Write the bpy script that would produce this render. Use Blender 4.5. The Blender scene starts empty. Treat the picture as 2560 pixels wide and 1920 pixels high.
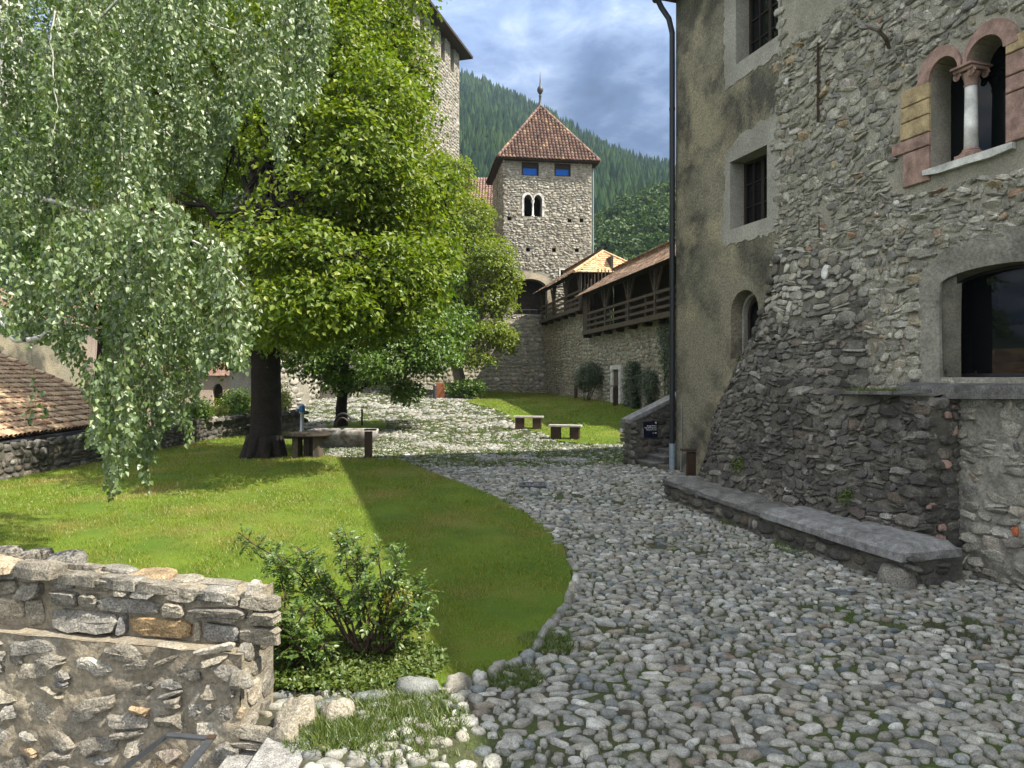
import bpy, bmesh, math, random
import numpy as np
from mathutils import Vector, Matrix, geometry

R = math.radians
rng = np.random.default_rng(11)
random.seed(11)
SC = bpy.context.scene
COL = SC.collection
F = 1770.0; HY = 945.0; ZC = 2.6          # focal length in photo pixels, horizon row, eye height

# ------------------------------------------------------------------ camera
cam = bpy.data.cameras.new("camera"); camo = bpy.data.objects.new("camera", cam); COL.objects.link(camo)
camo.location = (0, 0, ZC); camo.rotation_euler = (R(90), 0, 0)
cam.sensor_width = 36; cam.lens = 36 * F / 2560; cam.shift_y = -(960 - HY) / 2560
cam.clip_start = 0.1; cam.clip_end = 6000
SC.camera = camo

# ------------------------------------------------------------------ sun, sky, exposure
SUN = Vector((0.94 * math.cos(R(52)), -0.34 * math.cos(R(52)), math.sin(R(52)))).normalized()
sl = bpy.data.lights.new("sun", 'SUN'); sl.energy = 5.0; sl.angle = R(0.5); sl.color = (1.0, 0.93, 0.80)
so = bpy.data.objects.new("sun", sl); COL.objects.link(so); so.location = (30, -12, 40)
so.rotation_euler = (-SUN).to_track_quat('-Z', 'Y').to_euler()
SC.view_settings.view_transform = 'Standard'; SC.view_settings.look = 'None'
SC.view_settings.exposure = 1.18; SC.view_settings.gamma = 1.0
SC.render.engine = 'CYCLES'
SC.cycles.max_bounces = 6; SC.cycles.diffuse_bounces = 3; SC.cycles.transparent_max_bounces = 4
SC.cycles.use_denoising = True
SC.cycles.caustics_reflective = False; SC.cycles.caustics_refractive = False


def N(nt, typ, ins=None, **kw):
    nd = nt.nodes.new(typ)
    for k, v in kw.items():
        setattr(nd, k, v)
    for k, v in (ins or {}).items():
        s = nd.inputs[k]
        if hasattr(v, 'is_output'):
            nt.links.new(v, s)
        else:
            s.default_value = v
    return nd


def mixc(nt, fac, a, b, blend='MIX'):
    nd = nt.nodes.new('ShaderNodeMix'); nd.data_type = 'RGBA'; nd.blend_type = blend
    for i, v in ((0, fac), (6, a), (7, b)):
        if hasattr(v, 'is_output'):
            nt.links.new(v, nd.inputs[i])
        else:
            nd.inputs[i].default_value = (*v, 1) if (i > 0 and len(v) == 3) else v
    return nd.outputs[2]


def ramp(nt, fac, stops, interp='LINEAR'):
    nd = nt.nodes.new('ShaderNodeValToRGB'); cr = nd.color_ramp; cr.interpolation = interp
    while len(cr.elements) < len(stops):
        cr.elements.new(0.5)
    for e, (p, c) in zip(cr.elements, stops):
        e.position = p
        e.color = (*c, 1) if not isinstance(c, (int, float)) else (c, c, c, 1)
    nt.links.new(fac, nd.inputs[0])
    return nd.outputs[0]


W = bpy.data.worlds.new("World"); SC.world = W; W.use_nodes = True
nt = W.node_tree; nt.nodes.clear()
wo = nt.nodes.new('ShaderNodeOutputWorld')
sky = N(nt, 'ShaderNodeTexSky', sky_type='NISHITA', sun_disc=False, sun_elevation=R(52),
        sun_rotation=math.atan2(SUN.x, SUN.y), air_density=1.0, dust_density=1.0, ozone_density=2.0)
tc = nt.nodes.new('ShaderNodeTexCoord')
sep = N(nt, 'ShaderNodeSeparateXYZ', {0: tc.outputs['Generated']})
zz = N(nt, 'ShaderNodeMath', {0: sep.outputs[2], 1: 0.22}, operation='ADD')
zm = N(nt, 'ShaderNodeMath', {0: zz.outputs[0], 1: 0.05}, operation='MAXIMUM')
dx = N(nt, 'ShaderNodeMath', {0: sep.outputs[0], 1: zm.outputs[0]}, operation='DIVIDE')
dy = N(nt, 'ShaderNodeMath', {0: sep.outputs[1], 1: zm.outputs[0]}, operation='DIVIDE')
cv = N(nt, 'ShaderNodeCombineXYZ', {0: dx.outputs[0], 1: dy.outputs[0], 2: 3.7})
n1 = N(nt, 'ShaderNodeTexNoise', {'Vector': cv.outputs[0], 'Scale': 2.6, 'Detail': 8.0, 'Roughness': 0.56, 'Distortion': 0.35})
n2 = N(nt, 'ShaderNodeTexNoise', {'Vector': cv.outputs[0], 'Scale': 1.3, 'Detail': 4.0, 'Roughness': 0.5})
n3 = N(nt, 'ShaderNodeTexNoise', {'Vector': cv.outputs[0], 'Scale': 0.9, 'Detail': 3.0})
n4 = N(nt, 'ShaderNodeTexNoise', {'Vector': cv.outputs[0], 'Scale': 7.5, 'Detail': 7.0, 'Roughness': 0.6, 'Distortion': 0.5})
nm_ = N(nt, 'ShaderNodeMix', {0: .28, 2: n1.outputs[0], 3: n4.outputs[0]})
shade = ramp(nt, nm_.outputs[0], [(0.34, (.85, 1.45, 3.1)), (0.46, (1.7, 2.55, 4.6)), (0.55, (3.7, 4.7, 6.9)), (0.66, (8.0, 8.6, 9.8))])
lit = ramp(nt, n2.outputs[0], [(0.38, 0.75), (0.62, 1.25)])
cc = mixc(nt, 1.0, shade, lit, 'MULTIPLY')
# cloud cover varied by noise so the blue shows through
cover = ramp(nt, n3.outputs[0], [(0.36, 0.55), (0.50, 0.95)])
# sky dimmed northward, brightened behind and overhead as added fill for shaded walls
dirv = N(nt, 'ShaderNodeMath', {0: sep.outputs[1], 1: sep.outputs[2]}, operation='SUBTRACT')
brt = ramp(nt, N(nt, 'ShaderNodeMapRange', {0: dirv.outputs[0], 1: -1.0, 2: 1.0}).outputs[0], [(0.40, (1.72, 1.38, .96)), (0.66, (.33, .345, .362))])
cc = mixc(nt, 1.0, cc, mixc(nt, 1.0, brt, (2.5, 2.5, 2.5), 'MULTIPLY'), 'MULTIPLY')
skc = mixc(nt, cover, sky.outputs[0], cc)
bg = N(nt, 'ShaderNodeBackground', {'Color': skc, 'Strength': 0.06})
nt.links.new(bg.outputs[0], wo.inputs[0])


# ------------------------------------------------------------------ geometry helpers
def PX(px, py, Y):
    """the world point at photo pixel (px, py) and distance Y in front of the viewpoint"""
    return np.array([(px - 1280) / F * Y, Y, ZC + (HY - py) / F * Y])


class MB:
    """collects vertices and faces; build() links ONE mesh object"""
    def __init__(s):
        s.V = []; s.Fc = []; s.n = 0; s.mi = 0; s.Mi = []; s.sm = False; s.Sm = []
    def add(s, V, *faces):
        V = np.asarray(V, float).reshape(-1, 3)
        for f in faces:
            f = np.asarray(f, np.int64)
            if f.size:
                s.Fc.append(f + s.n); s.Mi.append(np.full(len(f), s.mi)); s.Sm.append(np.full(len(f), s.sm))
        s.V.append(V); s.n += len(V)
        return s
    def box(s, c, size, rz=0.0, bev=0.0, M=None):
        hx, hy, hz = [d / 2 for d in size]
        b = min(bev, hx * .9, hy * .9, hz * .9)
        if b <= 0:
            v = np.array([[x, y, z] for z in (-hz, hz) for y in (-hy, hy) for x in (-hx, hx)])
            f = [[0, 2, 3, 1], [4, 5, 7, 6], [0, 1, 5, 4], [2, 6, 7, 3], [0, 4, 6, 2], [1, 3, 7, 5]]
            fs = [f]
        else:
            ring = lambda x, y, z: [[-x, -y, z], [x, -y, z], [x, y, z], [-x, y, z]]
            v = np.array(ring(hx - b, hy - b, -hz) + ring(hx, hy, -hz + b) + ring(hx, hy, hz - b) + ring(hx - b, hy - b, hz))
            f = [[3, 2, 1, 0], [12, 13, 14, 15]]
            for k in range(3):
                for i in range(4):
                    j = (i + 1) % 4
                    f.append([4 * k + i, 4 * k + j, 4 * k + 4 + j, 4 * k + 4 + i])
            fs = [f]
        if M is not None:
            v = v @ np.array(M).T
        if rz:
            cz, sz = math.cos(rz), math.sin(rz)
            v = np.c_[v[:, 0] * cz - v[:, 1] * sz, v[:, 0] * sz + v[:, 1] * cz, v[:, 2]]
        return s.add(v + np.asarray(c, float), *fs)
    def bar(s, a, b, w, h=None, up=(0, 0, 1)):
        """square bar from a to b, w across, h the other way"""
        a = Vector(a); b = Vector(b); d = b - a; h = h or w
        z = d.normalized(); x = Vector(up).cross(z)
        if x.length < 1e-4:
            x = Vector((1, 0, 0)).cross(z)
        x.normalize(); y = z.cross(x)
        M = np.array([[x[i] * 1, y[i], z[i]] for i in range(3)])
        return s.box((a + b) / 2, (w, h, d.length), M=M)
    def tube(s, pts, rad, seg=8, caps=True):
        pts = np.asarray(pts, float); n = len(pts)
        rad = np.broadcast_to(np.asarray(rad, float), (n,))
        T = np.gradient(pts, axis=0); T /= np.linalg.norm(T, axis=1)[:, None] + 1e-9
        ref = np.array([0.31, 0.95, 0.1]) if abs(T[0][2]) > .5 else np.array([0, 0, 1.0])
        U = np.cross(T, ref); U /= np.linalg.norm(U, axis=1)[:, None] + 1e-9
        Wv = np.cross(T, U)
        a = np.arange(seg) * 2 * np.pi / seg
        V = pts[:, None] + rad[:, None, None] * (np.cos(a)[None, :, None] * U[:, None] + np.sin(a)[None, :, None] * Wv[:, None])
        i = np.arange(n - 1)[:, None]; k = np.arange(seg)[None]
        k2 = (k + 1) % seg
        f = np.stack([i * seg + k, i * seg + k2, (i + 1) * seg + k2, (i + 1) * seg + k], -1).reshape(-1, 4)
        fs = [f]
        if caps:
            V = np.concatenate([V.reshape(-1, 3), pts[:1], pts[-1:]])
            k = np.arange(seg); k2 = (k + 1) % seg
            fs.append(np.stack([k2, k, np.full(seg, n * seg)], -1))
            fs.append(np.stack([(n - 1) * seg + k, (n - 1) * seg + k2, np.full(seg, n * seg + 1)], -1))
        return s.add(V, *fs)
    def lathe(s, c, prof, seg=16):
        """prof: [(radius, z)...] about the vertical through c"""
        p = np.array(prof, float)
        a = np.arange(seg) * 2 * np.pi / seg
        V = np.stack([p[:, :1] * np.cos(a), p[:, :1] * np.sin(a), np.repeat(p[:, 1:], seg, 1)], -1)
        n = len(p); i = np.arange(n - 1)[:, None]; k = np.arange(seg)[None]; k2 = (k + 1) % seg
        f = np.stack([i * seg + k, i * seg + k2, (i + 1) * seg + k2, (i + 1) * seg + k], -1).reshape(-1, 4)
        return s.add(V.reshape(-1, 3) + np.asarray(c, float), f)
    def prism(s, bottom, top):
        """bottom and top: equal-length rings of 3D points"""
        n = len(bottom); k = np.arange(n); k2 = (k + 1) % n
        s.add(np.concatenate([bottom, top]), np.stack([k, k2, k2 + n, k + n], -1))
        for ring, flip in ((bottom, True), (top, False)):
            tri = geometry.tessellate_polygon([[Vector(p) for p in ring]])
            s.add(ring, [t[::-1] if flip else t for t in tri])
        return s
    def build(s, name, mat, parent=None, smooth=False, origin=None):
        V = np.concatenate(s.V) if s.V else np.zeros((0, 3))
        if parent is not None:
            V = V - np.array(ORIG[parent.name])
        elif origin is not None:
            V = V - np.asarray(origin, float)
        me = bpy.data.meshes.new(name)
        me.vertices.add(len(V)); me.vertices.foreach_set('co', V.ravel().astype(np.float32))
        loops = np.concatenate([f.ravel() for f in s.Fc]).astype(np.int32)
        tot = np.concatenate([np.full(len(f), f.shape[1]) for f in s.Fc]).astype(np.int32)
        st = np.concatenate([[0], np.cumsum(tot)[:-1]]).astype(np.int32)
        me.loops.add(len(loops)); me.loops.foreach_set('vertex_index', loops)
        me.polygons.add(len(tot)); me.polygons.foreach_set('loop_start', st)
        me.polygons.foreach_set('use_smooth', np.full(len(tot), True) if smooth else np.concatenate(s.Sm))
        if s.mi: me.polygons.foreach_set('material_index', np.concatenate(s.Mi).astype(np.int32))
        me.update(calc_edges=True)
        for m in (mat if isinstance(mat, (list, tuple)) else [mat]):
            me.materials.append(m)
        o = bpy.data.objects.new(name, me); COL.objects.link(o)
        if parent is not None:
            o.parent = parent; ORIG[o.name] = ORIG[parent.name]
        elif origin is not None:
            o.location = origin; ORIG[o.name] = tuple(origin)
        else:
            ORIG[o.name] = (0, 0, 0)
        return o


ORIG = {}


def thing(name, label, cat, loc, group=None):
    o = bpy.data.objects.new(name, None); COL.objects.link(o); o.location = loc
    o.empty_display_size = 0.3
    o['label'] = label; o['category'] = cat
    if group: o['group'] = group
    ORIG[o.name] = tuple(float(c) for c in loc)
    return o


def tag(o, label=None, cat=None, group=None, kind=None):
    if label: o['label'] = label
    if cat: o['category'] = cat
    if group: o['group'] = group
    if kind: o['kind'] = kind
    return o


def dup(o, loc=None, rz=None, label=None, parent=None):
    c = o.copy(); COL.objects.link(c)
    if parent is not None:
        c.parent = parent
    if loc is not None: c.location = loc
    if rz is not None: c.rotation_euler = (0, 0, rz)
    if label: c['label'] = label
    for ch in list(o.children):
        dup(ch, parent=c)
    return c


def inpoly(P, poly):
    P = np.asarray(P, float); x, y = P[..., 0], P[..., 1]; poly = np.asarray(poly, float)
    r = np.zeros(x.shape, bool); j = len(poly) - 1
    for i in range(len(poly)):
        xi, yi = poly[i]; xj, yj = poly[j]
        c = ((yi > y) != (yj > y)) & (x < (xj - xi) * (y - yi) / (yj - yi + 1e-12) + xi)
        r ^= c; j = i
    return r


def vnoise(P, sc=1.0, seed=0):
    """cheap smooth pseudo-noise in about [-1, 1] for arrays of points"""
    P = np.asarray(P, float) * sc; r = np.random.default_rng(seed); out = 0
    for k in range(7):
        w = r.normal(size=P.shape[-1]); w *= (0.7 + 0.45 * k) / np.linalg.norm(w) * 2.2
        out = out + np.sin(P @ w + r.uniform(0, 6.28)) / (1 + .35 * k)
    return out / 2.6


def plane_map(o, u, n, batter=0.0):
    """(u along the wall, absolute height z, distance out of the wall) -> world"""
    o = np.asarray(o, float); u = np.asarray(u, float); n = np.asarray(n, float)
    u = u / np.linalg.norm(u); n = n / np.linalg.norm(n)
    def f(U, V, Of):
        Of = Of - batter * V
        return np.stack([o[0] + u[0] * U + n[0] * Of, o[1] + u[1] * U + n[1] * Of, V + 0 * U], -1)
    return f


def arch(u0, u1, v0, vs, rise, n=12):
    """outline of an arched opening, counter-clockwise from bottom left"""
    c = (u0 + u1) / 2; r = (u1 - u0) / 2
    return [(u0, v0), (u1, v0)] + [(c + r * math.cos(a), vs + rise * math.sin(a)) for a in np.linspace(0, math.pi, n)]


def rect(u0, u1, v0, v1):
    return [(u0, v0), (u1, v0), (u1, v1), (u0, v1)]


def holed(mb, outer, holes, fm, depth=0.4, off=0.0, back=False):
    """wall face with openings and their reveals"""
    rings = [outer] + [list(h) for h in holes]
    flat = [p for r in rings for p in r]
    tri = geometry.tessellate_polygon([[Vector((p[0], p[1], 0)) for p in r] for r in rings])
    a = np.array(flat, float)
    mb.add(fm(a[:, 0], a[:, 1], np.full(len(a), off)), np.array(tri))
    for h in holes:
        h = np.array(h, float); k = len(h)
        V = np.concatenate([fm(h[:, 0], h[:, 1], np.full(k, off)), fm(h[:, 0], h[:, 1], np.full(k, off - depth))])
        i = np.arange(k); j = (i + 1) % k
        mb.add(V, np.stack([i, j, j + k, i + k], -1))


def band(mb, inner, outer, fm, o0, o1):
    """a flat ring (arch surround) between two outlines of equal length, from o0 to o1 out of the wall"""
    a = np.array(inner, float); b = np.array(outer, float); k = len(a)
    rings = [fm(a[:, 0], a[:, 1], np.full(k, o0)), fm(a[:, 0], a[:, 1], np.full(k, o1)),
             fm(b[:, 0], b[:, 1], np.full(k, o1)), fm(b[:, 0], b[:, 1], np.full(k, o0))]
    V = np.concatenate(rings); i = np.arange(k - 1); j = i + 1
    for r in range(3):
        mb.add(V, np.stack([i + r * k, j + r * k, j + r * k + k, i + r * k + k], -1))


def courses(u0, u1, v0, v1, hr, wr, split=0.25, jit=0.15, r=None):
    """irregular courses of stones: array of (u, v, w, h)"""
    r = r or rng; out = []; v = v0
    while v < v1:
        h = r.uniform(*hr); u = u0 - r.uniform(0, wr[1])
        while u < u1:
            w = r.uniform(*wr) * (1.25 if r.random() < .12 else 1)
            q = r.random()
            if q < split * .6 and h > hr[0] * 1.0:
                k = r.uniform(.35, .65)
                out.append((u + w / 2, v + h * k / 2, w, h * k)); out.append((u + w / 2, v + h * (k + 1) / 2, w, h * (1 - k)))
            elif q < split:
                k = r.uniform(.35, .65)
                out.append((u + w * k / 2, v + h / 2, w * k, h)); out.append((u + w * (k + 1) / 2, v + h / 2, w * (1 - k), h))
            else:
                hh = h * (r.uniform(1.1, 1.45) if r.random() < .15 else 1)
                out.append((u + w / 2, v + h / 2 + r.uniform(-jit, jit) * h, w, hh))
            u += w
        v += h
    return np.array(out)


def stones(mb, cells, fm, seg=8, prot=0.04, gap=0.012, rot=0.12, irr=0.14, sq=3.0, detail=2, tilt=0.35, wave=0.0, sink=0.05, r=None, ang=0.35):
    """raised stones, one island each, laid on the surface fm(u, v, off)"""
    r = r or rng
    c = np.asarray(cells); n = len(c)
    if n == 0: return
    th = np.arange(seg) * 2 * np.pi / seg + np.pi / seg
    ex = sq; th = th[None] + r.uniform(-.9, .9, (n, seg)) * ang * np.pi / seg; ct, stn = np.cos(th), np.sin(th)
    rad = (np.abs(ct) ** ex + np.abs(stn) ** ex) ** (-1 / ex)
    rr = rad * (1 + r.uniform(-irr, irr * .55, (n, seg)))
    rings = [(1.0, None), (.985, .55), (.90, .95), (.5, 1.0)] if detail == 4 else [(1.0, None), (.97, .35), (.80, .85), (.42, 1.0)] if detail == 3 else ([(1.0, None), (.93, .55), (.66, .95)] if detail == 2 else [(1.0, None), (.72, .9)])
    a = r.normal(0, rot, n); ca, sa = np.cos(a)[:, None], np.sin(a)[:, None]
    p = prot * r.uniform(.45, 1.35, n)[:, None]
    tx, ty = r.normal(0, tilt, (2, n, 1))
    hw = np.maximum(c[:, 2] - gap, .01)[:, None] / 2; hh = np.maximum(c[:, 3] - gap, .01)[:, None] / 2
    Us, Vs, Os = [], [], []
    for k, (s, h) in enumerate(rings):
        x = ct * rr * s; y = stn * rr * s
        if k >= 2:
            x = x + r.normal(0, .05, (n, seg)); y = y + r.normal(0, .05, (n, seg))
        X, Y = x * hw, y * hh
        Us.append(c[:, :1] + X * ca - Y * sa); Vs.append(c[:, 1:2] + X * sa + Y * ca)
        if h is None:
            Os.append(np.full((n, seg), -sink))
        else:
            Os.append(p * (h + (x * tx + y * ty) * min(h, .8) + r.normal(0, .08, (n, seg)) * h))
    Us.append(c[:, :1]); Vs.append(c[:, 1:2]); Os.append(p * 1.02)
    U = np.concatenate(Us, 1); V = np.concatenate(Vs, 1); Of = np.concatenate(Os, 1)
    if wave:
        V = V + wave * (np.sin(U * 1.7 + V * .6) + .6 * np.sin(U * 3.9 + 1.3 - V))
    nv = U.shape[1]; nr = len(rings)
    P = fm(U.ravel(), V.ravel(), Of.ravel())
    k = np.arange(seg); k2 = (k + 1) % seg
    q = np.concatenate([np.stack([i * seg + k, i * seg + k2, (i + 1) * seg + k2, (i + 1) * seg + k], -1) for i in range(nr - 1)])
    tt = np.stack([(nr - 1) * seg + k, (nr - 1) * seg + k2, np.full(seg, nr * seg)], -1)
    b = (np.arange(n) * nv)[:, None, None]
    mb.add(P, (q[None] + b).reshape(-1, 4), (tt[None] + b).reshape(-1, 3))


def keep_cells(cells, holes, grow=0.5, extra=None):
    """drop the stones whose outline would enter an opening"""
    c = np.asarray(cells); ok = np.ones(len(c), bool)
    for h in holes:
        for du, dv in ((0, 0), (-1, -1), (1, -1), (1, 1), (-1, 1), (0, 1), (0, -1), (1, 0), (-1, 0)):
            ok &= ~inpoly(np.c_[c[:, 0] + du * c[:, 2] * grow, c[:, 1] + dv * c[:, 3] * grow], h)
    if extra is not None:
        ok &= extra(c[:, 0], c[:, 1])
    return c[ok]


def barrel_tiles(mb, fm, u0, u1, v0, v1, w, L, mask=None, seg=4, rad=None, r=None):
    """rows of half-round roof tiles on a roof plane fm(u along the eave, v up the slope, out)"""
    r = r or rng
    U, V = np.meshgrid(np.arange(u0 + w / 2, u1, w), np.arange(v0, v1, L)); U = U.ravel(); V = V.ravel()
    if mask is not None:
        k = mask(U, V + L * .5); U, V = U[k], V[k]
    n = len(U); rad = rad or w * .5
    a = np.linspace(0, np.pi, seg + 1)
    du = -np.cos(a); do = np.sin(a)
    U = U + r.normal(0, w * .03, n); V = V + r.normal(0, L * .025, n)
    lift = r.uniform(0, .012, n)
    ends = [(-.02 * L, 1.0, rad * .32), (-.02 * L, .80, rad * .32), (-.0 * L, 1.0, rad * .32), (1.12 * L, .80, 0.0)]
    Us, Vs, Os = [], [], []
    for (dv, sc, up) in (ends[1], ends[0], ends[3]):
        Us.append(U[:, None] + du * rad * sc); Vs.append(np.repeat((V + dv)[:, None], seg + 1, 1))
        Os.append(do * rad * .8 * sc + up + lift[:, None])
    U2, V2, O2 = (np.concatenate(x, 1) for x in (Us, Vs, Os))
    P = fm(U2.ravel(), V2.ravel(), O2.ravel())
    m = seg + 1; k = np.arange(seg)
    q = np.concatenate([np.stack([i * m + k, i * m + k + 1, (i + 1) * m + k + 1, (i + 1) * m + k], -1) for i in range(2)])
    mb.add(P, (q[None] + (np.arange(n) * 3 * m)[:, None, None]).reshape(-1, 4))


def flat_tiles(mb, fm, u0, u1, v0, v1, w, L, mask=None, th=0.02, r=None):
    """rows of flat plain tiles with rounded lower ends"""
    r = r or rng; us = []; vs = []
    for i, v in enumerate(np.arange(v0, v1, L)):
        u = np.arange(u0 - (w / 2 if i % 2 else 0), u1, w); us.append(u + w / 2); vs.append(np.full(len(u), v))
    U = np.concatenate(us); V = np.concatenate(vs)
    if mask is not None:
        k = mask(U, V + L * .5); U, V = U[k], V[k]
    n = len(U); hw = w * .485
    px = np.array([-1, -.55, .55, 1, 1, -1]) * hw; py = np.array([.22, 0, 0, .22, 1.35, 1.35]) * L
    V = V + r.normal(0, L * .03, n)
    up = np.array([th * 1.9] * 4 + [0, 0])
    li = r.uniform(0, th * .5, n)[:, None] + r.normal(0, th * .25, (n, 1)) * px / hw
    Ua = U[:, None] + px; Va = V[:, None] + py; Oa = up + li
    U2 = np.concatenate([Ua, Ua], 1); V2 = np.concatenate([Va, Va], 1); O2 = np.concatenate([Oa, Oa - th], 1)
    P = fm(U2.ravel(), V2.ravel(), O2.ravel())
    b = (np.arange(n) * 12)[:, None, None]
    top = np.array([[0, 1, 2, 3, 4, 5]]); side = np.array([[i + 6, (i + 1) % 6 + 6, (i + 1) % 6, i] for i in range(6)])
    mb.add(P, (top[None] + b).reshape(-1, 6), (side[None] + b).reshape(-1, 4))


def leaves(mb, P, axis, nrm, L, wid=0.62, fold=0.25, droop=0.15, close=False):
    """one folded leaf per point; close leaves get an ovate outline, far ones a diamond"""
    n = len(P); axis = axis / (np.linalg.norm(axis, axis=1)[:, None] + 1e-9)
    side = np.cross(axis, nrm); side /= np.linalg.norm(side, axis=1)[:, None] + 1e-9
    up = np.cross(side, axis)
    L = np.broadcast_to(np.asarray(L, float), (n,))[:, None]
    w = L * wid / 2
    tip = P + axis * L - up * L * droop
    if close:
        l1 = P + axis * L * .26 + side * w + up * w * fold; r1 = P + axis * L * .26 - side * w + up * w * fold
        l2 = P + axis * L * .62 + side * w * .72 + up * w * fold * .7 - up * L * droop * .4
        r2 = P + axis * L * .62 - side * w * .72 + up * w * fold * .7 - up * L * droop * .4
        V = np.stack([P, l1, l2, tip, r2, r1], 1).reshape(-1, 3); b = (np.arange(n) * 6)[:, None, None]
        f = np.array([[0, 1, 2, 3], [0, 3, 4, 5]])
        mb.add(V, (f[None] + b).reshape(-1, 4))
    else:
        l1 = P + axis * L * .42 + side * w + up * w * fold; r1 = P + axis * L * .42 - side * w + up * w * fold
        V = np.stack([P, l1, tip, r1], 1).reshape(-1, 3); b = (np.arange(n) * 4)[:, None, None]
        f = np.array([[0, 1, 2], [0, 2, 3]])
        mb.add(V, (f[None] + b).reshape(-1, 3))


def unit(n, r=None):
    v = (r or rng).normal(size=(n, 3)); return v / np.linalg.norm(v, axis=1)[:, None]


def curve(a, b, sag=0.0, wob=0.0, n=7, r=None):
    r = r or rng
    a = np.asarray(a, float); b = np.asarray(b, float); t = np.linspace(0, 1, n)[:, None]
    p = a + (b - a) * t; p[:, 2] += (sag * 4 * t * (1 - t))[:, 0]
    if wob:
        k = r.normal(0, wob, (n, 3)); k[0] = k[-1] = 0; p += k
    return p


# ------------------------------------------------------------------ materials
def newmat(name):
    m = bpy.data.materials.new(name); m.use_nodes = True; t = m.node_tree; t.nodes.clear()
    o = t.nodes.new('ShaderNodeOutputMaterial'); return m, t, o


def coords(t):
    return t.nodes.new('ShaderNodeTexCoord').outputs['Object']


def noise(t, vec, scale, detail=5.0, rough=0.55, dist=0.0):
    return N(t, 'ShaderNodeTexNoise', {'Vector': vec, 'Scale': scale, 'Detail': detail, 'Roughness': rough, 'Distortion': dist}).outputs[0]


def finish(m, t, o, col, rough=0.9, bump=None, bs=0.4, bd=0.02, spec=0.25, metal=0.0):
    p = N(t, 'ShaderNodeBsdfPrincipled', {'Base Color': col if hasattr(col, 'is_output') else (*col, 1), 'Roughness': rough, 'Metallic': metal, 'Specular IOR Level': spec})
    if bump is not None:
        b = N(t, 'ShaderNodeBump', {'Height': bump, 'Strength': bs, 'Distance': bd}); t.links.new(b.outputs[0], p.inputs['Normal'])
    t.links.new(p.outputs[0], o.inputs[0]); return m


def stone_mat(name, stops, fine=22.0, stain=None, stain_col=(0.03, 0.03, 0.028), speck=0.35, bs=0.55, bd=0.02, interp='LINEAR', rough=0.9):
    m, t, o = newmat(name); v = coords(t)
    rp = N(t, 'ShaderNodeNewGeometry').outputs['Random Per Island']
    c = ramp(t, rp, stops, interp)
    a = ramp(t, noise(t, v, fine * .35, 6, .6), [(.30, .55), (.52, 1.0), (.72, 1.4)])
    c = mixc(t, 1.0, c, a, 'MULTIPLY')
    s = ramp(t, noise(t, v, fine * 3.2, 4, .7), [(.38, 1 - speck), (.5, 1.0), (.64, 1 + speck)])
    c = mixc(t, 1.0, c, s, 'MULTIPLY')
    if stain:
        k = ramp(t, noise(t, v, stain[0], 6, .62), [(stain[1], 0.0), (stain[2], stain[3])])
        c = mixc(t, k, c, stain_col)
    h = noise(t, v, fine, 8, .65)
    return finish(m, t, o, c, rough, h, bs, bd)


def blend_mat(name, a, b, scale, lo=.4, hi=.6, fine=40.0, bs=0.5, bd=0.02, rough=0.92, third=None, spec=0.2, contrast=.3):
    """two colours mottled by noise, with a third one in patches"""
    m, t, o = newmat(name); v = coords(t)
    k = ramp(t, noise(t, v, scale, 7, .62), [(lo, 0.0), (hi, 1.0)])
    c = mixc(t, k, a, b)
    if third:
        k2 = ramp(t, noise(t, v, third[1], 6, .6, .3), [(third[2], 0.0), (third[3], third[4])])
        c = mixc(t, k2, c, third[0])
    c = mixc(t, 1.0, c, ramp(t, noise(t, v, fine, 5, .7), [(.32, 1 - contrast), (.66, 1 + contrast)]), 'MULTIPLY')
    return finish(m, t, o, c, rough, noise(t, v, fine * .8, 8, .68), bs, bd, spec)


def leaf_mat(name, stops, trans=0.45, gloss=0.08, tcol=1.35, patch=None):
    m, t, o = newmat(name)
    g = N(t, 'ShaderNodeNewGeometry'); c = ramp(t, g.outputs['Random Per Island'], stops)
    if patch:
        k = ramp(t, noise(t, coords(t), patch[1], 4), [(patch[2], 0), (patch[3], 1)]); c = mixc(t, k, c, patch[0])
    d = N(t, 'ShaderNodeBsdfDiffuse', {'Color': c})
    tr = N(t, 'ShaderNodeBsdfTranslucent', {'Color': mixc(t, 1.0, c, (tcol * 1.05, tcol * 1.1, tcol * .55), 'MULTIPLY')})
    x = N(t, 'ShaderNodeMixShader', {0: trans, 1: d.outputs[0], 2: tr.outputs[0]})
    gl = N(t, 'ShaderNodeBsdfGlossy', {'Color': (1, 1, 1, 1), 'Roughness': 0.5})
    y = N(t, 'ShaderNodeMixShader', {0: gloss, 1: x.outputs[0], 2: gl.outputs[0]})
    t.links.new(y.outputs[0], o.inputs[0]); return m


def wood_mat(name, a, b, scale=(3, 3, 30), rough=.85):
    m, t, o = newmat(name); v = N(t, 'ShaderNodeMapping', {'Vector': coords(t), 'Scale': scale}).outputs[0]
    n0 = noise(t, v, 2.2, 7, .65)
    rp = N(t, 'ShaderNodeNewGeometry').outputs['Random Per Island']
    c = mixc(t, ramp(t, n0, [(.35, 0), (.65, 1)]), a, b)
    c = mixc(t, 1.0, c, ramp(t, rp, [(0, .75), (1, 1.25)]), 'MULTIPLY')
    return finish(m, t, o, c, rough, n0, .5, .01)


def plain(name, col, rough=.6, spec=.4, metal=0.0, var=.12, sc=14.0, bs=.15):
    m, t, o = newmat(name); n0 = noise(t, coords(t), sc, 6, .6)
    c = mixc(t, 1.0, (*col,), ramp(t, n0, [(.3, 1 - var), (.7, 1 + var)]), 'MULTIPLY')
    return finish(m, t, o, c, rough, n0, bs, .005, spec, metal)


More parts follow.
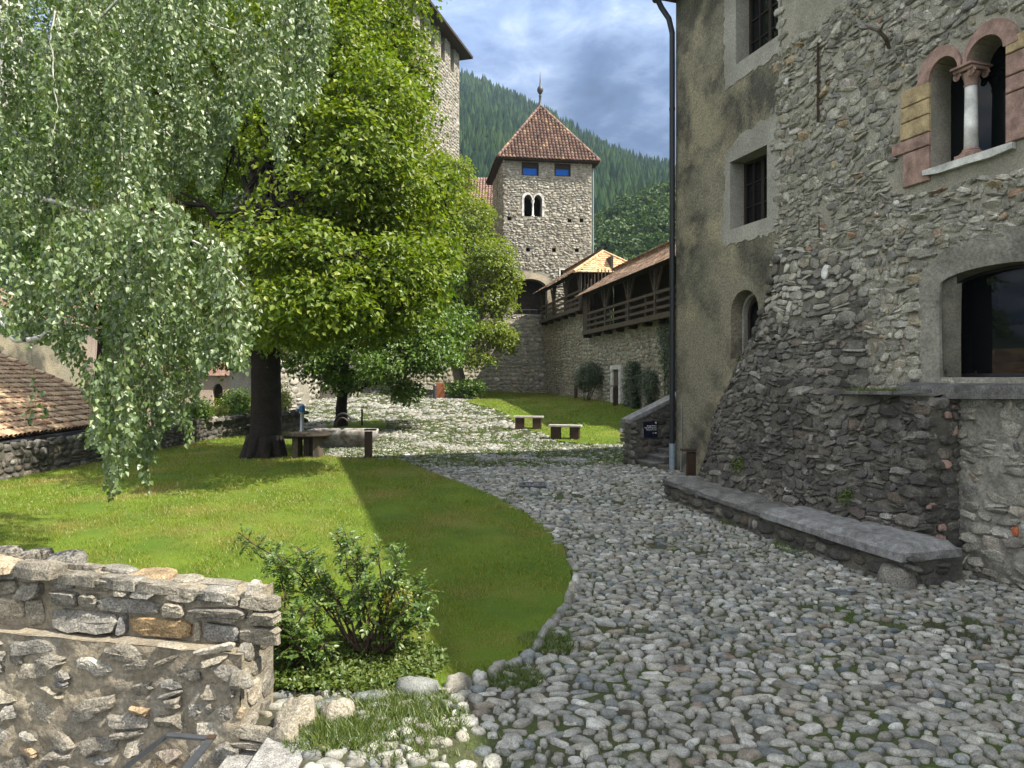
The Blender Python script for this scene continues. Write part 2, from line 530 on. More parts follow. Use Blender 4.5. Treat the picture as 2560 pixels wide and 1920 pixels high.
def glass_mat(name, tint=(.006, .007, .008), rough=.03):
    m, t, o = newmat(name)
    n0 = noise(t, coords(t), 1.6, 2)
    return finish(m, t, o, tint, rough, n0, .03, .02, .22)


GREY = [(0, (.20, .20, .19)), (.22, (.30, .29, .27)), (.42, (.25, .235, .20)), (.6, (.36, .345, .31)), (.78, (.17, .175, .18)), (.92, (.40, .38, .34)), (1, (.28, .22, .17))]

# ------------------------------------------------------------------ the lie of the ground
GP = np.array([(4.1, 17.7, .30), (4.17, 16.25, .32), (3.14, 14.5, .05), (4.93, 9.27, -.15), (6.56, 10.1, -.2), (0, 3, -.05), (-1.5, 5.2, 0),
               (3, 5, -.1), (8, 6, -.25), (2.7, 18.8, .25), (-4, 20.3, .22), (-7.7, 22, .15), (-12.5, 17.4, .05), (-11.7, 29.5, .1),
               (-5.8, 24.5, .25), (-7.5, 31, .42), (-6.8, 32, .46), (2.06, 25.8, .28), (.61, 28.5, .48), (3.5, 21.5, .22), (-1, 23, .22), (6.2, 34.4, 1.14), (2.5, 53, 1.4),
               (-1.9, 46, 1.32), (-3.5, 50, 1.6), (-9, 50, 2.0), (-13, 40, .75), (-14, 50, 1.2), (7, 28, .6), (-3, 12, .08), (-6, 8, .04),
               (-1, 16, .14), (0, 10, -.02), (9, 22, .3), (-8, 3, 0), (-16, 30, .1), (14, 10, -.3), (0, 62, 1.7), (-12, 62, 2.3), (12, 45, 1.5), (-20, 12, 0), (-20, 45, .7)])


def _tps(r2):
    return np.where(r2 > 0, .5 * r2 * np.log(r2 + 1e-12), 0)


_n = len(GP); _K = _tps(((GP[:, None, :2] - GP[None, :, :2]) ** 2).sum(-1)) + np.eye(_n) * 4.0
_A = np.zeros((_n + 3, _n + 3)); _A[:_n, :_n] = _K; _A[:_n, _n] = 1; _A[:_n, _n + 1:] = GP[:, :2]; _A[_n:, :_n] = _A[:_n, _n:].T
_w = np.linalg.solve(_A, np.r_[GP[:, 2], 0, 0, 0])


def GZ(x, y):
    """ground height"""
    x = np.clip(np.asarray(x, float), -22, 16); y = np.clip(np.asarray(y, float), 0, 62)
    sh = np.broadcast(x, y).shape
    q = np.stack(np.broadcast_arrays(x, y), -1).reshape(-1, 2); out = np.empty(len(q))
    for i in range(0, len(q), 20000):
        b = q[i:i + 20000]
        out[i:i + 20000] = _tps(((b[:, None] - GP[None, :, :2]) ** 2).sum(-1)) @ _w[:_n] + _w[_n] + b @ _w[_n + 1:]
    return out.reshape(sh)


def G(px, py):
    """where the sight line through a photo pixel meets the ground"""
    Y = 3.0
    for st in (1.0, .1, .01):
        while Y < 70:
            p = PX(px, py, Y)
            if p[2] < GZ(p[0], p[1]): break
            Y += st
        Y -= st
    p = PX(px, py, Y); return np.array([p[0], p[1], GZ(p[0], p[1])])


def gz(x, y):
    return float(GZ(x, y))


D = 2560 / 2212.0                          # the photograph was measured at 2212 pixels wide
def GD(x, y): return G(x * D, y * D)
def PD(x, y, Y): return PX(x * D, y * D, Y)

# right-hand house: plane of its long wall (s runs along the wall towards the viewer, z up, o out of the wall)
HO = np.array([4.1, 17.7]); HT = np.array([.309, -.951]); HN = np.array([-.951, -.309])
def HW(s, z, o):
    s, z, o = np.broadcast_arrays(np.asarray(s, float), np.asarray(z, float), np.asarray(o, float))
    return np.stack([HO[0] + HT[0] * s + HN[0] * o, HO[1] + HT[1] * s + HN[1] * o, z], -1)
def house_s(x, y):
    return (x - HO[0]) * HT[0] + (y - HO[1]) * HT[1], (x - HO[0]) * HN[0] + (y - HO[1]) * HN[1]
# curtain wall carrying the wall walk
GO = np.array([6.95, 30.0]); GT = np.array([-.184, .983]); GN = np.array([-.983, -.184])
def GW(s, z, o):
    s, z, o = np.broadcast_arrays(np.asarray(s, float), np.asarray(z, float), np.asarray(o, float))
    return np.stack([GO[0] + GT[0] * s + GN[0] * o, GO[1] + GT[1] * s + GN[1] * o, z], -1)
# retaining wall in front
RA = np.array([-1.80, 5.30]); RU = np.array([-.985, .170]); RN = np.array([-.170, -.985])
def RW(s, z, o):
    s, z, o = np.broadcast_arrays(np.asarray(s, float), np.asarray(z, float), np.asarray(o, float))
    return np.stack([RA[0] + RU[0] * s + RN[0] * o, RA[1] + RU[1] * s + RN[1] * o, z], -1)

# ------------------------------------------------------------------ colours of the place
M_soil = blend_mat("joint_earth", (.066, .057, .042), (.040, .040, .026), 2.2, .4, .6, 30, .6, .02, third=((.045, .068, .014), .9, .42, .60, .9))
M_cobble = stone_mat("river_cobble", [(0, (.19, .19, .17)), (.2, (.27, .265, .235)), (.36, (.145, .155, .152)), (.5, (.24, .225, .185)), (.62, (.33, .325, .29)), (.74, (.155, .148, .128)), (.85, (.43, .425, .39)), (.92, (.095, .112, .122)), (.97, (.22, .20, .16)), (1, (.17, .14, .115))], 26, speck=.30, bs=.45, bd=.012)
M_lawn = blend_mat("turf", (.095, .14, .012), (.060, .105, .009), .8, .38, .62, 60, .7, .02, third=((.15, .14, .035), .55, .52, .72, .6))
M_grass = leaf_mat("grass_blade", [(0, (.100, .148, .010)), (.5, (.158, .205, .014)), (.85, (.21, .235, .024)), (1, (.27, .25, .055))], .35, .03, 1.3, patch=((.29, .225, .075), .55, .46, .70))
M_weed = leaf_mat("weed_leaf", [(0, (.050, .090, .012)), (.6, (.085, .13, .018)), (1, (.13, .15, .03))], .3, .04)
M_mortar = blend_mat("lime_mortar", (.33, .305, .25), (.235, .22, .18), 1.8, .38, .62, 34, .8, .03)
M_mortar_dark = blend_mat("weathered_mortar", (.135, .125, .10), (.07, .067, .058), 1.6, .38, .62, 34, .8, .03, third=((.20, .185, .15), 1.3, .55, .72, .7))
M_rubble = stone_mat("rubble_stone", [(0, (.20, .192, .165)), (.25, (.32, .305, .255)), (.45, (.25, .235, .195)), (.62, (.38, .36, .30)), (.74, (.18, .176, .16)), (.84, (.44, .42, .36)), (.92, (.29, .25, .19)), (.955, (.15, .155, .155)), (.98, (.36, .30, .19)), (.993, (.24, .13, .10)), (1, (.52, .51, .47))], 16, bs=.9, bd=.03, speck=.4)
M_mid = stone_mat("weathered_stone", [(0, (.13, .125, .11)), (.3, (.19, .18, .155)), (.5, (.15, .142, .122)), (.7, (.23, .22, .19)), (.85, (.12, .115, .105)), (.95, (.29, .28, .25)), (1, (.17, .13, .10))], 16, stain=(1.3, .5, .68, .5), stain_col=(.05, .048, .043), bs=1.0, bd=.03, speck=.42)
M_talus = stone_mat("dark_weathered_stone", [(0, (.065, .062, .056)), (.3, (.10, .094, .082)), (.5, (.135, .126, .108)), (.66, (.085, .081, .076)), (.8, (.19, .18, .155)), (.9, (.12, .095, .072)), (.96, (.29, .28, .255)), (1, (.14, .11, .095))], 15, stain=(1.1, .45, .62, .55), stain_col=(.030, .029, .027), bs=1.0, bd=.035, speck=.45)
M_plaster = blend_mat("old_render", (.235, .215, .160), (.085, .080, .064), .42, .43, .57, 22, 1.0, .045, third=((.33, .29, .20), .6, .50, .62, .8), contrast=.42)
M_plaster_lt = blend_mat("window_surround_render", (.34, .325, .285), (.24, .23, .20), .9, .38, .62, 28, .8, .02)
M_plaster_rt = blend_mat("patchy_render", (.33, .315, .27), (.17, .16, .135), 1.1, .36, .6, 20, 1.0, .04, third=((.07, .066, .058), 1.7, .60, .72, .7))
M_bench_stone = stone_mat("bench_slab_stone", [(0, (.115, .112, .105)), (.5, (.15, .145, .135)), (1, (.105, .105, .105))], 14, stain=(1.6, .5, .7, .5), bs=.8, bd=.02)
M_red = stone_mat("red_sandstone", [(0, (.27, .175, .145)), (1, (.31, .205, .17))], 18, bs=.4, bd=.01, speck=.2)
M_yellow = stone_mat("yellow_sandstone", [(0, (.36, .27, .145)), (1, (.40, .31, .185))], 18, bs=.4, bd=.01, speck=.2)
M_marble = stone_mat("white_marble", [(0, (.62, .61, .59)), (1, (.66, .65, .63))], 10, bs=.1, bd=.005, speck=.05)
M_sill = stone_mat("white_sill_stone", [(0, (.50, .49, .46)), (1, (.54, .53, .5))], 12, bs=.5, bd=.01, speck=.15)
M_frame = wood_mat("dark_window_wood", (.035, .026, .020), (.018, .014, .012))
M_glass = glass_mat("dark_glass")
M_skyrefl = glass_mat("painted_sky_reflection_glass", (.008, .10, .46), .05)  # blue sky reflection painted into the pane colour
M_black = plain("black_pipe_paint", (.012, .014, .017), .45, .4)
M_zinc = plain("grey_pipe_paint", (.20, .25, .29), .5, .4, 0, .2)
M_rust = plain("rust_brown_steel", (.045, .026, .016), .7, .3, 0, .25, 9, .2)
M_redrust = plain("red_rust_steel", (.26, .095, .045), .75, .2, 0, .2)
M_iron = plain("dark_iron", (.055, .058, .065), .5, .4, .3, .2)
M_seat = wood_mat("grey_weathered_plank", (.42, .40, .36), (.24, .22, .20), (2, 2, 2))
M_darkwood = wood_mat("old_dark_timber", (.055, .042, .031), (.026, .021, .016), (6, 6, 2))
M_timber = wood_mat("grey_brown_timber", (.11, .087, .066), (.052, .042, .033), (6, 6, 2))
M_board = wood_mat("gallery_board", (.11, .088, .066), (.055, .045, .035), (9, 9, 1.2))
M_tile_red = stone_mat("red_barrel_tile", [(0, (.13, .082, .068)), (.35, (.175, .105, .085)), (.6, (.21, .135, .108)), (.8, (.105, .070, .062)), (.93, (.27, .17, .115)), (1, (.33, .22, .13))], 10, stain=(.8, .55, .75, .35), bs=.2, bd=.01, speck=.12)
M_tile_tan = stone_mat("tan_barrel_tile", [(0, (.30, .205, .13)), (.25, (.40, .29, .185)), (.5, (.34, .235, .15)), (.68, (.47, .36, .24)), (.8, (.20, .14, .105)), (.9, (.34, .19, .12)), (1, (.15, .11, .09))], 10, stain=(1.2, .55, .75, .3), bs=.25, bd=.01, speck=.15)
M_tile_flat = stone_mat("flat_plain_tile", [(0, (.27, .175, .12)), (.4, (.33, .22, .15)), (.7, (.23, .15, .11)), (1, (.38, .27, .18))], 12, stain=(.9, .5, .7, .35), bs=.2, bd=.01, speck=.15)
M_tile_hip = stone_mat("orange_hip_tile", [(0, (.42, .275, .15)), (.5, (.50, .34, .19)), (1, (.38, .25, .14))], 12, bs=.2, bd=.01, speck=.12)
M_deck = plain("roof_batten_dark", (.05, .038, .03), .9, .1)
M_tower = stone_mat("tower_stone", [(0, (.25, .235, .20)), (.3, (.325, .305, .26)), (.55, (.285, .265, .225)), (.75, (.37, .35, .305)), (.88, (.22, .21, .185)), (.95, (.34, .28, .21)), (1, (.42, .40, .36))], 8, bs=.9, bd=.04, speck=.25)
M_tower_mortar = blend_mat("tower_mortar", (.29, .27, .225), (.21, .195, .16), .6, .38, .62, 10, .9, .05)
M_wallstone = stone_mat("curtain_wall_stone", [(0, (.24, .225, .185)), (.25, (.33, .31, .25)), (.5, (.28, .26, .21)), (.7, (.39, .37, .31)), (.85, (.20, .195, .18)), (.94, (.30, .22, .16)), (1, (.46, .44, .40))], 10, bs=.9, bd=.03, speck=.3)
M_wallmortar = blend_mat("curtain_wall_mortar", (.31, .285, .215), (.22, .205, .155), .9, .38, .62, 18, .8, .03)
M_pink = blend_mat("pale_pink_render", (.56, .44, .36), (.44, .355, .30), .6, .38, .62, 12, .4, .01, third=((.50, .44, .34), .4, .5, .7, .6))
M_bark = stone_mat("dark_bark", [(0, (.018, .014, .011)), (1, (.024, .019, .015))], 9, bs=1.0, bd=.05, speck=.4)
M_birchbark = stone_mat("birch_bark", [(0, (.46, .44, .41)), (1, (.52, .50, .46))], 9, stain=(5.0, .55, .60, 1.0), stain_col=(.03, .028, .026), bs=.4, bd=.01, speck=.15)
M_twig = plain("pale_twig", (.10, .095, .05), .8, .2)
M_stem = plain("brown_stem", (.055, .038, .026), .85, .2)
M_granite = stone_mat("speckled_granite", [(0, (.20, .196, .187)), (1, (.225, .22, .21))], 30, bs=.3, bd=.006, speck=.55)
M_sign = plain("navy_sign_face", (.006, .008, .022), .4, .4)
M_white = plain("white_lettering", (.75, .75, .75), .6, .3, 0, .02)
M_blue = plain("blue_hydrant_paint", (.03, .16, .42), .4, .5)
M_silver = plain("silver_hydrant_paint", (.50, .53, .58), .4, .5, .2)

# ------------------------------------------------------------------ the ground
LAWN1 = np.array([GD(*p)[:2] for p in [(612, 1490), (700, 1497), (800, 1503), (870, 1501), (940, 1497), (1000, 1485), (1040, 1470), (1080, 1453), (1120, 1432), (1145, 1412), (1165, 1388), (1185, 1363),
         (1205, 1340), (1225, 1310), (1236, 1285), (1242, 1255), (1238, 1225), (1215, 1183), (1180, 1145), (1130, 1108), (1080, 1082), (1030, 1059), (980, 1040), (930, 1022), (890, 1005), (860, 995), (800, 992), (745, 990), (700, 985), (690, 968), (650, 958), (640, 940)]]
         + [(-9.6, 30.5), (-11.2, 30.3), (-12.6, 28.2), (-12.7, 14), (-12.7, 7.35), (-2.0, 5.45)])
LAWN2 = np.array([GD(*p)[:2] for p in [(1030, 862), (1000, 868), (1050, 880), (1090, 893), (1110, 912), (1135, 928), (1180, 940), (1205, 955), (1270, 960), (1320, 962), (1365, 950)]]
         + [(3.6, 21.0), (6.6, 26.0), (6.9, 30.2), (2.6, 53.4), (-4.5, 53.2)])
LAWN3 = np.array([GD(*p)[:2] for p in [(700, 930), (745, 938), (800, 936), (832, 928), (838, 918), (810, 908), (770, 912), (735, 920), (705, 918)]])
HOLE = np.array([(-1.74, 5.32), (-9, 6.57), (-9, 1.0), (-1.74, 1.0)])


def sheet(name, x0, x1, y0, y1, d, keep, mat, lift, origin=(0, 0, 0)):
    xs = np.arange(x0, x1 + d / 2, d); ys = np.arange(y0, y1 + d / 2, d)
    X, Y = np.meshgrid(xs, ys); Z = GZ(X, Y) + (lift(X, Y) if callable(lift) else lift)
    nx = len(xs); i, j = np.meshgrid(np.arange(nx - 1), np.arange(len(ys) - 1)); i = i.ravel(); j = j.ravel()
    cx = xs[i] + d / 2; cy = ys[j] + d / 2; k = keep(cx, cy); a = (j * nx + i)[k]
    f = np.stack([a, a + 1, a + nx + 1, a + nx], -1)
    u, inv = np.unique(f, return_inverse=True)
    mb = MB(); mb.add(np.stack([X, Y, Z], -1).reshape(-1, 3)[u], inv.reshape(-1, 4))
    return mb.build(name, mat, smooth=True)


g = sheet("ground", -22, 16, .5, 62, .25, lambda x, y: ~inpoly(np.c_[x, y], HOLE) & ~((x < -12.6) & (y < 44)), M_soil, 0.0); tag(g, kind='structure')
mb = MB()                                  # the land around the castle, out to the hills
for (x0, x1, y0, y1, z) in ((-400, -12.5, -400, 900, -3.2), (15.9, 400, -400, 900, -1.2), (-12.5, 15.9, -400, .6, -3.2), (-12.5, 15.9, 61.5, 900, -1.0)):
    mb.add([(x0, y0, z), (x1, y0, z), (x1, y1, z), (x0, y1, z)], [[0, 1, 2, 3]])
tag(mb.build("terrain", blend_mat("meadow_far", (.045, .065, .016), (.03, .045, .012), .05, .4, .6, .4)), kind='structure')
lawn_lift = lambda x, y: .035 + .012 * vnoise(np.stack([x, y], -1), 1.2, 3)
for LW, nm in ((LAWN1, "lawn"), (LAWN2, "lawn"), (LAWN3, "lawn")):
    b0, b1 = LW.min(0) - .2, LW.max(0) + .2
    tag(sheet(nm, b0[0], b1[0], b0[1], b1[1], .12, lambda x, y: inpoly(np.c_[x, y], LW), M_lawn, lawn_lift), kind='structure')

# grass blades, one loose mass
def blades(mb, x, y, z, h, w, r=rng, lean=.5):
    n = len(x); a = r.uniform(0, 6.28, n); b = r.uniform(0, 6.28, n); l = r.uniform(.1, lean * 2, n) * h
    p = np.stack([x, y, z], -1); s = np.stack([np.cos(a), np.sin(a), 0 * a], -1) * w[:, None] / 2
    tip = p + np.stack([np.cos(b) * l, np.sin(b) * l, h], -1)
    mb.add(np.stack([p - s, p + s, tip], 1).reshape(-1, 3), np.arange(n * 3).reshape(-1, 3))


def lawn_grass(LW, zones):
    mb = MB(); b0, b1 = LW.min(0), LW.max(0)
    for (ya, yb, den, h, w) in zones:
        lo, hi = max(b0[1], ya), min(b1[1], yb)
        if hi <= lo: continue
        n = int((b1[0] - b0[0]) * (hi - lo) * den)
        x = rng.uniform(b0[0], b1[0], n); y = rng.uniform(lo, hi, n)
        k = inpoly(np.c_[x, y], LW) & (np.abs(x) < .76 * y + .6); x, y = x[k], y[k]
        # worn earth near the kerb and under the tree
        worn = vnoise(np.c_[x, y], .9, 5); k = ~((worn > .75) & (rng.random(len(x)) < .6)); x, y = x[k], y[k]
        bare = (((x - .15) / .55) ** 2 + ((y - 8.2) / .55) ** 2 < 1) & (rng.random(len(x)) < .75); x, y = x[~bare], y[~bare]
        hh = h * rng.uniform(.4, 1.35, len(x)) * (1 + .5 * vnoise(np.c_[x, y], 2.2, 9) + .3 * vnoise(np.c_[x, y], 6.0, 10)).clip(.25, 2)
        blades(mb, x, y, GZ(x, y) + .03, hh, w * rng.uniform(.6, 1.3, len(x)))
    return mb


tag(lawn_grass(LAWN1, [(4, 9, 2600, .040, .007), (9, 14, 1300, .045, .010), (14, 20, 700, .05, .015), (20, 32, 320, .055, .022)]).build("lawn_grass", M_grass),
    "short green grass of the broad lawn under the big tree", "grass", kind='stuff')
tag(lawn_grass(LAWN2, [(18, 30, 330, .05, .022), (30, 54, 150, .06, .035)]).build("lawn_grass", M_grass),
    "short green grass of the small lawn below the wooden wall walk", "grass", kind='stuff')

# ------------------------------------------------------------------ cobbled yard
cells = []
y = 3.6
while y < 56:
    rh, wr = ((.098, (.10, .22)) if y < 13 else (.115, (.12, .24)) if y < 27 else (.19, (.2, .4)))
    lo, hi = max(-.76 * y - .3, -14), min(.76 * y + .3, 12); x = lo - rng.uniform(0, wr[1])
    while x < hi:
        w = rng.uniform(*wr) * (1.3 if rng.random() < .1 else .5 if rng.random() < .25 else 1)
        cells.append((x + w / 2, y + rng.normal(0, rh * .2), w * rng.uniform(.85, 1.25), min(rh * rng.uniform(.75, 1.5), w * 1.25)))
        x += w
    y += rh
cells = np.array(cells); x, y = cells[:, 0], cells[:, 1]
hs, ho = house_s(x, y); gs = (x - GO[0]) * GT[0] + (y - GO[1]) * GT[1]; go = (x - GO[0]) * GN[0] + (y - GO[1]) * GN[1]
k = ~(((hs > -.2) & (ho < .1)) | ((hs > 1.5) & (hs < 7.6) & (ho < .5)) | ((hs < -.0) & (hs > -1.8) & (ho < .3)) | (go < .2))
grow = lambda L: inpoly(cells[:, :2], L)
wob = .09 * vnoise(cells[:, :2], 2.0, 4)
k &= ~inpoly(np.c_[x + wob, y + wob], LAWN1) & ~inpoly(np.c_[x, y], HOLE) & ~inpoly(np.c_[x, y], LAWN3) & ~((x < -1.4) & (y < 5.4))
l2 = inpoly(np.c_[x, y], LAWN2); k &= ~l2
k &= ~((x < -12.4) & (y < 45))
# grass takes the joints in the far sunlit part: stones thin out there
thin = (y > 19) & (vnoise(cells[:, :2], .8, 8) > -.3) & (rng.random(len(x)) < .62); k &= ~thin
thin = (y <= 19) & (vnoise(cells[:, :2], 1.1, 12) > .55) & (rng.random(len(x)) < .35); k &= ~thin
cells = cells[k]
gm = lambda u, v, o: np.stack([u, v, GZ(u, v) + o], -1)
mb = MB(); nr = cells[:, 1] < 13; md = (cells[:, 1] >= 13) & (cells[:, 1] < 27)
stones(mb, cells[nr], gm, 13, .034, .016, .38, .20, 2.4, 3, .3, sink=.03)
stones(mb, cells[md], gm, 9, .034, .012, .3, .18, 2.4, 2, .25, sink=.03)
stones(mb, cells[~nr & ~md], gm, 7, .045, .02, .3, .15, 2.4, 1, .2, sink=.03)
tag(mb.build("cobblestone_pavement", M_cobble, smooth=True), kind='structure')
# weeds and moss in the joints
mb = MB()
for (ya, yb, n, h, w, thr) in ((4, 9, 70000, .028, .008, .22), (9, 19, 110000, .032, .012, .12), (19, 34, 190000, .048, .026, -.45), (34, 50, 70000, .055, .048, -.3)):
    yy = rng.uniform(ya, yb, n); xx = rng.uniform(-.76, .76, n) * yy
    hs, ho = house_s(xx, yy)
    q = np.c_[xx, yy]
    kk = (vnoise(q, 1.1, 12) > thr) if yb <= 19 else (vnoise(q, .8, 8) > thr)
    kk |= (ho > .9) & (ho < 2.1) & (hs > 2.5) & (hs < 8.6) & (rng.random(n) < .25)
    kk &= ~((hs > -.2) & (ho < .2)) & (xx > -12) & ~inpoly(q, LAWN2) & ~inpoly(q, HOLE) & ~inpoly(q, LAWN1) & ~((xx < -1.4) & (yy < 5.4))
    kk &= (((xx - GO[0]) * GN[0] + (yy - GO[1]) * GN[1]) > .2)
    kk &= rng.random(n) < (.5 if yb <= 19 else .8)
    xx, yy = xx[kk], yy[kk]
    blades(mb, xx, yy, GZ(xx, yy) + .01, h * rng.uniform(.6, 1.5, len(xx)), w * rng.uniform(.6, 1.4, len(xx)), lean=.6)
for (px, py, rad, n) in ((1180, 1395, .28, 1500), (1110, 1470, .25, 1200), (760, 1560, .4, 2200), (830, 1530, .3, 1400), (1395, 1010, .16, 300), (700, 1590, .3, 1200), (2030, 1240, .3, 350), (1720, 1185, .4, 900), (1600, 1130, .4, 900), (900, 1530, .3, 900), (860, 1600, .35, 900), (930, 1560, .3, 700)):
    c = GD(px, py); a = rng.uniform(0, 6.28, n); q = rad * np.sqrt(rng.random(n)); xx = c[0] + np.cos(a) * q; yy = c[1] + np.sin(a) * q
    blades(mb, xx, yy, GZ(xx, yy) + .015, rng.uniform(.03, .09, n), rng.uniform(.006, .014, n), lean=.7)
tag(mb.build("weeds", M_weed), "green weeds and moss growing in the joints of the cobbled yard", "weeds", kind='stuff')

# kerb of edging stones round the lawn
kp = np.array([GD(*p) for p in [(650, 1545), (690, 1522), (745, 1516), (800, 1508), (870, 1505), (950, 1499), (1004, 1487), (1042, 1472), (1082, 1456), (1110, 1440), (1146, 1414), (1162, 1394), (1183, 1367), (1202, 1345), (1226, 1312), (1237, 1290), (1243, 1258), (1239, 1227)]])
seg = np.r_[0, np.cumsum(np.linalg.norm(np.diff(kp, axis=0), axis=1))]
mb = MB(); d = 0.0
while d < seg[-1]:
    L = rng.uniform(.16, .34) if d > 1.0 else rng.uniform(.25, .42)
    a = np.array([np.interp(d, seg, kp[:, i]) for i in range(3)]); b = np.array([np.interp(min(d + L, seg[-1]), seg, kp[:, i]) for i in range(3)])
    tdir = (b - a); tdir /= np.linalg.norm(tdir) + 1e-9; sd = np.array([-tdir[1], tdir[0], 0]); big = 1.5 if d < 1.2 else 1.0
    m = (a + b) / 2
    fm = lambda u, v, o: np.stack([m[0] + tdir[0] * u + sd[0] * v, m[1] + tdir[1] * u + sd[1] * v, m[2] + tdir[2] * u + o], -1)
    stones(mb, [(0, rng.normal(0, .012), L * .98, .115 * big * rng.uniform(.9, 1.2))], fm, 12, .085 * big * rng.uniform(.8, 1.2), .01, .1, .12, 3.2, 3, .2, sink=.06)
    d += L
tag(mb.build("kerb", M_cobble, smooth=True), kind='structure')

# ------------------------------------------------------------------ the house on the right
def wp(px, py, o=0.0):
    r = (px - 1280) / F; b = HO + HN * o; s = (r * b[1] - b[0]) / (HT[0] - r * HT[1]); Y = b[1] + HT[1] * s
    return s, ZC + (HY - py) / F * Y

def TO(s, z):
    """how far the battered base stands out of the house wall"""
    s = np.asarray(s, float); z = np.asarray(z, float)
    base = np.interp(s, [1.0, 2.6, 3.4, 7.8], [.55, 1.25, 1.38, .86])
    gp = np.interp(z, [-.5, 0, .5, 1.2, 2.37, 3.4, 4.6, 5.4], [1.12, 1.0, .90, .76, .58, .30, .09, .03])
    sl = np.interp(z, [-.5, .3, 1.09, 1.8, 2.41, 2.99, 3.54, 4.22, 4.78, 5.4], [.95, 1.12, 1.60, 1.82, 2.32, 2.66, 3.1, 3.5, 3.72, 3.85])
    f = np.clip((s - sl) / np.interp(z, [0, 3, 5], [1.7, .9, .5]), 0, 1) ** .75
    t = base * gp * f
    led = np.clip((s - 4.9) / 1.3, 0, 1) ** 1.5 * np.clip((z - 2.34) / .07, 0, 1)
    t = t * (1 - led) + .02 * led
    return t + .025 * np.sin(s * 2.1 + z * 1.3) * f - .03 * (1 - np.clip(f * 8, 0, 1))

house = thing("stone_house", "tall stone and plaster castle house with red arched twin window", "house", (*HO, .3))
H_UP = rect(2.46, 3.85, 9.38, 11.3)
H_LO = rect(2.24, 3.51, 5.84, 7.35)
H_NI = arch(2.27, 3.22, 3.02, 4.02, .46)
ar = lambda a, b, vs, h, n=10: [((a + b) / 2 + (b - a) / 2 * math.cos(q), vs + h * math.sin(q)) for q in np.linspace(0, math.pi, n)]
H_BI = [(7.31, 5.76), (8.48, 5.76)] + ar(7.935, 8.48, 7.10, .27) + ar(7.31, 7.795, 7.10, .26)
H_BIG = arch(7.47, 9.27, 2.61, 3.98, .20, 16)
SP = 3.93
# rendered bay
mb = MB(); holed(mb, [(0, -.6), (SP, -.6), (SP, 12.2), (0, 12.2)], [H_UP, H_LO, H_NI], HW, .42)
# end wall, back wall, top, floor: a closed block
for a, b in (((0, 0), (0, -11)), ((0, -11), (24, -11)), ((24, -11), (24, 0))):
    mb.add(HW([a[0], b[0], b[0], a[0]], [-.6, -.6, 12.2, 12.2], [a[1], b[1], b[1], a[1]]), [[0, 1, 2, 3]])
mb.add(HW([0, 24, 24, 0], [12.19] * 4, [0, 0, -11, -11]), [[0, 1, 2, 3]])
mb.build("rendered_wall", M_plaster, house)
# rubble bay: mortar face and every stone standing in it
mb = MB(); holed(mb, [(SP, -.6), (24, -.6), (24, 12.2), (SP, 12.2)], [H_BI, H_BIG], HW, .42, off=-.004)
mb.mi = 1; mb.sm = False
BI_OUT = [(6.74, 5.5), (8.98, 5.5), (8.98, 7.2)] + ar(7.86, 8.70, 7.1, .47) + ar(7.10, 7.9, 7.1, .46) + [(6.74, 7.2)]
BIG_OUT = [(7.16, 2.2), (9.6, 2.2)] + ar(7.16, 9.6, 4.0, .52, 12)
cl = courses(SP, 10.6, 2.2, 9.0, (.08, .20), (.10, .38), .34, .34)
cl = cl[(TO(cl[:, 0], cl[:, 1]) < .07)]
cl = keep_cells(cl, [BI_OUT, BIG_OUT], .45)
cl = cl[vnoise(cl[:, :2], 1.6, 21) < .95]
stones(mb, cl, HW, 11, .030, .004, .24, .22, 3.6, 2, .9, wave=.05, sink=.04, ang=.9)
c2 = courses(SP, 10.6, 2.6, 9.0, (.07, .12), (.08, .2), .2, .4); c2 = c2[(TO(c2[:, 0], c2[:, 1]) < .07)]; c2 = keep_cells(c2, [BI_OUT, BIG_OUT], .45)
stones(mb, c2[rng.random(len(c2)) < .35], HW, 8, .026, .01, .5, .2, 2.4, 2, .4, sink=.05)
c3 = np.array([(SP + rng.uniform(-.14, .1), z, rng.uniform(.2, .4), rng.uniform(.12, .24)) for z in np.arange(5.0, 11.6, .27)])
stones(mb, c3, HW, 10, .03, .01, .15, .17, 2.6, 2, .3, sink=.05)
q3 = np.array([(7.03 + rng.uniform(-.06, .06), z, rng.uniform(.30, .46), .2) for z in np.arange(2.65, 4.6, .21)])
stones(mb, q3, HW, 10, .055, .014, .05, .10, 4, 2, .3, sink=.06)
mb.build("rubble_wall", [M_mortar, M_rubble], house)
# lighter render round the openings
def surround(name, outer, inner, o, mat, parent=house, jag=.05):
    mb = MB(); k = np.array(outer, float); n = 40
    seg = np.r_[0, np.cumsum(np.hypot(*np.diff(np.r_[k, k[:1]], axis=0).T))]; kk = np.r_[k, k[:1]]
    P = [(np.interp(d, seg, kk[:, 0]) + rng.uniform(-jag, jag), np.interp(d, seg, kk[:, 1]) + rng.uniform(-jag, jag)) for d in np.linspace(0, seg[-1], n * 2)[:-1]]
    holed(mb, P, [inner], HW, .40, off=o); return mb.build(name, mat, parent)
surround("window_surround", rect(2.05, 3.92, 9.02, 11.9), rect(2.475, 3.845, 9.395, 11.29), .012, M_plaster_lt)
surround("window_surround", [(1.95, 5.55), (3.9, 5.5), (3.92, 7.9), (2.7, 7.82), (2.1, 7.62)], rect(2.255, 3.505, 5.855, 7.335), .012, M_plaster_lt)
surround("arch_surround", [(7.16, 2.42), (9.6, 2.42)] + ar(7.14, 9.6, 4.05, .58, 14), arch(7.485, 9.255, 2.60, 3.975, .19, 16), .035, M_plaster_rt)
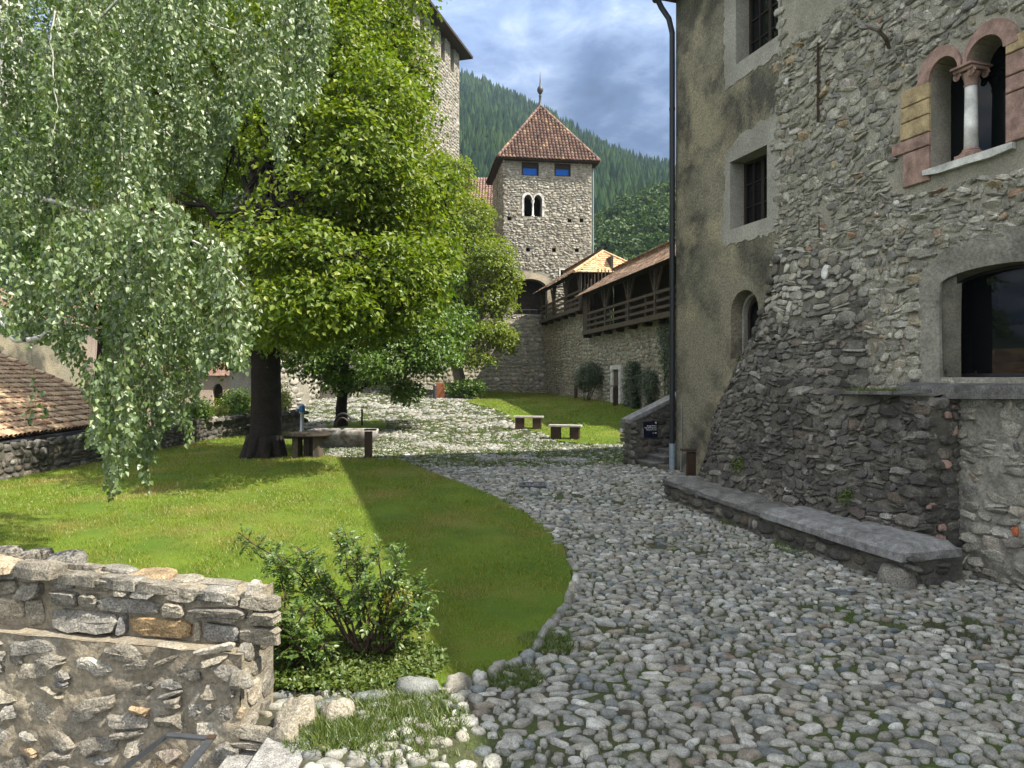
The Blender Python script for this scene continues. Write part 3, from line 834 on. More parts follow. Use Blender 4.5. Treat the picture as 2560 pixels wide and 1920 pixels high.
# casements
def casement(s0, s1, z0, z1, o, cols, rows, fw=.06):
    mb = MB()
    for a, b, c, d in ((s0, s0 + fw, z0, z1), (s1 - fw, s1, z0, z1), (s0 + fw, s1 - fw, z0, z0 + fw), (s0 + fw, s1 - fw, z1 - fw, z1)):
        P0 = HW([a, b, b, a], [c, c, d, d], [o] * 4); P1 = HW([a, b, b, a], [c, c, d, d], [o + .06] * 4); mb.prism(P0, P1)
    for i in range(1, cols):
        x = s0 + (s1 - s0) * i / cols; w = .045 if i * 2 == cols else .016; P0 = HW([x - w, x + w, x + w, x - w], [z0 + fw, z0 + fw, z1 - fw, z1 - fw], [o + .004] * 4); P1 = P0 + np.r_[HN, 0] * .045; mb.prism(P0, P1)
    for j in range(1, rows):
        z = z0 + (z1 - z0) * j / rows; w = .014; P0 = HW([s0 + fw, s1 - fw, s1 - fw, s0 + fw], [z - w, z - w, z + w, z + w], [o + .008] * 4); P1 = P0 + np.r_[HN, 0] * .032; mb.prism(P0, P1)
    f = mb.build("window", M_frame, house)
    mb = MB(); mb.add(HW([s0, s1, s1, s0], [z0, z0, z1, z1], [o + .012] * 4), [[0, 1, 2, 3]]); mb.build("pane", M_glass, f)
    return f
casement(2.475, 3.845, 9.395, 11.29, -.38, 4, 4)
casement(2.255, 3.505, 5.855, 7.335, -.41, 4, 3)
# niche with its small round-headed window
mb = MB(); outer = arch(2.285, 3.21, 3.03, 4.01, .45); inner = arch(2.34, 3.14, 3.03, 3.99, .40)
band(mb, inner[1:] + inner[:1], outer[1:] + outer[:1], HW, -.40, -.28); f = mb.build("niche_window", M_plaster_lt, house)
mb = MB(); ii = np.array(arch(2.40, 3.10, 3.03, 3.98, .36)); mb.add(HW(ii[:, 0], ii[:, 1], np.full(len(ii), -.395)), [list(range(len(ii)))]); mb.build("pane", M_glass, f)
mb = MB(); i2 = arch(2.46, 3.04, 3.03, 3.96, .31); i1 = arch(2.40, 3.10, 3.03, 3.98, .36); band(mb, i2[1:] + i2[:1], i1[1:] + i1[:1], HW, -.39, -.345); mb.build("frame", M_frame, f)
# red arched twin window
mb = MB()
for a, b, ra, lab in ((7.31, 7.795, .26, 0), (7.935, 8.48, .27, 1)):
    i1 = ar(a, b, 7.10, ra, 14); o1 = ar(a - .20 + .14 * lab, b + .20 - .145 * (1 - lab), 7.10, ra + .185, 14); band(mb, i1, o1, HW, -.3, .05 + .004 * lab)
tw = mb.build("twin_window", M_red, house)
def blocks(name, mat, items):
    for s0, s1, z0, z1 in items:
        mb = MB(); P0 = HW([s0, s1, s1, s0], [z0, z0, z1, z1], [-.30] * 4); b = .012
        P1 = HW([s0, s1, s1, s0], [z0, z0, z1, z1], [.030] * 4); P2 = HW([s0 + b, s1 - b, s1 - b, s0 + b], [z0 + b, z0 + b, z1 - b, z1 - b], [.045] * 4)
        k = np.arange(4); k2 = (k + 1) % 4; V = np.concatenate([P0, P1, P2])
        mb.add(V, np.concatenate([np.stack([k, k2, k2 + 4, k + 4], -1), np.stack([k + 4, k2 + 4, k2 + 8, k + 8], -1), [[8, 9, 10, 11]]]))
        mb.build(name, mat, tw)
blocks("jamb_block", M_yellow, [(6.80, 7.308, 6.86, 7.12), (6.79, 7.308, 6.62, 6.85), (6.78, 7.308, 6.35, 6.61), (8.50, 8.95, 6.98, 7.20)])
blocks("jamb_block", M_red, [(6.62, 7.308, 6.14, 6.335), (6.83, 7.308, 5.60, 6.125), (8.50, 8.9, 6.68, 6.965), (8.50, 9.0, 6.45, 6.665), (8.5, 8.92, 5.78, 6.435)])
mb = MB(); zz_ = np.array([[7.22, 5.69], [7.5, 5.655], [7.9, 5.66], [8.3, 5.65], [8.62, 5.68], [8.62, 5.765], [7.22, 5.765]])
mb.prism(HW(zz_[:, 0], zz_[:, 1], np.full(7, -.3)), HW(zz_[:, 0], zz_[:, 1], np.full(7, .075))); mb.build("sill", M_sill, tw)
c = HW(7.865, 5.766, -.13)
mb = MB(); mb.lathe(c, [(0, .155), (.092, .155), (.088, .5), (.080, .95), (.08, 1.07), (0, 1.07)], 20); cp = mb.build("column", M_marble, tw, smooth=True)
mb = MB(); mb.box(c + np.array([0, 0, .035]), (.30, .30, .07), math.atan2(HT[1], HT[0]), .008)
mb.lathe(c, [(.0, .07), (.145, .07), (.15, .09), (.13, .108), (.112, .115), (.118, .13), (.112, .148), (.095, .157), (0, .157)], 20); mb.build("column_base", M_red, tw)
mb = MB(); mb.lathe(c, [(0, 1.06), (.092, 1.06), (.095, 1.085), (.082, 1.095), (.095, 1.16), (.13, 1.24), (.0, 1.24)], 20)
mb.box(c + np.array([0, 0, 1.285]), (.30, .34, .055), math.atan2(HT[1], HT[0]), .01); mb.box(c + np.array([0, 0, 1.325]), (.34, .42, .035), math.atan2(HT[1], HT[0]), .006)
for du in (-.115, .115):
    for dn in (.1, -.1):
        p = c + np.array([HT[0] * du + HN[0] * dn, HT[1] * du + HN[1] * dn, 1.215])
        a = np.linspace(0, 4.2 * math.pi, 34); rr = .062 - .0040 * a
        sp = p + np.stack([np.cos(a) * rr * HT[0] + HN[0] * .035 * np.sign(dn), np.cos(a) * rr * HT[1] + HN[1] * .035 * np.sign(dn), np.sin(a) * rr], -1)
        mb.tube(sp, .0125, 6)
mb.build("capital", M_red, tw)
mb = MB(); b_ = np.array(H_BI); mb.add(HW(b_[:, 0], b_[:, 1], np.full(len(b_), -.40)), geometry.tessellate_polygon([[Vector((p[0], p[1], 0)) for p in H_BI]])); mb.build("pane", M_glass, tw)
# big arched opening
mb = MB(); i1 = arch(7.53, 9.21, 2.665, 3.95, .17, 16); o1 = arch(7.482, 9.258, 2.612, 3.974, .188, 16); band(mb, i1 + i1[:1], o1 + o1[:1], HW, -.34, -.29); bw = mb.build("arched_window", M_black, house)
mb = MB(); b_ = np.array(arch(7.49, 9.25, 2.62, 3.97, .185, 16)); mb.add(HW(b_[:, 0], b_[:, 1], np.full(len(b_), -.32)), [list(range(len(b_)))]); mb.build("pane", M_glass, bw)
# patched render below it, ledge slabs
mb = MB(); U, V = np.meshgrid(np.linspace(7.7, 11, 67), np.linspace(-.5, 2.56, 62)); uv = np.stack([U, V], -1).reshape(-1, 2)
o = .030 + .026 * vnoise(uv, 3.0, 31) + .016 * vnoise(uv, 9.5, 32); i, j = np.meshgrid(np.arange(66), np.arange(61)); a = (j * 67 + i).ravel()
mb.add(HW(uv[:, 0], uv[:, 1], o), np.stack([a, a + 1, a + 68, a + 67], -1)); mb.mi = 1
cl = courses(7.86, 10.6, -.3, 2.4, (.10, .22), (.13, .4), .3, .3); cl = cl[(vnoise(cl[:, :2], 1.4, 41) > .15) | (cl[:, 0] < 8.15)]; mb.sm = False; stones(mb, cl, lambda u, v, o: HW(u, v, o + .030), 11, .03, .006, .25, .2, 3.4, 2, .9, sink=.06, ang=.9)
mb.mi = 2; stones(mb, [(8.65, .55, .09, .14)], lambda u, v, o: HW(u, v, o + .06), 10, .04, .0, .2, .1, 3.2, 2, .2, sink=.06)
mb.build("patched_wall", [M_plaster_rt, M_rubble, stone_mat("brick_fragment", [(0, (.36, .11, .05)), (1, (.38, .12, .06))], 20)], house)
mb = MB(); P0 = HW([7.0, 9.4, 9.4, 7.0], [2.28, 2.34, 2.45, 2.45], [.36, .10, -.30, -.30]); P1 = HW([7.0, 9.4, 9.4, 7.0], [2.47, 2.51, 2.60, 2.60], [.34, .10, -.30, -.30]); mb.prism(P0, P1); mb.build("window_ledge", M_bench_stone, house)

# battered base of dark rubble
mb = MB(); ns, nz = 90, 80; U, V = np.meshgrid(np.linspace(.9, 7.8, ns), np.linspace(-.5, 5.4, nz)); i, j = np.meshgrid(np.arange(ns - 1), np.arange(nz - 1)); a = (j * ns + i).ravel()
tv = TO(U, V).ravel(); fq = np.stack([a, a + 1, a + ns + 1, a + ns], -1); fq = fq[(tv[fq] > .035).any(1)]; mb.add(HW(U.ravel(), V.ravel(), np.where(tv < .05, tv - .06, tv - .015)), fq)
zz_ = np.linspace(-.5, 2.37, 24); V = np.concatenate([HW(7.8, zz_, TO(7.8, zz_) - .015), HW(7.8, zz_, 0 * zz_ - .1)]); k = np.arange(23); mb.add(V, np.stack([k, k + 1, k + 25, k + 24], -1))
mb.mi = 1; mb.sm = False
TM = lambda u, v, o: HW(u, v, TO(u, v) + o)
cl = courses(1.0, 7.62, -.3, 5.2, (.08, .21), (.10, .40), .34, .30)
cl = cl[TO(cl[:, 0] - cl[:, 2] * .4, cl[:, 1]) > .05]
cl = cl[~((cl[:, 0] > 6.1) & (cl[:, 1] > 2.27))]; cl = cl[vnoise(cl[:, :2], 1.8, 51) < 1.0]
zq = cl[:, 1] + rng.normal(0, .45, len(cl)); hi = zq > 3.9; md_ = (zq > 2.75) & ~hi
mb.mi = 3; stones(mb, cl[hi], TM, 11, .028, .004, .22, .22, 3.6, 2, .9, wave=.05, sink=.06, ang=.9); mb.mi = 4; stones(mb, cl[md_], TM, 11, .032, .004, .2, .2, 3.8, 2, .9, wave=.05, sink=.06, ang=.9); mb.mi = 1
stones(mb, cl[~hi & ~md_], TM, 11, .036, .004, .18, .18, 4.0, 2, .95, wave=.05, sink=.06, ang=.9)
c2 = courses(1.2, 7.5, -.3, 3.6, (.06, .11), (.08, .2), .2, .4); c2 = c2[TO(c2[:, 0] - .06, c2[:, 1]) > .06]; c2 = c2[~((c2[:, 0] > 6.05) & (c2[:, 1] > 2.27))]
stones(mb, c2[rng.random(len(c2)) < .40], TM, 8, .04, .008, .5, .2, 2.4, 2, .4, sink=.06)
# stones of the slanting left edge and of the corner
c3 = []
for z in np.arange(.35, 5.0, .2):
    s = np.interp(z, [.3, 1.09, 1.8, 2.41, 2.99, 3.54, 4.22, 4.78, 5.4], [1.15, 1.62, 1.85, 2.35, 2.7, 3.13, 3.52, 3.74, 3.9]); c3.append((s + rng.uniform(0, .12), z, rng.uniform(.28, .5), rng.uniform(.18, .28)))
c3 = np.array(c3); stones(mb, c3, TM, 11, .07, .01, .12, .16, 2.8, 2, .3, sink=.12)
c4 = []
for i, z in enumerate(np.arange(-.15, 2.2, .2)):
    w = .42 if i % 2 else .26; c4.append((7.8 - w / 2 + .03, z + .1, w, .205))
stones(mb, np.array(c4), TM, 11, .07, .012, .04, .08, 4, 2, .2, sink=.10)
RF = lambda u, v, o: HW(7.8 + o, v, u)
cl = courses(-.05, .9, -.3, 2.3, (.13, .22), (.18, .4), .2, .15); cl = cl[cl[:, 0] + cl[:, 2] * .5 < TO(7.8, cl[:, 1]) + .05]
stones(mb, cl, RF, 10, .05, .012, .08, .12, 3, 2, .3, sink=.06)
mb.mi = 2; cl = cl[(rng.random(len(cl)) < .3)]; stones(mb, cl, lambda u, v, o: RF(u, v, o + .012), 10, .05, .03, .08, .12, 3, 2, .3, sink=.06)
mb.build("battered_base", [M_mortar_dark, M_talus, M_red, M_rubble, M_mid], house)
mb = MB(); pts = [(5.85, 2.36, .52), (6.6, 2.37, .60), (7.25, 2.38, .62), (7.78, 2.41, .56)]
for k in range(3):
    a, b = pts[k], pts[k + 1]; A = HW(*a), HW(*b); mb.bar(HW(a[0] + .01, a[1], a[2]), HW(b[0] - .01, b[1], b[2]), .14, .055)
mb.build("ledge_slab", M_bench_stone, house)
# old iron bar and hook fixed to the wall, patch of white mortar
mb = MB(); mb.bar(HW(5.0, 7.28, .06), HW(5.0, 8.72, .06), .035); mb.bar(HW(4.95, 8.0, .055), HW(5.05, 8.0, .055), .03); mb.build("iron_bar", M_rust, house)
mb = MB(); mb.bar(HW(5.03, 5.15, .06), HW(5.02, 5.55, .06), .015); mb.build("iron_bar", M_rust, house)
mb = MB(); mb.tube([HW(6.55, 7.95, .02), HW(6.62, 8.05, .16), HW(6.60, 8.16, .28), HW(6.46, 8.26, .30), HW(6.30, 8.40, .26)], [.03, .034, .03, .022, .010], 7); mb.tube([HW(6.60, 8.14, .27), HW(6.72, 8.22, .3), HW(6.86, 8.25, .26)], [.022, .018, .007], 6); mb.build("branch_hook", M_timber, house)
mb = MB(); stones(mb, [(wp(2076, 681)[0], wp(2076, 681)[1], .17, .27)], lambda u, v, o: HW(u, v, o + TO(u, v) + .02), 12, .03, 0, .1, .14, 3, 2, .1, sink=.1); mb.build("white_patch", M_sill, house)
for q in [(wp(2243, 507)[0], wp(2243, 507)[1], .12, .1), (wp(1968, 205)[0], wp(1968, 205)[1], .15, .17)]:
    mb = MB(); stones(mb, [q], HW, 10, .06, 0, .3, .15, 2.4, 2, .1); mb.build("white_patch", M_sill, house)
# rain pipe with its grey foot, lightning cable
mb = MB(); mb.tube([HW(.02, .95, .12), HW(.02, 6, .12), HW(.02, 11.2, .12), HW(.0, 11.55, .2), HW(-.1, 11.85, .35), HW(-.1, 12.0, .44)], .068, 12)
for z in (1.9, 4.3, 6.8, 9.3): mb.lathe(HW(.02, z, .12), [(.0, -.03), (.078, -.03), (.078, .03), (0, .03)], 12)
dp = mb.build("downpipe", M_black, house, smooth=False)
mb = MB(); mb.tube([HW(.02, .2, .12), HW(.02, .97, .12)], .076, 12); mb.build("pipe_foot", M_zinc, dp)
mb = MB(); mb.tube([HW(.32, .25, .06), HW(.32, 1.2, .04), HW(.30, 2.0, .03)], .012, 6); mb.build("cable", M_zinc, house)
# eaves and roof
mb = MB(); e = .36
E0 = HW([-.25, 24.7, 24.7, -.25], [12.12] * 4, [e, e, -11.7, -11.7]); E1 = HW([-.25, 24.7, 24.7, -.25], [12.25] * 4, [e, e, -11.7, -11.7]); mb.prism(E0, E1); mb.build('eaves', M_darkwood, house); mb = MB()
rg = HW([4.0, 20.0], [15.6, 15.6], [-5.4, -5.4]); V = np.concatenate([E1 + [0, 0, .003], rg]); mb.add(V, [[0, 1, 5, 4], [2, 3, 4, 5]], [[1, 2, 5], [3, 0, 4]]); rf = mb.build("roof", M_tile_red, house)
mb = MB(); mb.tube([HW(-.3, 12.12, e + .07), HW(24.7, 12.12, e + .07)], .075, 10); mb.build("gutter", M_black, rf)

# weeds on the ledge
mb = MB(); n = 700; ss = rng.uniform(6.05, 7.4, n); oo = rng.uniform(.1, .5, n); P = HW(ss, np.full(n, 2.36), oo); blades(mb, P[:, 0], P[:, 1], P[:, 2], rng.uniform(.03, .12, n), rng.uniform(.012, .03, n), lean=.8)
tag(mb.build("ledge_weeds", M_weed, origin=HW(6.7, 2.36, .3)), "small green weeds growing on the stone ledge beside the big dark arch", "weeds", kind='stuff')
mb = MB()
for s, z, r_, n in ((4.05, .95, .16, 160), (6.6, .75, .14, 130), (6.2, .35, .1, 70), (2.9, 3.0, .07, 40)):
    a = rng.uniform(0, 6.28, n); q = np.sqrt(rng.random(n)) * r_; P = TM(s + np.cos(a) * q, z + np.sin(a) * q * .9, np.full(n, .05)); 
    leaves(mb, P, unit(n) + np.r_[HN, -.3], unit(n) + np.r_[HN, .8], rng.uniform(.03, .06, n), .7)
tag(mb.build("wall_weeds", M_weed, origin=HW(5, .8, 1)), "small leafy weeds rooted in the joints of the dark battered wall", "weeds", kind='stuff')

# ------------------------------------------------------------------ stone bench along the wall
sb = thing("stone_bench", "long built in stone bench along the foot of the dark wall", "bench", tuple(HW(5.5, gz(*HW(5.5, 0, 1.5)[:2]), 1.5)))
def bench_front(s): return np.interp(s, [2.7, 5.0, 8.3], [1.90, 1.80, 1.62])
def bench_z(s):
    p = HW(s, 0, bench_front(s)); return GZ(p[..., 0], p[..., 1])
mb = MB(); ss = np.linspace(2.74, 8.28, 40); f = bench_front(ss) - .07; b = TO(ss, .3) - .25; z0 = bench_z(ss) - .3; z1 = bench_z(ss) + .36
P = [HW(ss, z0, f), HW(ss, z1, f), HW(ss, z1, b)]; V = np.concatenate(P); k = np.arange(39); n = 40
mb.add(V, np.concatenate([np.stack([k, k + 1, k + 1 + n, k + n], -1), np.stack([k + n, k + 1 + n, k + 1 + 2 * n, k + 2 * n], -1)]))
for e in (0, 39):
    mb.add([P[0][e], P[1][e], P[2][e], P[2][e] - [0, 0, .66]], [[0, 1, 2, 3]])
mb.mi = 1; mb.sm = True
cl = courses(2.72, 8.3, -.10, .30, (.13, .2), (.2, .5), .2, .1); stones(mb, cl, lambda u, v, o: HW(u, bench_z(u) + v, bench_front(u) - .07 + o), 10, .05, .012, .08, .14, 2.8, 2, .3, sink=.06)
for s in (2.74, 8.28):
    cl = courses(.9, 1.7, -.07, .28, (.15, .22), (.2, .36), .1, .1); cl = cl[cl[:, 0] + cl[:, 2] / 2 < bench_front(s) - .02]; sg = -1 if s < 5 else 1
    stones(mb, cl, lambda u, v, o: HW(s + sg * o, bench_z(s) + v, u), 10, .05, .012, .08, .14, 2.8, 2, .3, sink=.05)
stones(mb, [(0, 0, .5, .42)], lambda u, v, o: HW(8.15 + u, bench_z(8.2) + o, 1.55 + v), 12, .20, 0, .2, .16, 2.4, 3, .2)
mb.build("base", [M_mortar_dark, M_talus], sb)
def slab(s0, s1, th=.11, mat=M_bench_stone, over=.02):
    """one rough seat slab between s0 and s1"""
    n, m = max(5, int((s1 - s0) / .09)), 9; U, Q = np.meshgrid(np.linspace(0, 1, n), np.linspace(0, 1, m)); s = s0 + (s1 - s0) * U
    o = (bench_front(s) + over) * Q + (TO(s, .45) - .12) * (1 - Q); z = bench_z(s) + .36 + th
    e = np.minimum.reduce([U * (s1 - s0), (1 - U) * (s1 - s0), (1 - Q) * .6, Q * 3]); rnd = np.sqrt(np.clip(1 - (1 - np.clip(e / .05, 0, 1)) ** 2, 0, 1))
    q = np.stack([s, o], -1); h = th * (.55 + .45 * rnd) + .014 * vnoise(q, 4.5, int(s0 * 10)) + .006 * vnoise(q, 14, 3)
    zt = bench_z(s) + .355 + h; o2 = o + .012 * vnoise(np.stack([s, zt * 0], -1), 9, 5) * (Q > .9)
    top = HW(s, zt, o2).reshape(-1, 3); bot = HW(s, bench_z(s) + .352, o).reshape(-1, 3); mb = MB()
    i, j = np.meshgrid(np.arange(n - 1), np.arange(m - 1)); a = (j * n + i).ravel(); mb.sm = True
    mb.add(top, np.stack([a, a + 1, a + n + 1, a + n], -1)); mb.sm = False
    rim = np.r_[np.arange(n), np.arange(1, m) * n + n - 1, (m - 1) * n + np.arange(n - 2, -1, -1), np.arange(m - 2, 0, -1) * n]
    k = np.arange(len(rim)); k2 = (k + 1) % len(rim); mb.add(np.concatenate([top[rim], bot[rim]]), np.stack([k, k2, k2 + len(rim), k + len(rim)], -1))
    return mb.build("seat_slab", mat, sb)
s = 2.66
for L in (.55, .62, .5, .7, .62):
    slab(s + .006, s + L - .006, rng.uniform(.11, .15)); s += L
M_bs2 = stone_mat("grey_granite_slab", [(0, (.20, .20, .195)), (1, (.215, .21, .205))], 26, stain=(1.4, .5, .75, .45), bs=.7, bd=.012, speck=.4)
slab(s + .006, 6.95, .17, M_bs2, .05); slab(6.962, 8.36, .20, M_bs2, .07)

# ------------------------------------------------------------------ outside stair at the far corner of the house
st = thing("stone_staircase", "small outdoor stone staircase with sloping parapet behind the black pipe", "staircase", tuple(HW(-.8, .25, 0)))
for k in range(7):
    o1 = .42 - .32 * k; z1 = .43 + .145 * k; mb = MB(); s1 = -.42 if k < 2 else -.03
    P0 = HW([-1.36, s1, s1, -1.36], [-.3] * 4, [o1 - .03, o1 - .03, o1 - .40, o1 - .40]); P1 = P0.copy(); P1[:, 2] = z1 - .05; mb.prism(P0, P1)
    P2 = HW([-1.36, s1 + .01, s1 + .01, -1.36], [z1 - .05] * 4, [o1, o1, o1 - .40, o1 - .40]); P3 = P2.copy(); P3[:, 2] = z1; mb.prism(P2, P3)
    mb.build("step", M_granite if False else M_bench_stone, st)
mb = MB()
lw = HW([-.40, -.02, -.02, -.40], [-.3] * 4, [.30, .30, -.6, -.6]); lt = lw.copy(); lt[:, 2] = .40; mb.prism(lw, lt); mb.build("stair_cheek", M_mortar_dark, st)
pl = lambda o: 1.44 + .43 * (.55 - o)
mb = MB(); oo = np.array([.55, .2, -3.2]); B0 = []; prof = [(.55, -.3), (.55, pl(.55)), (-3.2, pl(-3.2)), (-3.2, -.3)]
mb.prism(HW([-1.72] * 4, [p[1] for p in prof], [p[0] for p in prof]), HW([-1.36] * 4, [p[1] for p in prof], [p[0] for p in prof]))
mb.mi = 1; mb.sm = True
for fm in (lambda u, v, o: HW(-1.36 + o, v, u), lambda u, v, o: HW(-1.72 - o, v, u)):
    cl = courses(-3.0, .55, .1, 3, (.13, .22), (.2, .45), .25, .15); cl = cl[(cl[:, 1] + cl[:, 3] * .5 < pl(cl[:, 0])) & (cl[:, 0] + cl[:, 2] * .45 < .55)]; stones(mb, cl, fm, 9, .028, .014, .1, .14, 2.8, 2, .3, sink=.05)
cl = courses(-1.7, -1.38, .1, 1.42, (.14, .24), (.2, .36), .2, .1); stones(mb, cl, lambda u, v, o: HW(u, v, .55 + o), 9, .03, .012, .08, .12, 3, 2, .3, sink=.05)
mb.build("parapet", [M_mortar_dark, M_talus], st)
mb = MB(); P0 = HW([-1.78, -1.78, -1.30, -1.30], [pl(.62) - .01, pl(-3.2) - .01, pl(-3.2) - .01, pl(.62) - .01], [.62, -3.2, -3.2, .62]); P1 = P0 + [0, 0, .10]; mb.prism(P0, P1)
P0 = HW([-1.745, -1.745, -1.335, -1.335], [pl(.58) - .06, pl(-3.2) - .06, pl(-3.2) - .06, pl(.58) - .06], [.58, -3.2, -3.2, .58]); P1 = P0 + [0, 0, .055]; mb.prism(P0, P1)
mb.build("coping", M_bs2, st)

# direction sign on the parapet
def flat_text(body, size, fm, u, v, mb, align='RIGHT'):
    cu = bpy.data.curves.new("lettering", 'FONT'); cu.body = body; cu.size = size; cu.align_x = align; cu.extrude = .0008
    o = bpy.data.objects.new("lettering", cu); COL.objects.link(o); dg = bpy.context.evaluated_depsgraph_get()
    me = bpy.data.meshes.new_from_object(o.evaluated_get(dg)); bpy.data.objects.remove(o)
    V = np.array([v_.co[:] for v_ in me.vertices]); P = fm(u + V[:, 0], v + V[:, 1], V[:, 2])
    n4 = [list(p.vertices) for p in me.polygons]; by = {}
    for f in n4: by.setdefault(len(f), []).append(f)
    mb.add(P, *[np.array(f) for f in by.values()])
sg = thing("direction_sign", "dark navy direction sign with white words and arrow on the stair parapet", "sign", tuple(HW(-1.31, 1.2, 0)))
SF = lambda u, v, o: HW(-1.312 + np.asarray(o, float), v, -np.asarray(u, float))      # u runs to the right as seen
mb = MB(); mb.prism(SF([-.185, .225, .225, -.185], [1.0, 1.0, 1.435, 1.435], [-.03] * 4), SF([-.185, .225, .225, -.185], [1.0, 1.0, 1.435, 1.435], [.0] * 4)); mb.build("panel", M_sign, sg)
txt = MB()
for tx, sz, u_, v_ in (("Burggrafensaal", .050, .195, 1.305), ("Sala del Burgravio", .050, .195, 1.253), ("Burgrave's Hall", .050, .195, 1.201), ("WC", .042, .14, 1.110)):
    flat_text(tx, sz, SF, u_, v_, txt)
txt.build("lettering", M_white, sg)
mb = MB(); mb.box((0, 0, 0), (1, 1, 1)); mb = MB(); mb.add(SF([.155, .19, .19, .155], [1.112, 1.112, 1.142, 1.142], [.0015] * 4), [[0, 1, 2, 3]]); mb.build("symbol", M_white, sg)
mb = MB()
for a in ([(.150, 1.385), (.160, 1.375), (.192, 1.407), (.182, 1.417)], [(.150, 1.418), (.195, 1.418), (.195, 1.404), (.150, 1.404)], [(.181, 1.404), (.195, 1.404), (.195, 1.372), (.181, 1.372)]):
    q = np.array(a); mb.add(SF(q[:, 0], q[:, 1], np.full(4, .0015)), [[0, 1, 2, 3]])
mb.build("arrow", M_white, sg)
# small light box standing out behind the parapet
lb = thing("wall_lamp", "small white box lamp sticking out beside the stair parapet", "lamp", tuple(HW(-1.9, 1.15, .5)))
mb = MB(); mb.box(HW(-1.86, 1.17, .50), (.20, .22, .09), 0, .006); mb.build("housing", M_sill, lb)
mb = MB(); mb.bar(HW(-1.70, 1.15, .45), HW(-1.85, 1.15, .5), .04); mb.build("bracket", M_iron, lb)

# brown steel lecterns: one builder, own size each
def lectern(name, p, h, pw, pd, rz, label, cat="info post", plate=(.34, .26), tilt=0.0, mat=None, group="brown steel information posts about the castle yard", slim=False):
    p = np.array([p[0], p[1], gz(p[0], p[1])]); r = thing(name, label, cat, tuple(p), group)
    mb = MB(); mb.box((0, 0, h / 2 - .1), (pw, pd, h + .14), 0, .006); mb.V = [v + p for v in mb.V]; o1 = mb.build("post", mat or M_rust, r)
    mb = MB(); mb.box((-(plate[0] - pw) / 2, 0, h + .02), (plate[0], plate[1], .045), 0, .006); mb.V = [v + p for v in mb.V]; mb.build("plate", mat or M_rust, r)
    r.rotation_euler = (0, 0, rz); return r
pw = HW(1.35, 0, .42)
lectern("information_post", pw[:2], .66, .20, .11, 0, "brown steel post with a plate beside the black pipe", plate=(.33, .22))

# ------------------------------------------------------------------ curtain wall with the wooden wall walk
cw = thing("curtain_wall", "long rubble curtain wall below the wooden wall walk", "wall", tuple(GW(12, 1.3, 0)))
mb = MB(); mb.prism(GW([-14, 12.4, 12.4, -14], [0] * 4, [0, 0, -1.2, -1.2]), GW([-14, 12.4, 12.4, -14], [5.2] * 4, [0, 0, -1.2, -1.2]))
mb.prism(GW([12.4, 25, 25, 12.4], [0] * 4, [0, 0, -1.2, -1.2]), GW([12.4, 25, 25, 12.4], [6.75] * 4, [0, 0, -1.2, -1.2])); mb.mi = 1; mb.sm = True
cl = courses(-1.5, 24.2, .7, 6.7, (.14, .26), (.18, .44), .3, .25); cl = cl[(cl[:, 1] + cl[:, 3] * .5 < np.where(cl[:, 0] < 12.3, 5.15, 6.7))]
stones(mb, cl, GW, 9, .045, .012, .2, .18, 2.5, 2, .4, wave=.04, sink=.06)
mb.build("masonry", [M_wallmortar, M_wallstone], cw)

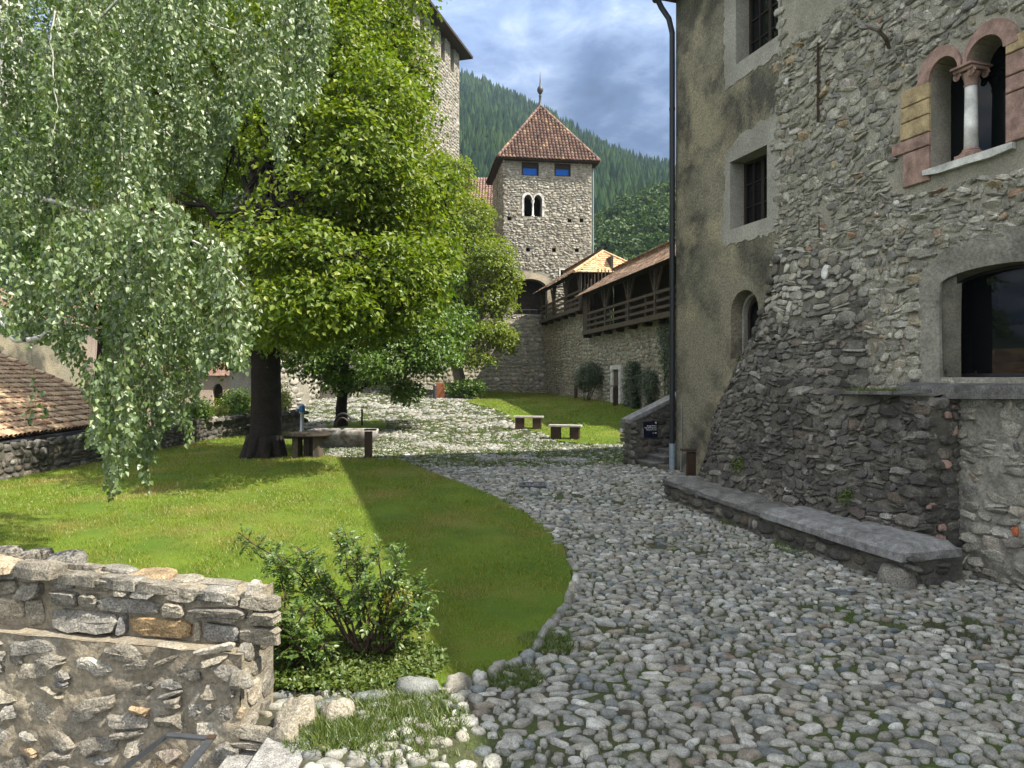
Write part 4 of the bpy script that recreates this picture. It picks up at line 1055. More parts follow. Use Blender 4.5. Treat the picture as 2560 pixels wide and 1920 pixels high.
def gallery(name, label, s0, s1, zf, ze, posts, hip):
    """a stretch of roofed timber wall walk between s0 (near) and s1 (far)"""
    r = thing(name, label, "wall walk", tuple(GW((s0 + s1) / 2, zf, 0)), "roofed timber wall walks on the curtain wall")
    o = .42
    mb = MB()
    mb.bar(GW(s0, zf + .02, o), GW(s1, zf + .02, o), .2, .24)
    mb.prism(GW([s0, s1, s1, s0], [zf - .06] * 4, [o - .1, o - .1, -1.6, -1.6]), GW([s0, s1, s1, s0], [zf + .06] * 4, [o - .1, o - .1, -1.6, -1.6])); mb.build("floor", M_timber, r)
    for s in np.arange(s0 + .9, s1, 1.9):
        mb = MB(); mb.bar(GW(s, zf - .17, -.3), GW(s, zf - .17, o + .06), .16, .2); mb.build("joist", M_darkwood, r)
    mb = MB()
    mb.bar(GW(s0 - .2, ze - .05, o), GW(s1, ze - .05, o), .16, .2); mb.build("wall_plate", M_darkwood, r)
    for i, s in enumerate(posts):
        mb = MB(); mb.bar(GW(s, zf + .12, o), GW(s, ze - .12, o), .15, .15, up=(GT[0], GT[1], 0)); p = mb.build("post", M_timber, r)
        for d in (-1, 1):
            if s0 - .1 < s + d * .8 < s1 + .2:
                mb = MB(); mb.bar(GW(s + d * .06, zf + 1.0, o + .01), GW(s + d * .72, ze - .14, o + .01), .085, .09); mb.build("brace", M_timber, p)
    for k, (z, w, h) in enumerate(((zf + 1.08, .10, .13), (zf + .72, .04, .13), (zf + .40, .04, .13))):
        mb = MB(); mb.bar(GW(s0, z, o + .005 * k), GW(s1, z, o + .005 * k), w, h); mb.build("rail", M_timber, r)
    for s in np.arange(posts[0] + 1.25, s1 - .2, 2.55):
        mb = MB(); mb.bar(GW(s, zf + .12, o - .02), GW(s, zf + 1.03, o - .02), .12, .09); mb.build("baluster", M_timber, r)
    # back wall of the walk is the high parapet of the curtain wall
    mb = MB(); mb.prism(GW([s0, s1, s1, s0], [zf] * 4, [-1.45, -1.45, -1.6, -1.6]), GW([s0, s1, s1, s0], [ze + .9] * 4, [-1.45, -1.45, -1.6, -1.6])); mb.build("back_boarding", M_darkwood, r)
    # roof
    run, rise, e = 2.15, 1.62, .55
    oe = o + e; orr = oe - run - .3; L = math.hypot(run + .3, rise)
    def RM(u, v, n): return GW(u, ze - .18 + v * rise / L + n * .83, oe - v * (run + .3) / L - n * .0)
    def RB(u, v, n): return GW(u, ze - .18 + v * rise / L + n * .83, 2 * orr - oe + v * (run + .3) / L)
    a0 = s0 - .35; hp = 2.0 if hip else 0.0
    mk = (lambda u, v: u > a0 + hp * v / L) if hip else None
    mb = MB(); top0 = a0 + hp
    mb.add(np.concatenate([RM(np.array([a0, s1, s1, top0]), np.array([0, 0, L, L]), np.zeros(4)), RB(np.array([a0, s1, s1, top0]), np.array([0, 0, L, L]), np.zeros(4))]), [[0, 1, 2, 3], [4, 5, 6, 7]])
    rf = mb.build("roof", M_deck, r)
    mb = MB(); flat_tiles(mb, RM, a0, s1, 0, L - .05, .20, .24, mk, .022); flat_tiles(mb, RB, a0, s1, 0, L - .05, .20, .24, mk, .022); mb.build("tiles", M_tile_flat, rf)
    mb = MB(); n = int((s1 - top0) / .36)
    for k in range(n):
        s = top0 + k * .36; mb.tube([RM(np.array(s - .03), np.array(L), np.array(.0)), RM(np.array(s + .36), np.array(L), np.array(.015))], [.115, .095], 8)
    mb.build("ridge_tiles", M_tile_hip if hip else M_tile_flat, rf)
    if hip:
        A, B, C = RM(np.array(a0), np.array(0.), np.array(0.)), RB(np.array(a0), np.array(0.), np.array(0.)), RM(np.array(top0), np.array(L), np.array(0.))
        mid = (A + B) / 2; ax = (B - A); wd = np.linalg.norm(ax); ax /= wd; upv = C - mid; LL = np.linalg.norm(upv); upv /= LL; nn = np.cross(ax, upv); nn *= np.sign(nn[2])
        HM = lambda u, v, n_: mid + ax * np.asarray(u, float)[:, None] + upv * np.asarray(v, float)[:, None] + nn * np.asarray(n_, float)[:, None]
        mb = MB(); mb.add([A, B, C], [[0, 1, 2]]); flat_tiles(mb, HM, -wd / 2, wd / 2, 0, LL, .2, .24, lambda u, v: np.abs(u) < wd / 2 * (1 - v / LL) - .02, .022); mb.build("hip", M_tile_hip, rf)
        for P_ in (A, B):
            mb = MB(); k = int(np.linalg.norm(C - P_) / .34)
            for i in range(k):
                a, b = P_ + (C - P_) * i / k, P_ + (C - P_) * (i + 1.1) / k; mb.tube([a + [0, 0, .03], b + [0, 0, .045]], [.11, .085], 7)
            mb.build("hip_ridge_tiles", M_tile_hip, rf)
    else:
        mb = MB(); mb.bar(RM(np.array(a0 + .02), np.array(-.05), np.array(-.06)), RM(np.array(a0 + .02), np.array(L), np.array(-.06)), .04, .16); mb.bar(RB(np.array(a0 + .02), np.array(-.05), np.array(-.06)), RB(np.array(a0 + .02), np.array(L), np.array(-.06)), .04, .16); mb.build("bargeboard", M_timber, rf)
    return r, RM, L

near, _, _ = gallery("wooden_gallery", "lower stretch of timber wall walk with open railing and Y braced posts", -2, 12.35, 5.25, 7.55, [1.2, 4.6, 8.2, 11.6], False)
# boarded end of the lower stretch
mb = MB()
for k in range(9):
    o = .40 - .22 * k; mb.bar(GW(12.4, 5.2, o), GW(12.4, 7.9 + .3 * min(k, 4), o), .2, .04)
mb.build("end_boarding", M_board, near)
mb = MB()
for k in range(6):
    mb.bar(GW(11.7 + .12 * k, 5.35, .47), GW(11.7 + .12 * k, 7.3, .47), .11, .03)
mb.build("side_boarding", M_board, near)
far, _, _ = gallery("wooden_gallery", "upper stretch of timber wall walk with hipped tile roof ending at the gate tower", 12.9, 23.9, 6.8, 9.1, [13.1, 16.4, 19.8, 23.2], True)
mb = MB()
for k in range(10):
    o = .42 - .22 * k; mb.bar(GW(12.86, 6.8, o), GW(12.86, 9.05, o), .2, .04)
mb.build("end_boarding", M_board, far)
mb = MB()
for k in range(14):
    mb.bar(GW(15.0 - .0, 6.95 + .0, .40) + np.array([GT[0], GT[1], 0]) * .11 * k, GW(15.0, 7.55, .40) + np.array([GT[0], GT[1], 0]) * .11 * k, .10, .03)
mb.build("parapet_boarding", M_board, far)

# ------------------------------------------------------------------ gate tower
ta = R(8.2); TU = np.array([math.cos(ta), math.sin(ta), 0]); TN = np.array([math.sin(ta), -math.cos(ta), 0])
T0 = PX(1258, 945, 54.0); T0[2] = 0
TWm = plane_map(T0, TU, TN); TS = plane_map(T0, -TN, -TU)           # front face, left face
TWd = 6.95
def tp(px, py):
    r = (px - 1280) / F; u = (r * T0[1] - T0[0]) / (TU[0] - r * TU[1]); return u, ZC + (HY - py) / F * (T0[1] + TU[1] * u)
tw = thing("gate_tower", "square stone gate tower with pointed red tile roof and spire", "tower", (T0[0] + 3.4, T0[1] + 3, 1.4))
eav = 19.25
def tr(x0, y0, x1, y1):
    a, b = tp(x0, y1), tp(x1, y0); return rect(a[0], b[0], a[1], min(b[1], eav - .08))
W1 = tr(1304, 398, 1347, 438); W2 = tr(1386, 399, 1427, 440)
b0 = tp(1310, 541); b1 = tp(1355, 541); bm = (b0[0] + b1[0]) / 2; btop = tp(1330, 487)[1]; bs = btop - .42
BF = [(b0[0], b0[1]), (b1[0], b0[1])] + ar(bm + .07, b1[0], bs, .42, 8) + ar(b0[0], bm - .07, bs, .42, 8)
put = [tr(1268, 541, 1279, 551), tr(1419, 547, 1429, 556), tr(1449, 546, 1459, 556), tr(1275, 617, 1285, 627), tr(1315, 619, 1325, 629), tr(1380, 620, 1390, 630), tr(1437, 620, 1447, 630)]
SMW = tr(1401, 675, 1409, 690)
a0, a1 = tp(1283, 785), tp(1368, 785); GA = arch(a0[0], a1[0], a0[1], tp(1300, 722)[1], tp(1325, 697)[1] - tp(1300, 722)[1], 14)
mb = MB(); holes = [W1, W2, BF, SMW, GA] + put
holed(mb, [(0, 5.0), (TWd, 5.0), (TWd, eav), (0, eav)], holes, TWm, .8)
LS = [rect(3.2, 3.9, 17.2, 18.6), rect(4.0, 4.22, 12.6, 14.2)]
holed(mb, [(0, 0), (6.6, 0), (6.6, eav), (0, eav)], LS, TS, .6)
bk = lambda u, v, o: TWm(u, v, o - 6.6)
mb.add(bk(np.array([0, TWd, TWd, 0]), np.array([0, 0, eav, eav]), np.zeros(4)), [[0, 1, 2, 3]])
rs = lambda d: TWm(np.full(4, TWd), np.array([0, 0, eav, eav]), np.array([0, -6.6, -6.6, 0]))
mb.add(rs(0), [[0, 1, 2, 3]]); mb.add(TWm(np.array([0, TWd, TWd, 0]), np.full(4, eav - .02), np.array([0, 0, -6.6, -6.6])), [[0, 1, 2, 3]]); mb.add(TWm(np.array([0, TWd, TWd, 0]), np.full(4, 7.2), np.array([0, 0, -6.6, -6.6])), [[0, 1, 2, 3]])
mb.mi = 1; mb.sm = True
hb = [[(x + (x - 3.4) * 0, y) for x, y in h] for h in holes]
cl = courses(0, TWd, 7.0, eav, (.13, .26), (.2, .5), .3, .2); cl = cl[(cl[:, 0] - cl[:, 2] * .4 > -.02) & (cl[:, 0] + cl[:, 2] * .4 < TWd + .02)]
cl = keep_cells(cl, holes, .5); big = arch(a0[0] - .5, a1[0] + .5, a0[1], tp(1300, 722)[1] + .2, tp(1325, 697)[1] - tp(1300, 722)[1] + .45, 14); cl = keep_cells(cl, [big], .3)
stones(mb, cl, TWm, 8, .050, .006, .2, .22, 3.2, 2, .8, wave=.05, sink=.05, ang=.9)
cl = courses(0, 6.6, 5, eav, (.16, .3), (.22, .55), .3, .2); cl = keep_cells(cl, LS, .5); stones(mb, cl, TS, 8, .055, .012, .18, .18, 2.6, 2, .5, wave=.04, sink=.05)
mb.build("wall", [M_tower_mortar, M_tower], tw)
mb = MB(); i1 = GA; o1 = arch(a0[0] - .42, a1[0] + .42, a0[1], tp(1300, 722)[1] + .1, tp(1325, 697)[1] - tp(1300, 722)[1] + .36, 14); band(mb, i1[1:] + i1[:1], o1[1:] + o1[:1], TWm, -.02, .05); mb.build("arch_surround", blend_mat("warm_render", (.40, .345, .255), (.29, .25, .19), 1.2, .4, .6, 14, .5, .02), tw)
mb = MB(); g_ = np.array(arch(a0[0] - .3, a1[0] + .3, a0[1] - .2, tp(1300, 722)[1], 1.6, 10)); mb.add(TWm(g_[:, 0], g_[:, 1], np.full(len(g_), -1.8)), [list(range(len(g_)))]); mb.build('arch_shade_sheet', M_darkwood, tw)  # dark sheet added inside the arch in place of its deep shade
mb = MB(); u0, u1 = a0[0], a1[0]
for z in (a0[1] + .38,): mb.bar(TWm(u0, z, -.35), TWm(u1, z, -.35), .05, .06)
for k in range(5): x = u0 + (u1 - u0) * (k + .5) / 5; mb.bar(TWm(x, a0[1], -.35), TWm(x, a0[1] + .38, -.35), .03)
mb.build("railing", M_iron, tw)
for w in (W1, W2):
    mb = MB(); (x0, z0), (x1, z1) = w[0], w[2]; zm = z0 + (z1 - z0) * .60
    for a, b, c, d in ((x0, x0 + .13, z0, z1), (x1 - .13, x1, z0, z1), (x0 + .13, x1 - .13, z0, z0 + .1), (x0 + .13, x1 - .13, zm, z1)):
        mb.prism(TWm(np.array([a, b, b, a]), np.array([c, c, d, d]), np.full(4, -.25)), TWm(np.array([a, b, b, a]), np.array([c, c, d, d]), np.full(4, -.12)))
    f = mb.build("window", M_frame, tw)
    mb = MB(); mb.add(TWm(np.array([x0, x1, x1, x0]), np.array([z0, z0, z1, z1]), np.full(4, -.2)), [[0, 1, 2, 3]]); mb.build("pane", M_skyrefl, f)
mb = MB(); q = .17
for a, b in ((b0[0], bm - .07), (bm + .07, b1[0])):
    band(mb, ar(a, b, bs, .42, 10), ar(a - (q if a < bm else .07), b + (q if b > bm else .07), bs, .42 + q, 10), TWm, -.2, .06)
for a, b in ((b0[0] - q, b0[0]), (b1[0], b1[0] + q)):
    mb.prism(TWm(np.array([a, b, b, a]), np.array([b0[1], b0[1], bs, bs]), np.full(4, -.2)), TWm(np.array([a, b, b, a]), np.array([b0[1], b0[1], bs, bs]), np.full(4, .055)))
f = mb.build("twin_window", M_sill, tw)
mb = MB(); c = TWm(np.array(bm), np.array(b0[1]), np.array(-.1)); h = bs - b0[1]; mb.lathe(c, [(.0, 0), (.13, 0), (.13, .1), (.075, .16), (.065, h * .8), (.12, h * .95), (.12, h + .02), (0, h + .02)], 10); mb.build("column", M_marble, f, smooth=True)
mb = MB(); (x0, z0), (x1, z1) = SMW[0], SMW[2]; band(mb, SMW + SMW[:1], rect(x0 - .1, x1 + .1, z0 - .1, z1 + .1) + [(x0 - .1, z0 - .1)], TWm, -.1, .07); mb.build("small_window", M_sill, tw)
# pyramid roof with slightly flared tiles
e = .47; ez = 19.32; apex_h = 24.75
cr = [TWm(np.array(a), np.array(ez), np.array(b)) for a, b in ((-e, e), (TWd + e, e), (TWd + e, -6.6 - e), (-e, -6.6 - e))]; ap = TWm(np.array(TWd / 2), np.array(apex_h), np.array(-3.3))
mb = MB(); mb.add(cr + [ap], [[0, 1, 4], [1, 2, 4], [2, 3, 4], [3, 0, 4]]); mb.add([p - [0, 0, .12] for p in cr] + [p + [0, 0, 0] for p in cr], [[0, 3, 2, 1], [0, 1, 5, 4], [1, 2, 6, 5], [2, 3, 7, 6], [3, 0, 4, 7]])
rf = mb.build("roof", M_deck, tw)
mb = MB()
for i in range(4):
    A, B = cr[i], cr[(i + 1) % 4]; mid = (A + B) / 2; ax = B - A; wd = np.linalg.norm(ax); ax /= wd; upv = ap - mid; L = np.linalg.norm(upv); upv /= L; nn = np.cross(ax, upv)
    barrel_tiles(mb, lambda u, v, o: mid + ax * np.asarray(u)[:, None] + upv * np.asarray(v)[:, None] + nn * np.asarray(o)[:, None], -wd / 2, wd / 2, -.08, L, .272, .34, lambda u, v: np.abs(u) < wd / 2 * (1 - v / L) + .02, 4)
    for k in range(18):
        a, b = A + (ap - A) * k / 18, A + (ap - A) * (k + 1.15) / 18; mb.tube([a + nn * .05, b + nn * .09], [.12, .10], 6)
mb.build("tiles", M_tile_red, rf, smooth=True)
mb = MB(); mb.lathe(ap - [0, 0, .1], [(.0, 0), (.26, 0), (.2, .16), (.1, .28), (.085, .9), (.13, .95), (.07, 1.02), (.1, 1.1), (.22, 1.28), (.26, 1.45), (.22, 1.62), (.1, 1.78), (.06, 1.9), (.035, 2.4), (.01, 2.95), (0, 2.95)], 14); mb.build("finial", M_iron, rf, smooth=True)
# rain pipe and lightning wire down the right corner
mb = MB(); mb.tube([TWm(np.array(TWd + .12), np.array(5.0), np.array(-.1)), TWm(np.array(TWd + .12), np.array(18.9), np.array(-.1))], .055, 7); mb.build("downpipe", M_zinc, tw)

# lower wall below the tower, spreading at the foot
fw = thing("tower_base_wall", "sloping stone base wall at the foot of the gate tower, cut by a diagonal shadow", "wall", tuple(T0 + TU * 1.5 + np.array([0, 0, 1.3])))
BW = lambda u, v, o: TWm(u, v, np.asarray(o, float) + .06 + np.maximum(0, 6.9 - np.asarray(v, float)) * .16)
mb = MB(); U, V = np.meshgrid(np.linspace(-9, 4.5, 28), np.linspace(0, 7.22, 12)); i, j = np.meshgrid(np.arange(27), np.arange(11)); a = (j * 28 + i).ravel(); top = np.interp(U.ravel(), [-9, -2.6, -1.5, 4.5], [5.3, 5.3, 7.1, 7.1]); Vv = np.minimum(V.ravel(), top)
mb.add(BW(U.ravel(), Vv, np.zeros(U.size)), np.stack([a, a + 1, a + 29, a + 28], -1)); mb.add(np.concatenate([BW(np.linspace(-9, 4.5, 28), np.interp(np.linspace(-9, 4.5, 28), [-9, -2.6, -1.5, 4.5], [5.3, 5.3, 7.1, 7.1]), np.zeros(28)), TWm(np.linspace(-9, 4.5, 28), np.interp(np.linspace(-9, 4.5, 28), [-9, -2.6, -1.5, 4.5], [5.3, 5.3, 7.1, 7.1]), np.full(28, -.8))]), np.stack([np.arange(27), np.arange(1, 28), np.arange(29, 56), np.arange(28, 55)], -1))
mb.mi = 1; mb.sm = True; cl = courses(-9, 3.6, .6, 7.0, (.2, .36), (.28, .6), .25, .2); cl = cl[cl[:, 1] < np.interp(cl[:, 0], [-9, -2.6, -1.5, 4.5], [5.2, 5.2, 7.0, 7.0])]
stones(mb, cl, BW, 9, .05, .02, .15, .17, 2.6, 2, .4, wave=.04, sink=.06); mb.build("masonry", [M_wallmortar, M_wallstone], fw)
# little tiled lean-to roof left of the tower
lt = thing("lean_to_roof", "narrow red tiled lean-to roof on the wall left of the gate tower", "roof", tuple(TWm(np.array(-3.2), np.array(8.2), np.array(.2))))
LM = lambda u, v, o: TWm(np.asarray(u), 7.9 + .5 * np.asarray(v) + .86 * np.asarray(o), .9 - .86 * np.asarray(v) + .5 * np.asarray(o))
mb = MB(); mb.prism(LM([-8, -.9, -.9, -8], [0, 0, 1.9, 1.9], [-.08] * 4), LM([-8, -.9, -.9, -8], [0, 0, 1.9, 1.9], [0.] * 4)); mb.build("deck", M_deck, lt)
mb = MB(); barrel_tiles(mb, LM, -8, -.9, -.05, 1.9, .27, .36); mb.build("tiles", M_tile_red, lt, smooth=True)
mb = MB(); mb.prism(TWm(np.array([-8, -1, -1, -8]), np.full(4, 5.0), np.array([.1, .1, -.75, -.75])), TWm(np.array([-8, -1, -1, -8]), np.full(4, 8.7), np.array([.1, .1, -.75, -.75]))); mb.build("wall", M_tower_mortar, lt)

# ------------------------------------------------------------------ palace range behind, between the towers
pr = thing("palace_range", "castle range with pale red tiled roof seen between the two towers", "building", (-6, 62, 1.7))
mb = MB(); mb.box((-7.5, 66, 8.5), (13, 9, 14.4)); mb.build("wall", M_tower_mortar, pr)
mb = MB()
for k in range(7): mb.box((-13.6 + 2.0 * k, 61.44, 14.6), (1.6, .1, 1.9)); 
w_ = mb.build("loggia", M_black, pr)
for k in range(7):
    mb = MB(); mb.add([(-14.3 + 2 * k, 61.38, 13.75), (-12.9 + 2 * k, 61.38, 13.75), (-12.9 + 2 * k, 61.38, 14.5), (-14.3 + 2 * k, 61.38, 14.5)], [[0, 1, 2, 3]]); mb.build("pane", M_skyrefl, w_)
PM = lambda u, v, o: np.stack([np.asarray(u) + 0., 60.6 + .74 * np.asarray(v) - .67 * np.asarray(o), 15.9 + .67 * np.asarray(v) + .74 * np.asarray(o)], -1)
mb = MB(); mb.prism(PM([-15, -.2, -.2, -15], [0, 0, 8, 8], [-.15] * 4), PM([-15, -.2, -.2, -15], [0, 0, 8, 8], [0.] * 4)); rf = mb.build("roof", M_deck, pr)
M_tile_pale = stone_mat("faded_barrel_tile", [(0, (.30, .19, .155)), (.4, (.36, .24, .20)), (.7, (.27, .165, .135)), (1, (.40, .29, .24))], 10, bs=.2, bd=.01, speck=.12)
mb = MB(); barrel_tiles(mb, PM, -9.5, -.2, -.1, 7.9, .27, .36); mb.build("tiles", M_tile_pale, rf, smooth=True)

# ------------------------------------------------------------------ the keep
kp_ = thing("keep", "massive tall keep with battlements under a dark overhanging roof", "tower", (-8, 56, 1.8))
KD = np.array([math.sin(R(16)), math.cos(R(16)), 0]); KN = np.array([KD[1], -KD[0], 0]); KC = PX(1148, 945, 65.0); KC[2] = 0
KM = plane_map(KC, -KD, KN)                                    # u runs from the far right corner towards the viewer
KF = plane_map(KC - KD * 20, -KN, -KD)                        # face towards the viewer
def kpx(px, py):
    r = (px - 1280) / F; u = (KC[0] - r * KC[1]) / (KD[0] - r * KD[1]); return u, ZC + (HY - py) / F * (KC[1] - KD[1] * u)
ktop = 31.9; kb = 29.9
s1 = kpx(1078, 230); SL = [rect(s1[0] - .18, s1[0] + .18, s1[1] - 1.1, s1[1] + .8)]
mb = MB(); holed(mb, [(0, 0), (20, 0), (20, kb), (0, kb)], SL, KM, .7); mb.add(KF(np.array([0, 9, 9, 0]), np.array([0, 0, kb, kb]), np.zeros(4)), [[0, 1, 2, 3]])
mb.add(KM(np.array([0, 0, 0, 0]), np.array([0, 0, kb, kb]), np.array([0, -9, -9, 0])), [[0, 1, 2, 3]]); mb.add(KM(np.array([0, 20, 20, 0]), np.full(4, kb), np.array([0, 0, -9, -9])), [[0, 1, 2, 3]])
mb.mi = 1; mb.sm = True
cl = courses(0, 20, 11, kb, (.2, .36), (.3, .7), .2, .12); cl = cl[(cl[:, 0] - cl[:, 2] * .4 > -.05)]; cl = keep_cells(cl, SL, .5); stones(mb, cl, KM, 8, .06, .015, .1, .14, 3, 1, .5, wave=.03, sink=.05)
cl = courses(0, 9, 3, 22, (.25, .4), (.35, .8), .2, .12); stones(mb, cl, KF, 8, .06, .015, .1, .14, 3, 1, .5, wave=.03, sink=.05)
mb.build("wall", [M_tower_mortar, M_tower], kp_)
for k in range(9):
    u = .05 + 2.25 * k; mb = MB(); c1 = np.array([u, u + 1.35, u + 1.35, u]); mb.prism(KM(c1, np.full(4, kb - .01), np.array([.02, .02, -.9, -.9])), KM(c1, np.full(4, ktop + .3), np.array([.02, .02, -.9, -.9])))
    mb.mi = 1; mb.sm = True; cl = courses(u, u + 1.35, kb, ktop + .2, (.2, .33), (.3, .6), .2, .1); cl = cl[(cl[:, 0] - cl[:, 2] * .4 > u - .05) & (cl[:, 0] + cl[:, 2] * .4 < u + 1.4)]; stones(mb, cl, lambda a, b, o: KM(a, b, o + .02), 8, .05, .015, .1, .14, 3, 1, .5, sink=.05)
    mb.build("merlon", [M_tower_mortar, M_tower], kp_)
mb = MB(); mb.prism(KM(np.array([-.1, 20, 20, -.1]), np.full(4, kb), np.array([-1.3, -1.3, -8.5, -8.5])), KM(np.array([-.1, 20, 20, -.1]), np.full(4, ktop + .3), np.array([-1.3, -1.3, -8.5, -8.5]))); mb.build("upper_storey", M_darkwood, kp_)
mb = MB(); e = 1.0; P0 = KM(np.array([-e, 21, 21, -e]), np.full(4, ktop + .3), np.array([e, e, -10, -10])); P1 = P0 + [0, 0, .22]; mb.prism(P0, P1); mb.build("eaves", M_darkwood, kp_)
mb = MB(); rg = KM(np.array([7., 13.]), np.full(2, ktop + 5), np.array([-4.5, -4.5])); V = np.concatenate([P1 + [0, 0, .01], rg]); mb.add(V, [[0, 1, 5, 4], [2, 3, 4, 5]], [[1, 2, 5], [3, 0, 4]]); mb.build("roof", M_tile_red, kp_)

# ------------------------------------------------------------------ retaining wall in front, with the stairwell beside it
def rp(px): r = (px - 1280) / F; return (RA[0] - r * RA[1]) / (r * RU[1] - RU[0])
rw = thing("retaining_wall", "sunlit rubble retaining wall with a ledge and big squared blocks on top", "wall", tuple(RW(1.5, 0, 0)))
M_rw_mortar = blend_mat("tan_mortar", (.31, .265, .195), (.20, .172, .13), 1.6, .38, .62, 30, 1.0, .035, third=((.30, .29, .26), 2.5, .5, .7, .5))
M_rw = stone_mat("retaining_stone", [(0, (.17, .155, .13)), (.25, (.245, .22, .175)), (.45, (.19, .18, .16)), (.6, (.28, .25, .195)), (.75, (.17, .165, .155)), (.86, (.37, .34, .285)), (.94, (.30, .22, .13)), (1, (.14, .14, .145))], 20, bs=1.0, bd=.03, speck=.45)
M_rw_tan = stone_mat("tan_block", [(0, (.28, .195, .105)), (1, (.30, .21, .12))], 22, bs=1.0, bd=.03, speck=.4)
S0 = .17
zt = lambda s: .955 + .055 * np.asarray(s, float); zl = lambda s: .56 + .02 * np.asarray(s, float)
def bumpy(fm, u0, u1, v0, v1, nu, nv, amp, sc, seed, mb):
    U, V = np.meshgrid(np.linspace(u0, u1, nu), np.linspace(0, 1, nv)); u = U.ravel(); v = V.ravel(); a = v0(u) if callable(v0) else v0; b = v1(u) if callable(v1) else v1
    vv = a + (b - a) * v; uv = np.stack([u, vv], -1); o = amp * vnoise(uv, sc, seed) + amp * .5 * vnoise(uv, sc * 3.1, seed + 1)
    i, j = np.meshgrid(np.arange(nu - 1), np.arange(nv - 1)); q = (j * nu + i).ravel(); mb.add(fm(u, vv, o), np.stack([q, q + 1, q + nu + 1, q + nu], -1))
mb = MB(); mb.sm = True
LOW = lambda u, v, o: RW(u, v, .12 + o + .05 * (zl(u) - v)); UPP = lambda u, v, o: RW(u, v, o - .035)
bumpy(LOW, S0, 7.5, -2.2, lambda u: zl(u), 260, 110, .022, 5.0, 61, mb)
bumpy(lambda u, v, o: RW(u, zl(u) + o * .6, v), S0, 7.5, -.05, .125, 150, 6, .012, 3.0, 63, mb)
mb.sm = False; s_ = np.linspace(S0, 7.5, 20); k = np.arange(19)
mb.add(np.concatenate([RW(s_, zl(s_) - .05, -.035), RW(s_, zt(s_) - .02, -.035), RW(s_, zt(s_) - .02, -.34), RW(s_, zl(s_) - 1.2, -.34)]), np.concatenate([np.stack([k + 20 * i, k + 1 + 20 * i, k + 21 + 20 * i, k + 20 + 20 * i], -1) for i in range(3)]))
for z0, z1, a, b in ((-2.2, .56, .12, -.34), (.5, .97, -.035, -.34)): mb.add(RW([S0] * 4, [z0, z1, z1, z0], [a + (.12 if z0 < -1 else 0), a, b, b]), [[0, 1, 2, 3]])
mb.mi = 1; mb.sm = False
nb = rp(128.)                                  # the notch left of the block wall
row = lambda xs, a, b: [((rp(p) + rp(q)) / 2, a, b, abs(rp(p) - rp(q))) for p, q in xs]
T = []
def put_row(xs, f0, f1, sel=None):
    for p, q in xs:
        s = (rp(p) + rp(q)) / 2; a = zl(s) + (zt(s) - zl(s)) * f0; b = zl(s) + (zt(s) - zl(s)) * f1; T.append((s, (a + b) / 2, abs(rp(p) - rp(q)), b - a))
put_row([(600, 690), (500, 598), (482, 500), (300, 316), (122, 298)], .02, .40)
put_row([(622, 690), (462, 620), (403, 460), (244, 400), (198, 243), (124, 195)], .41, .70)
put_row([(598, 690), (528, 596), (497, 526), (395, 495), (325, 393), (285, 323), (185, 283), (124, 184)], .71, .99)
put_row([(60, 105), (-20, 58), (-90, -22)], .02, .5); put_row([(40, 104), (-35, 38), (-100, -37)], .5, .78); put_row([(50, 106), (-20, 48), (-100, -22)], .78, 1.08)
stones(mb, np.array(T), UPP, 16, .050, .012, .03, .10, 6, 4, .6, sink=.06, ang=.8)
x = np.array([c for c in courses(2.9, 7.5, .62, 1.3, (.14, .22), (.22, .4), .2, .1) if c[0] > 2.95]); stones(mb, x, UPP, 14, .06, .012, .05, .12, 5, 4, .4, sink=.06)
cl = courses(S0, nb, -.34, -.0, (.15, .22), (.22, .42), .1, .1); cl = cl[(cl[:, 1] + cl[:, 3] / 2 < .06) & (cl[:, 0] > S0 + .06)]; stones(mb, cl, lambda u, v, o: RW(u, zt(u) - .02 + o, v), 14, .028, .01, .06, .14, 5, 4, .5, sink=.05)
cl = courses(nb + .1, 7, -.38, .04, (.2, .28), (.25, .42), .1, .1); stones(mb, cl, lambda u, v, o: RW(u, zt(u) + .02 + o, v), 12, .05, .01, .06, .12, 4, 3, .3, sink=.05)
cl = courses(-.34, -.04, .5, .97, (.15, .2), (.18, .3), .1, .1); cl = cl[(cl[:, 0] > -.3) & (cl[:, 0] < -.06)]; stones(mb, cl, lambda u, v, o: RW(S0 - o, v, u), 10, .02, .01, .06, .12, 3.5, 2, .3, sink=.05)
cl = courses(-.34, .14, -.4, .5, (.15, .22), (.18, .3), .1, .1); cl = cl[(cl[:, 0] > -.3) & (cl[:, 0] < .12)]; stones(mb, cl, lambda u, v, o: RW(S0 - o, v, u), 10, .03, .01, .06, .12, 3, 2, .3, sink=.05)
cl = courses(S0 + .05, 7.4, -1.6, .48, (.11, .23), (.15, .46), .3, .35); keep = vnoise(cl[:, :2], 2.6, 71) + rng.normal(0, .35, len(cl)) < .75; cl = cl[keep]; cl[:, 2:] *= rng.uniform(.6, 1.02, (len(cl), 1))
stones(mb, cl, LOW, 14, .034, .006, .20, .24, 3.2, 3, .9, sink=.03, ang=.9)
mb.mi = 2; T = []; put_row([(318, 480)], .02, .39); stones(mb, np.array(T), UPP, 16, .055, .012, .02, .07, 7, 4, .2, sink=.06)
mb.build("masonry", [M_rw_mortar, M_rw, M_rw_tan], rw)
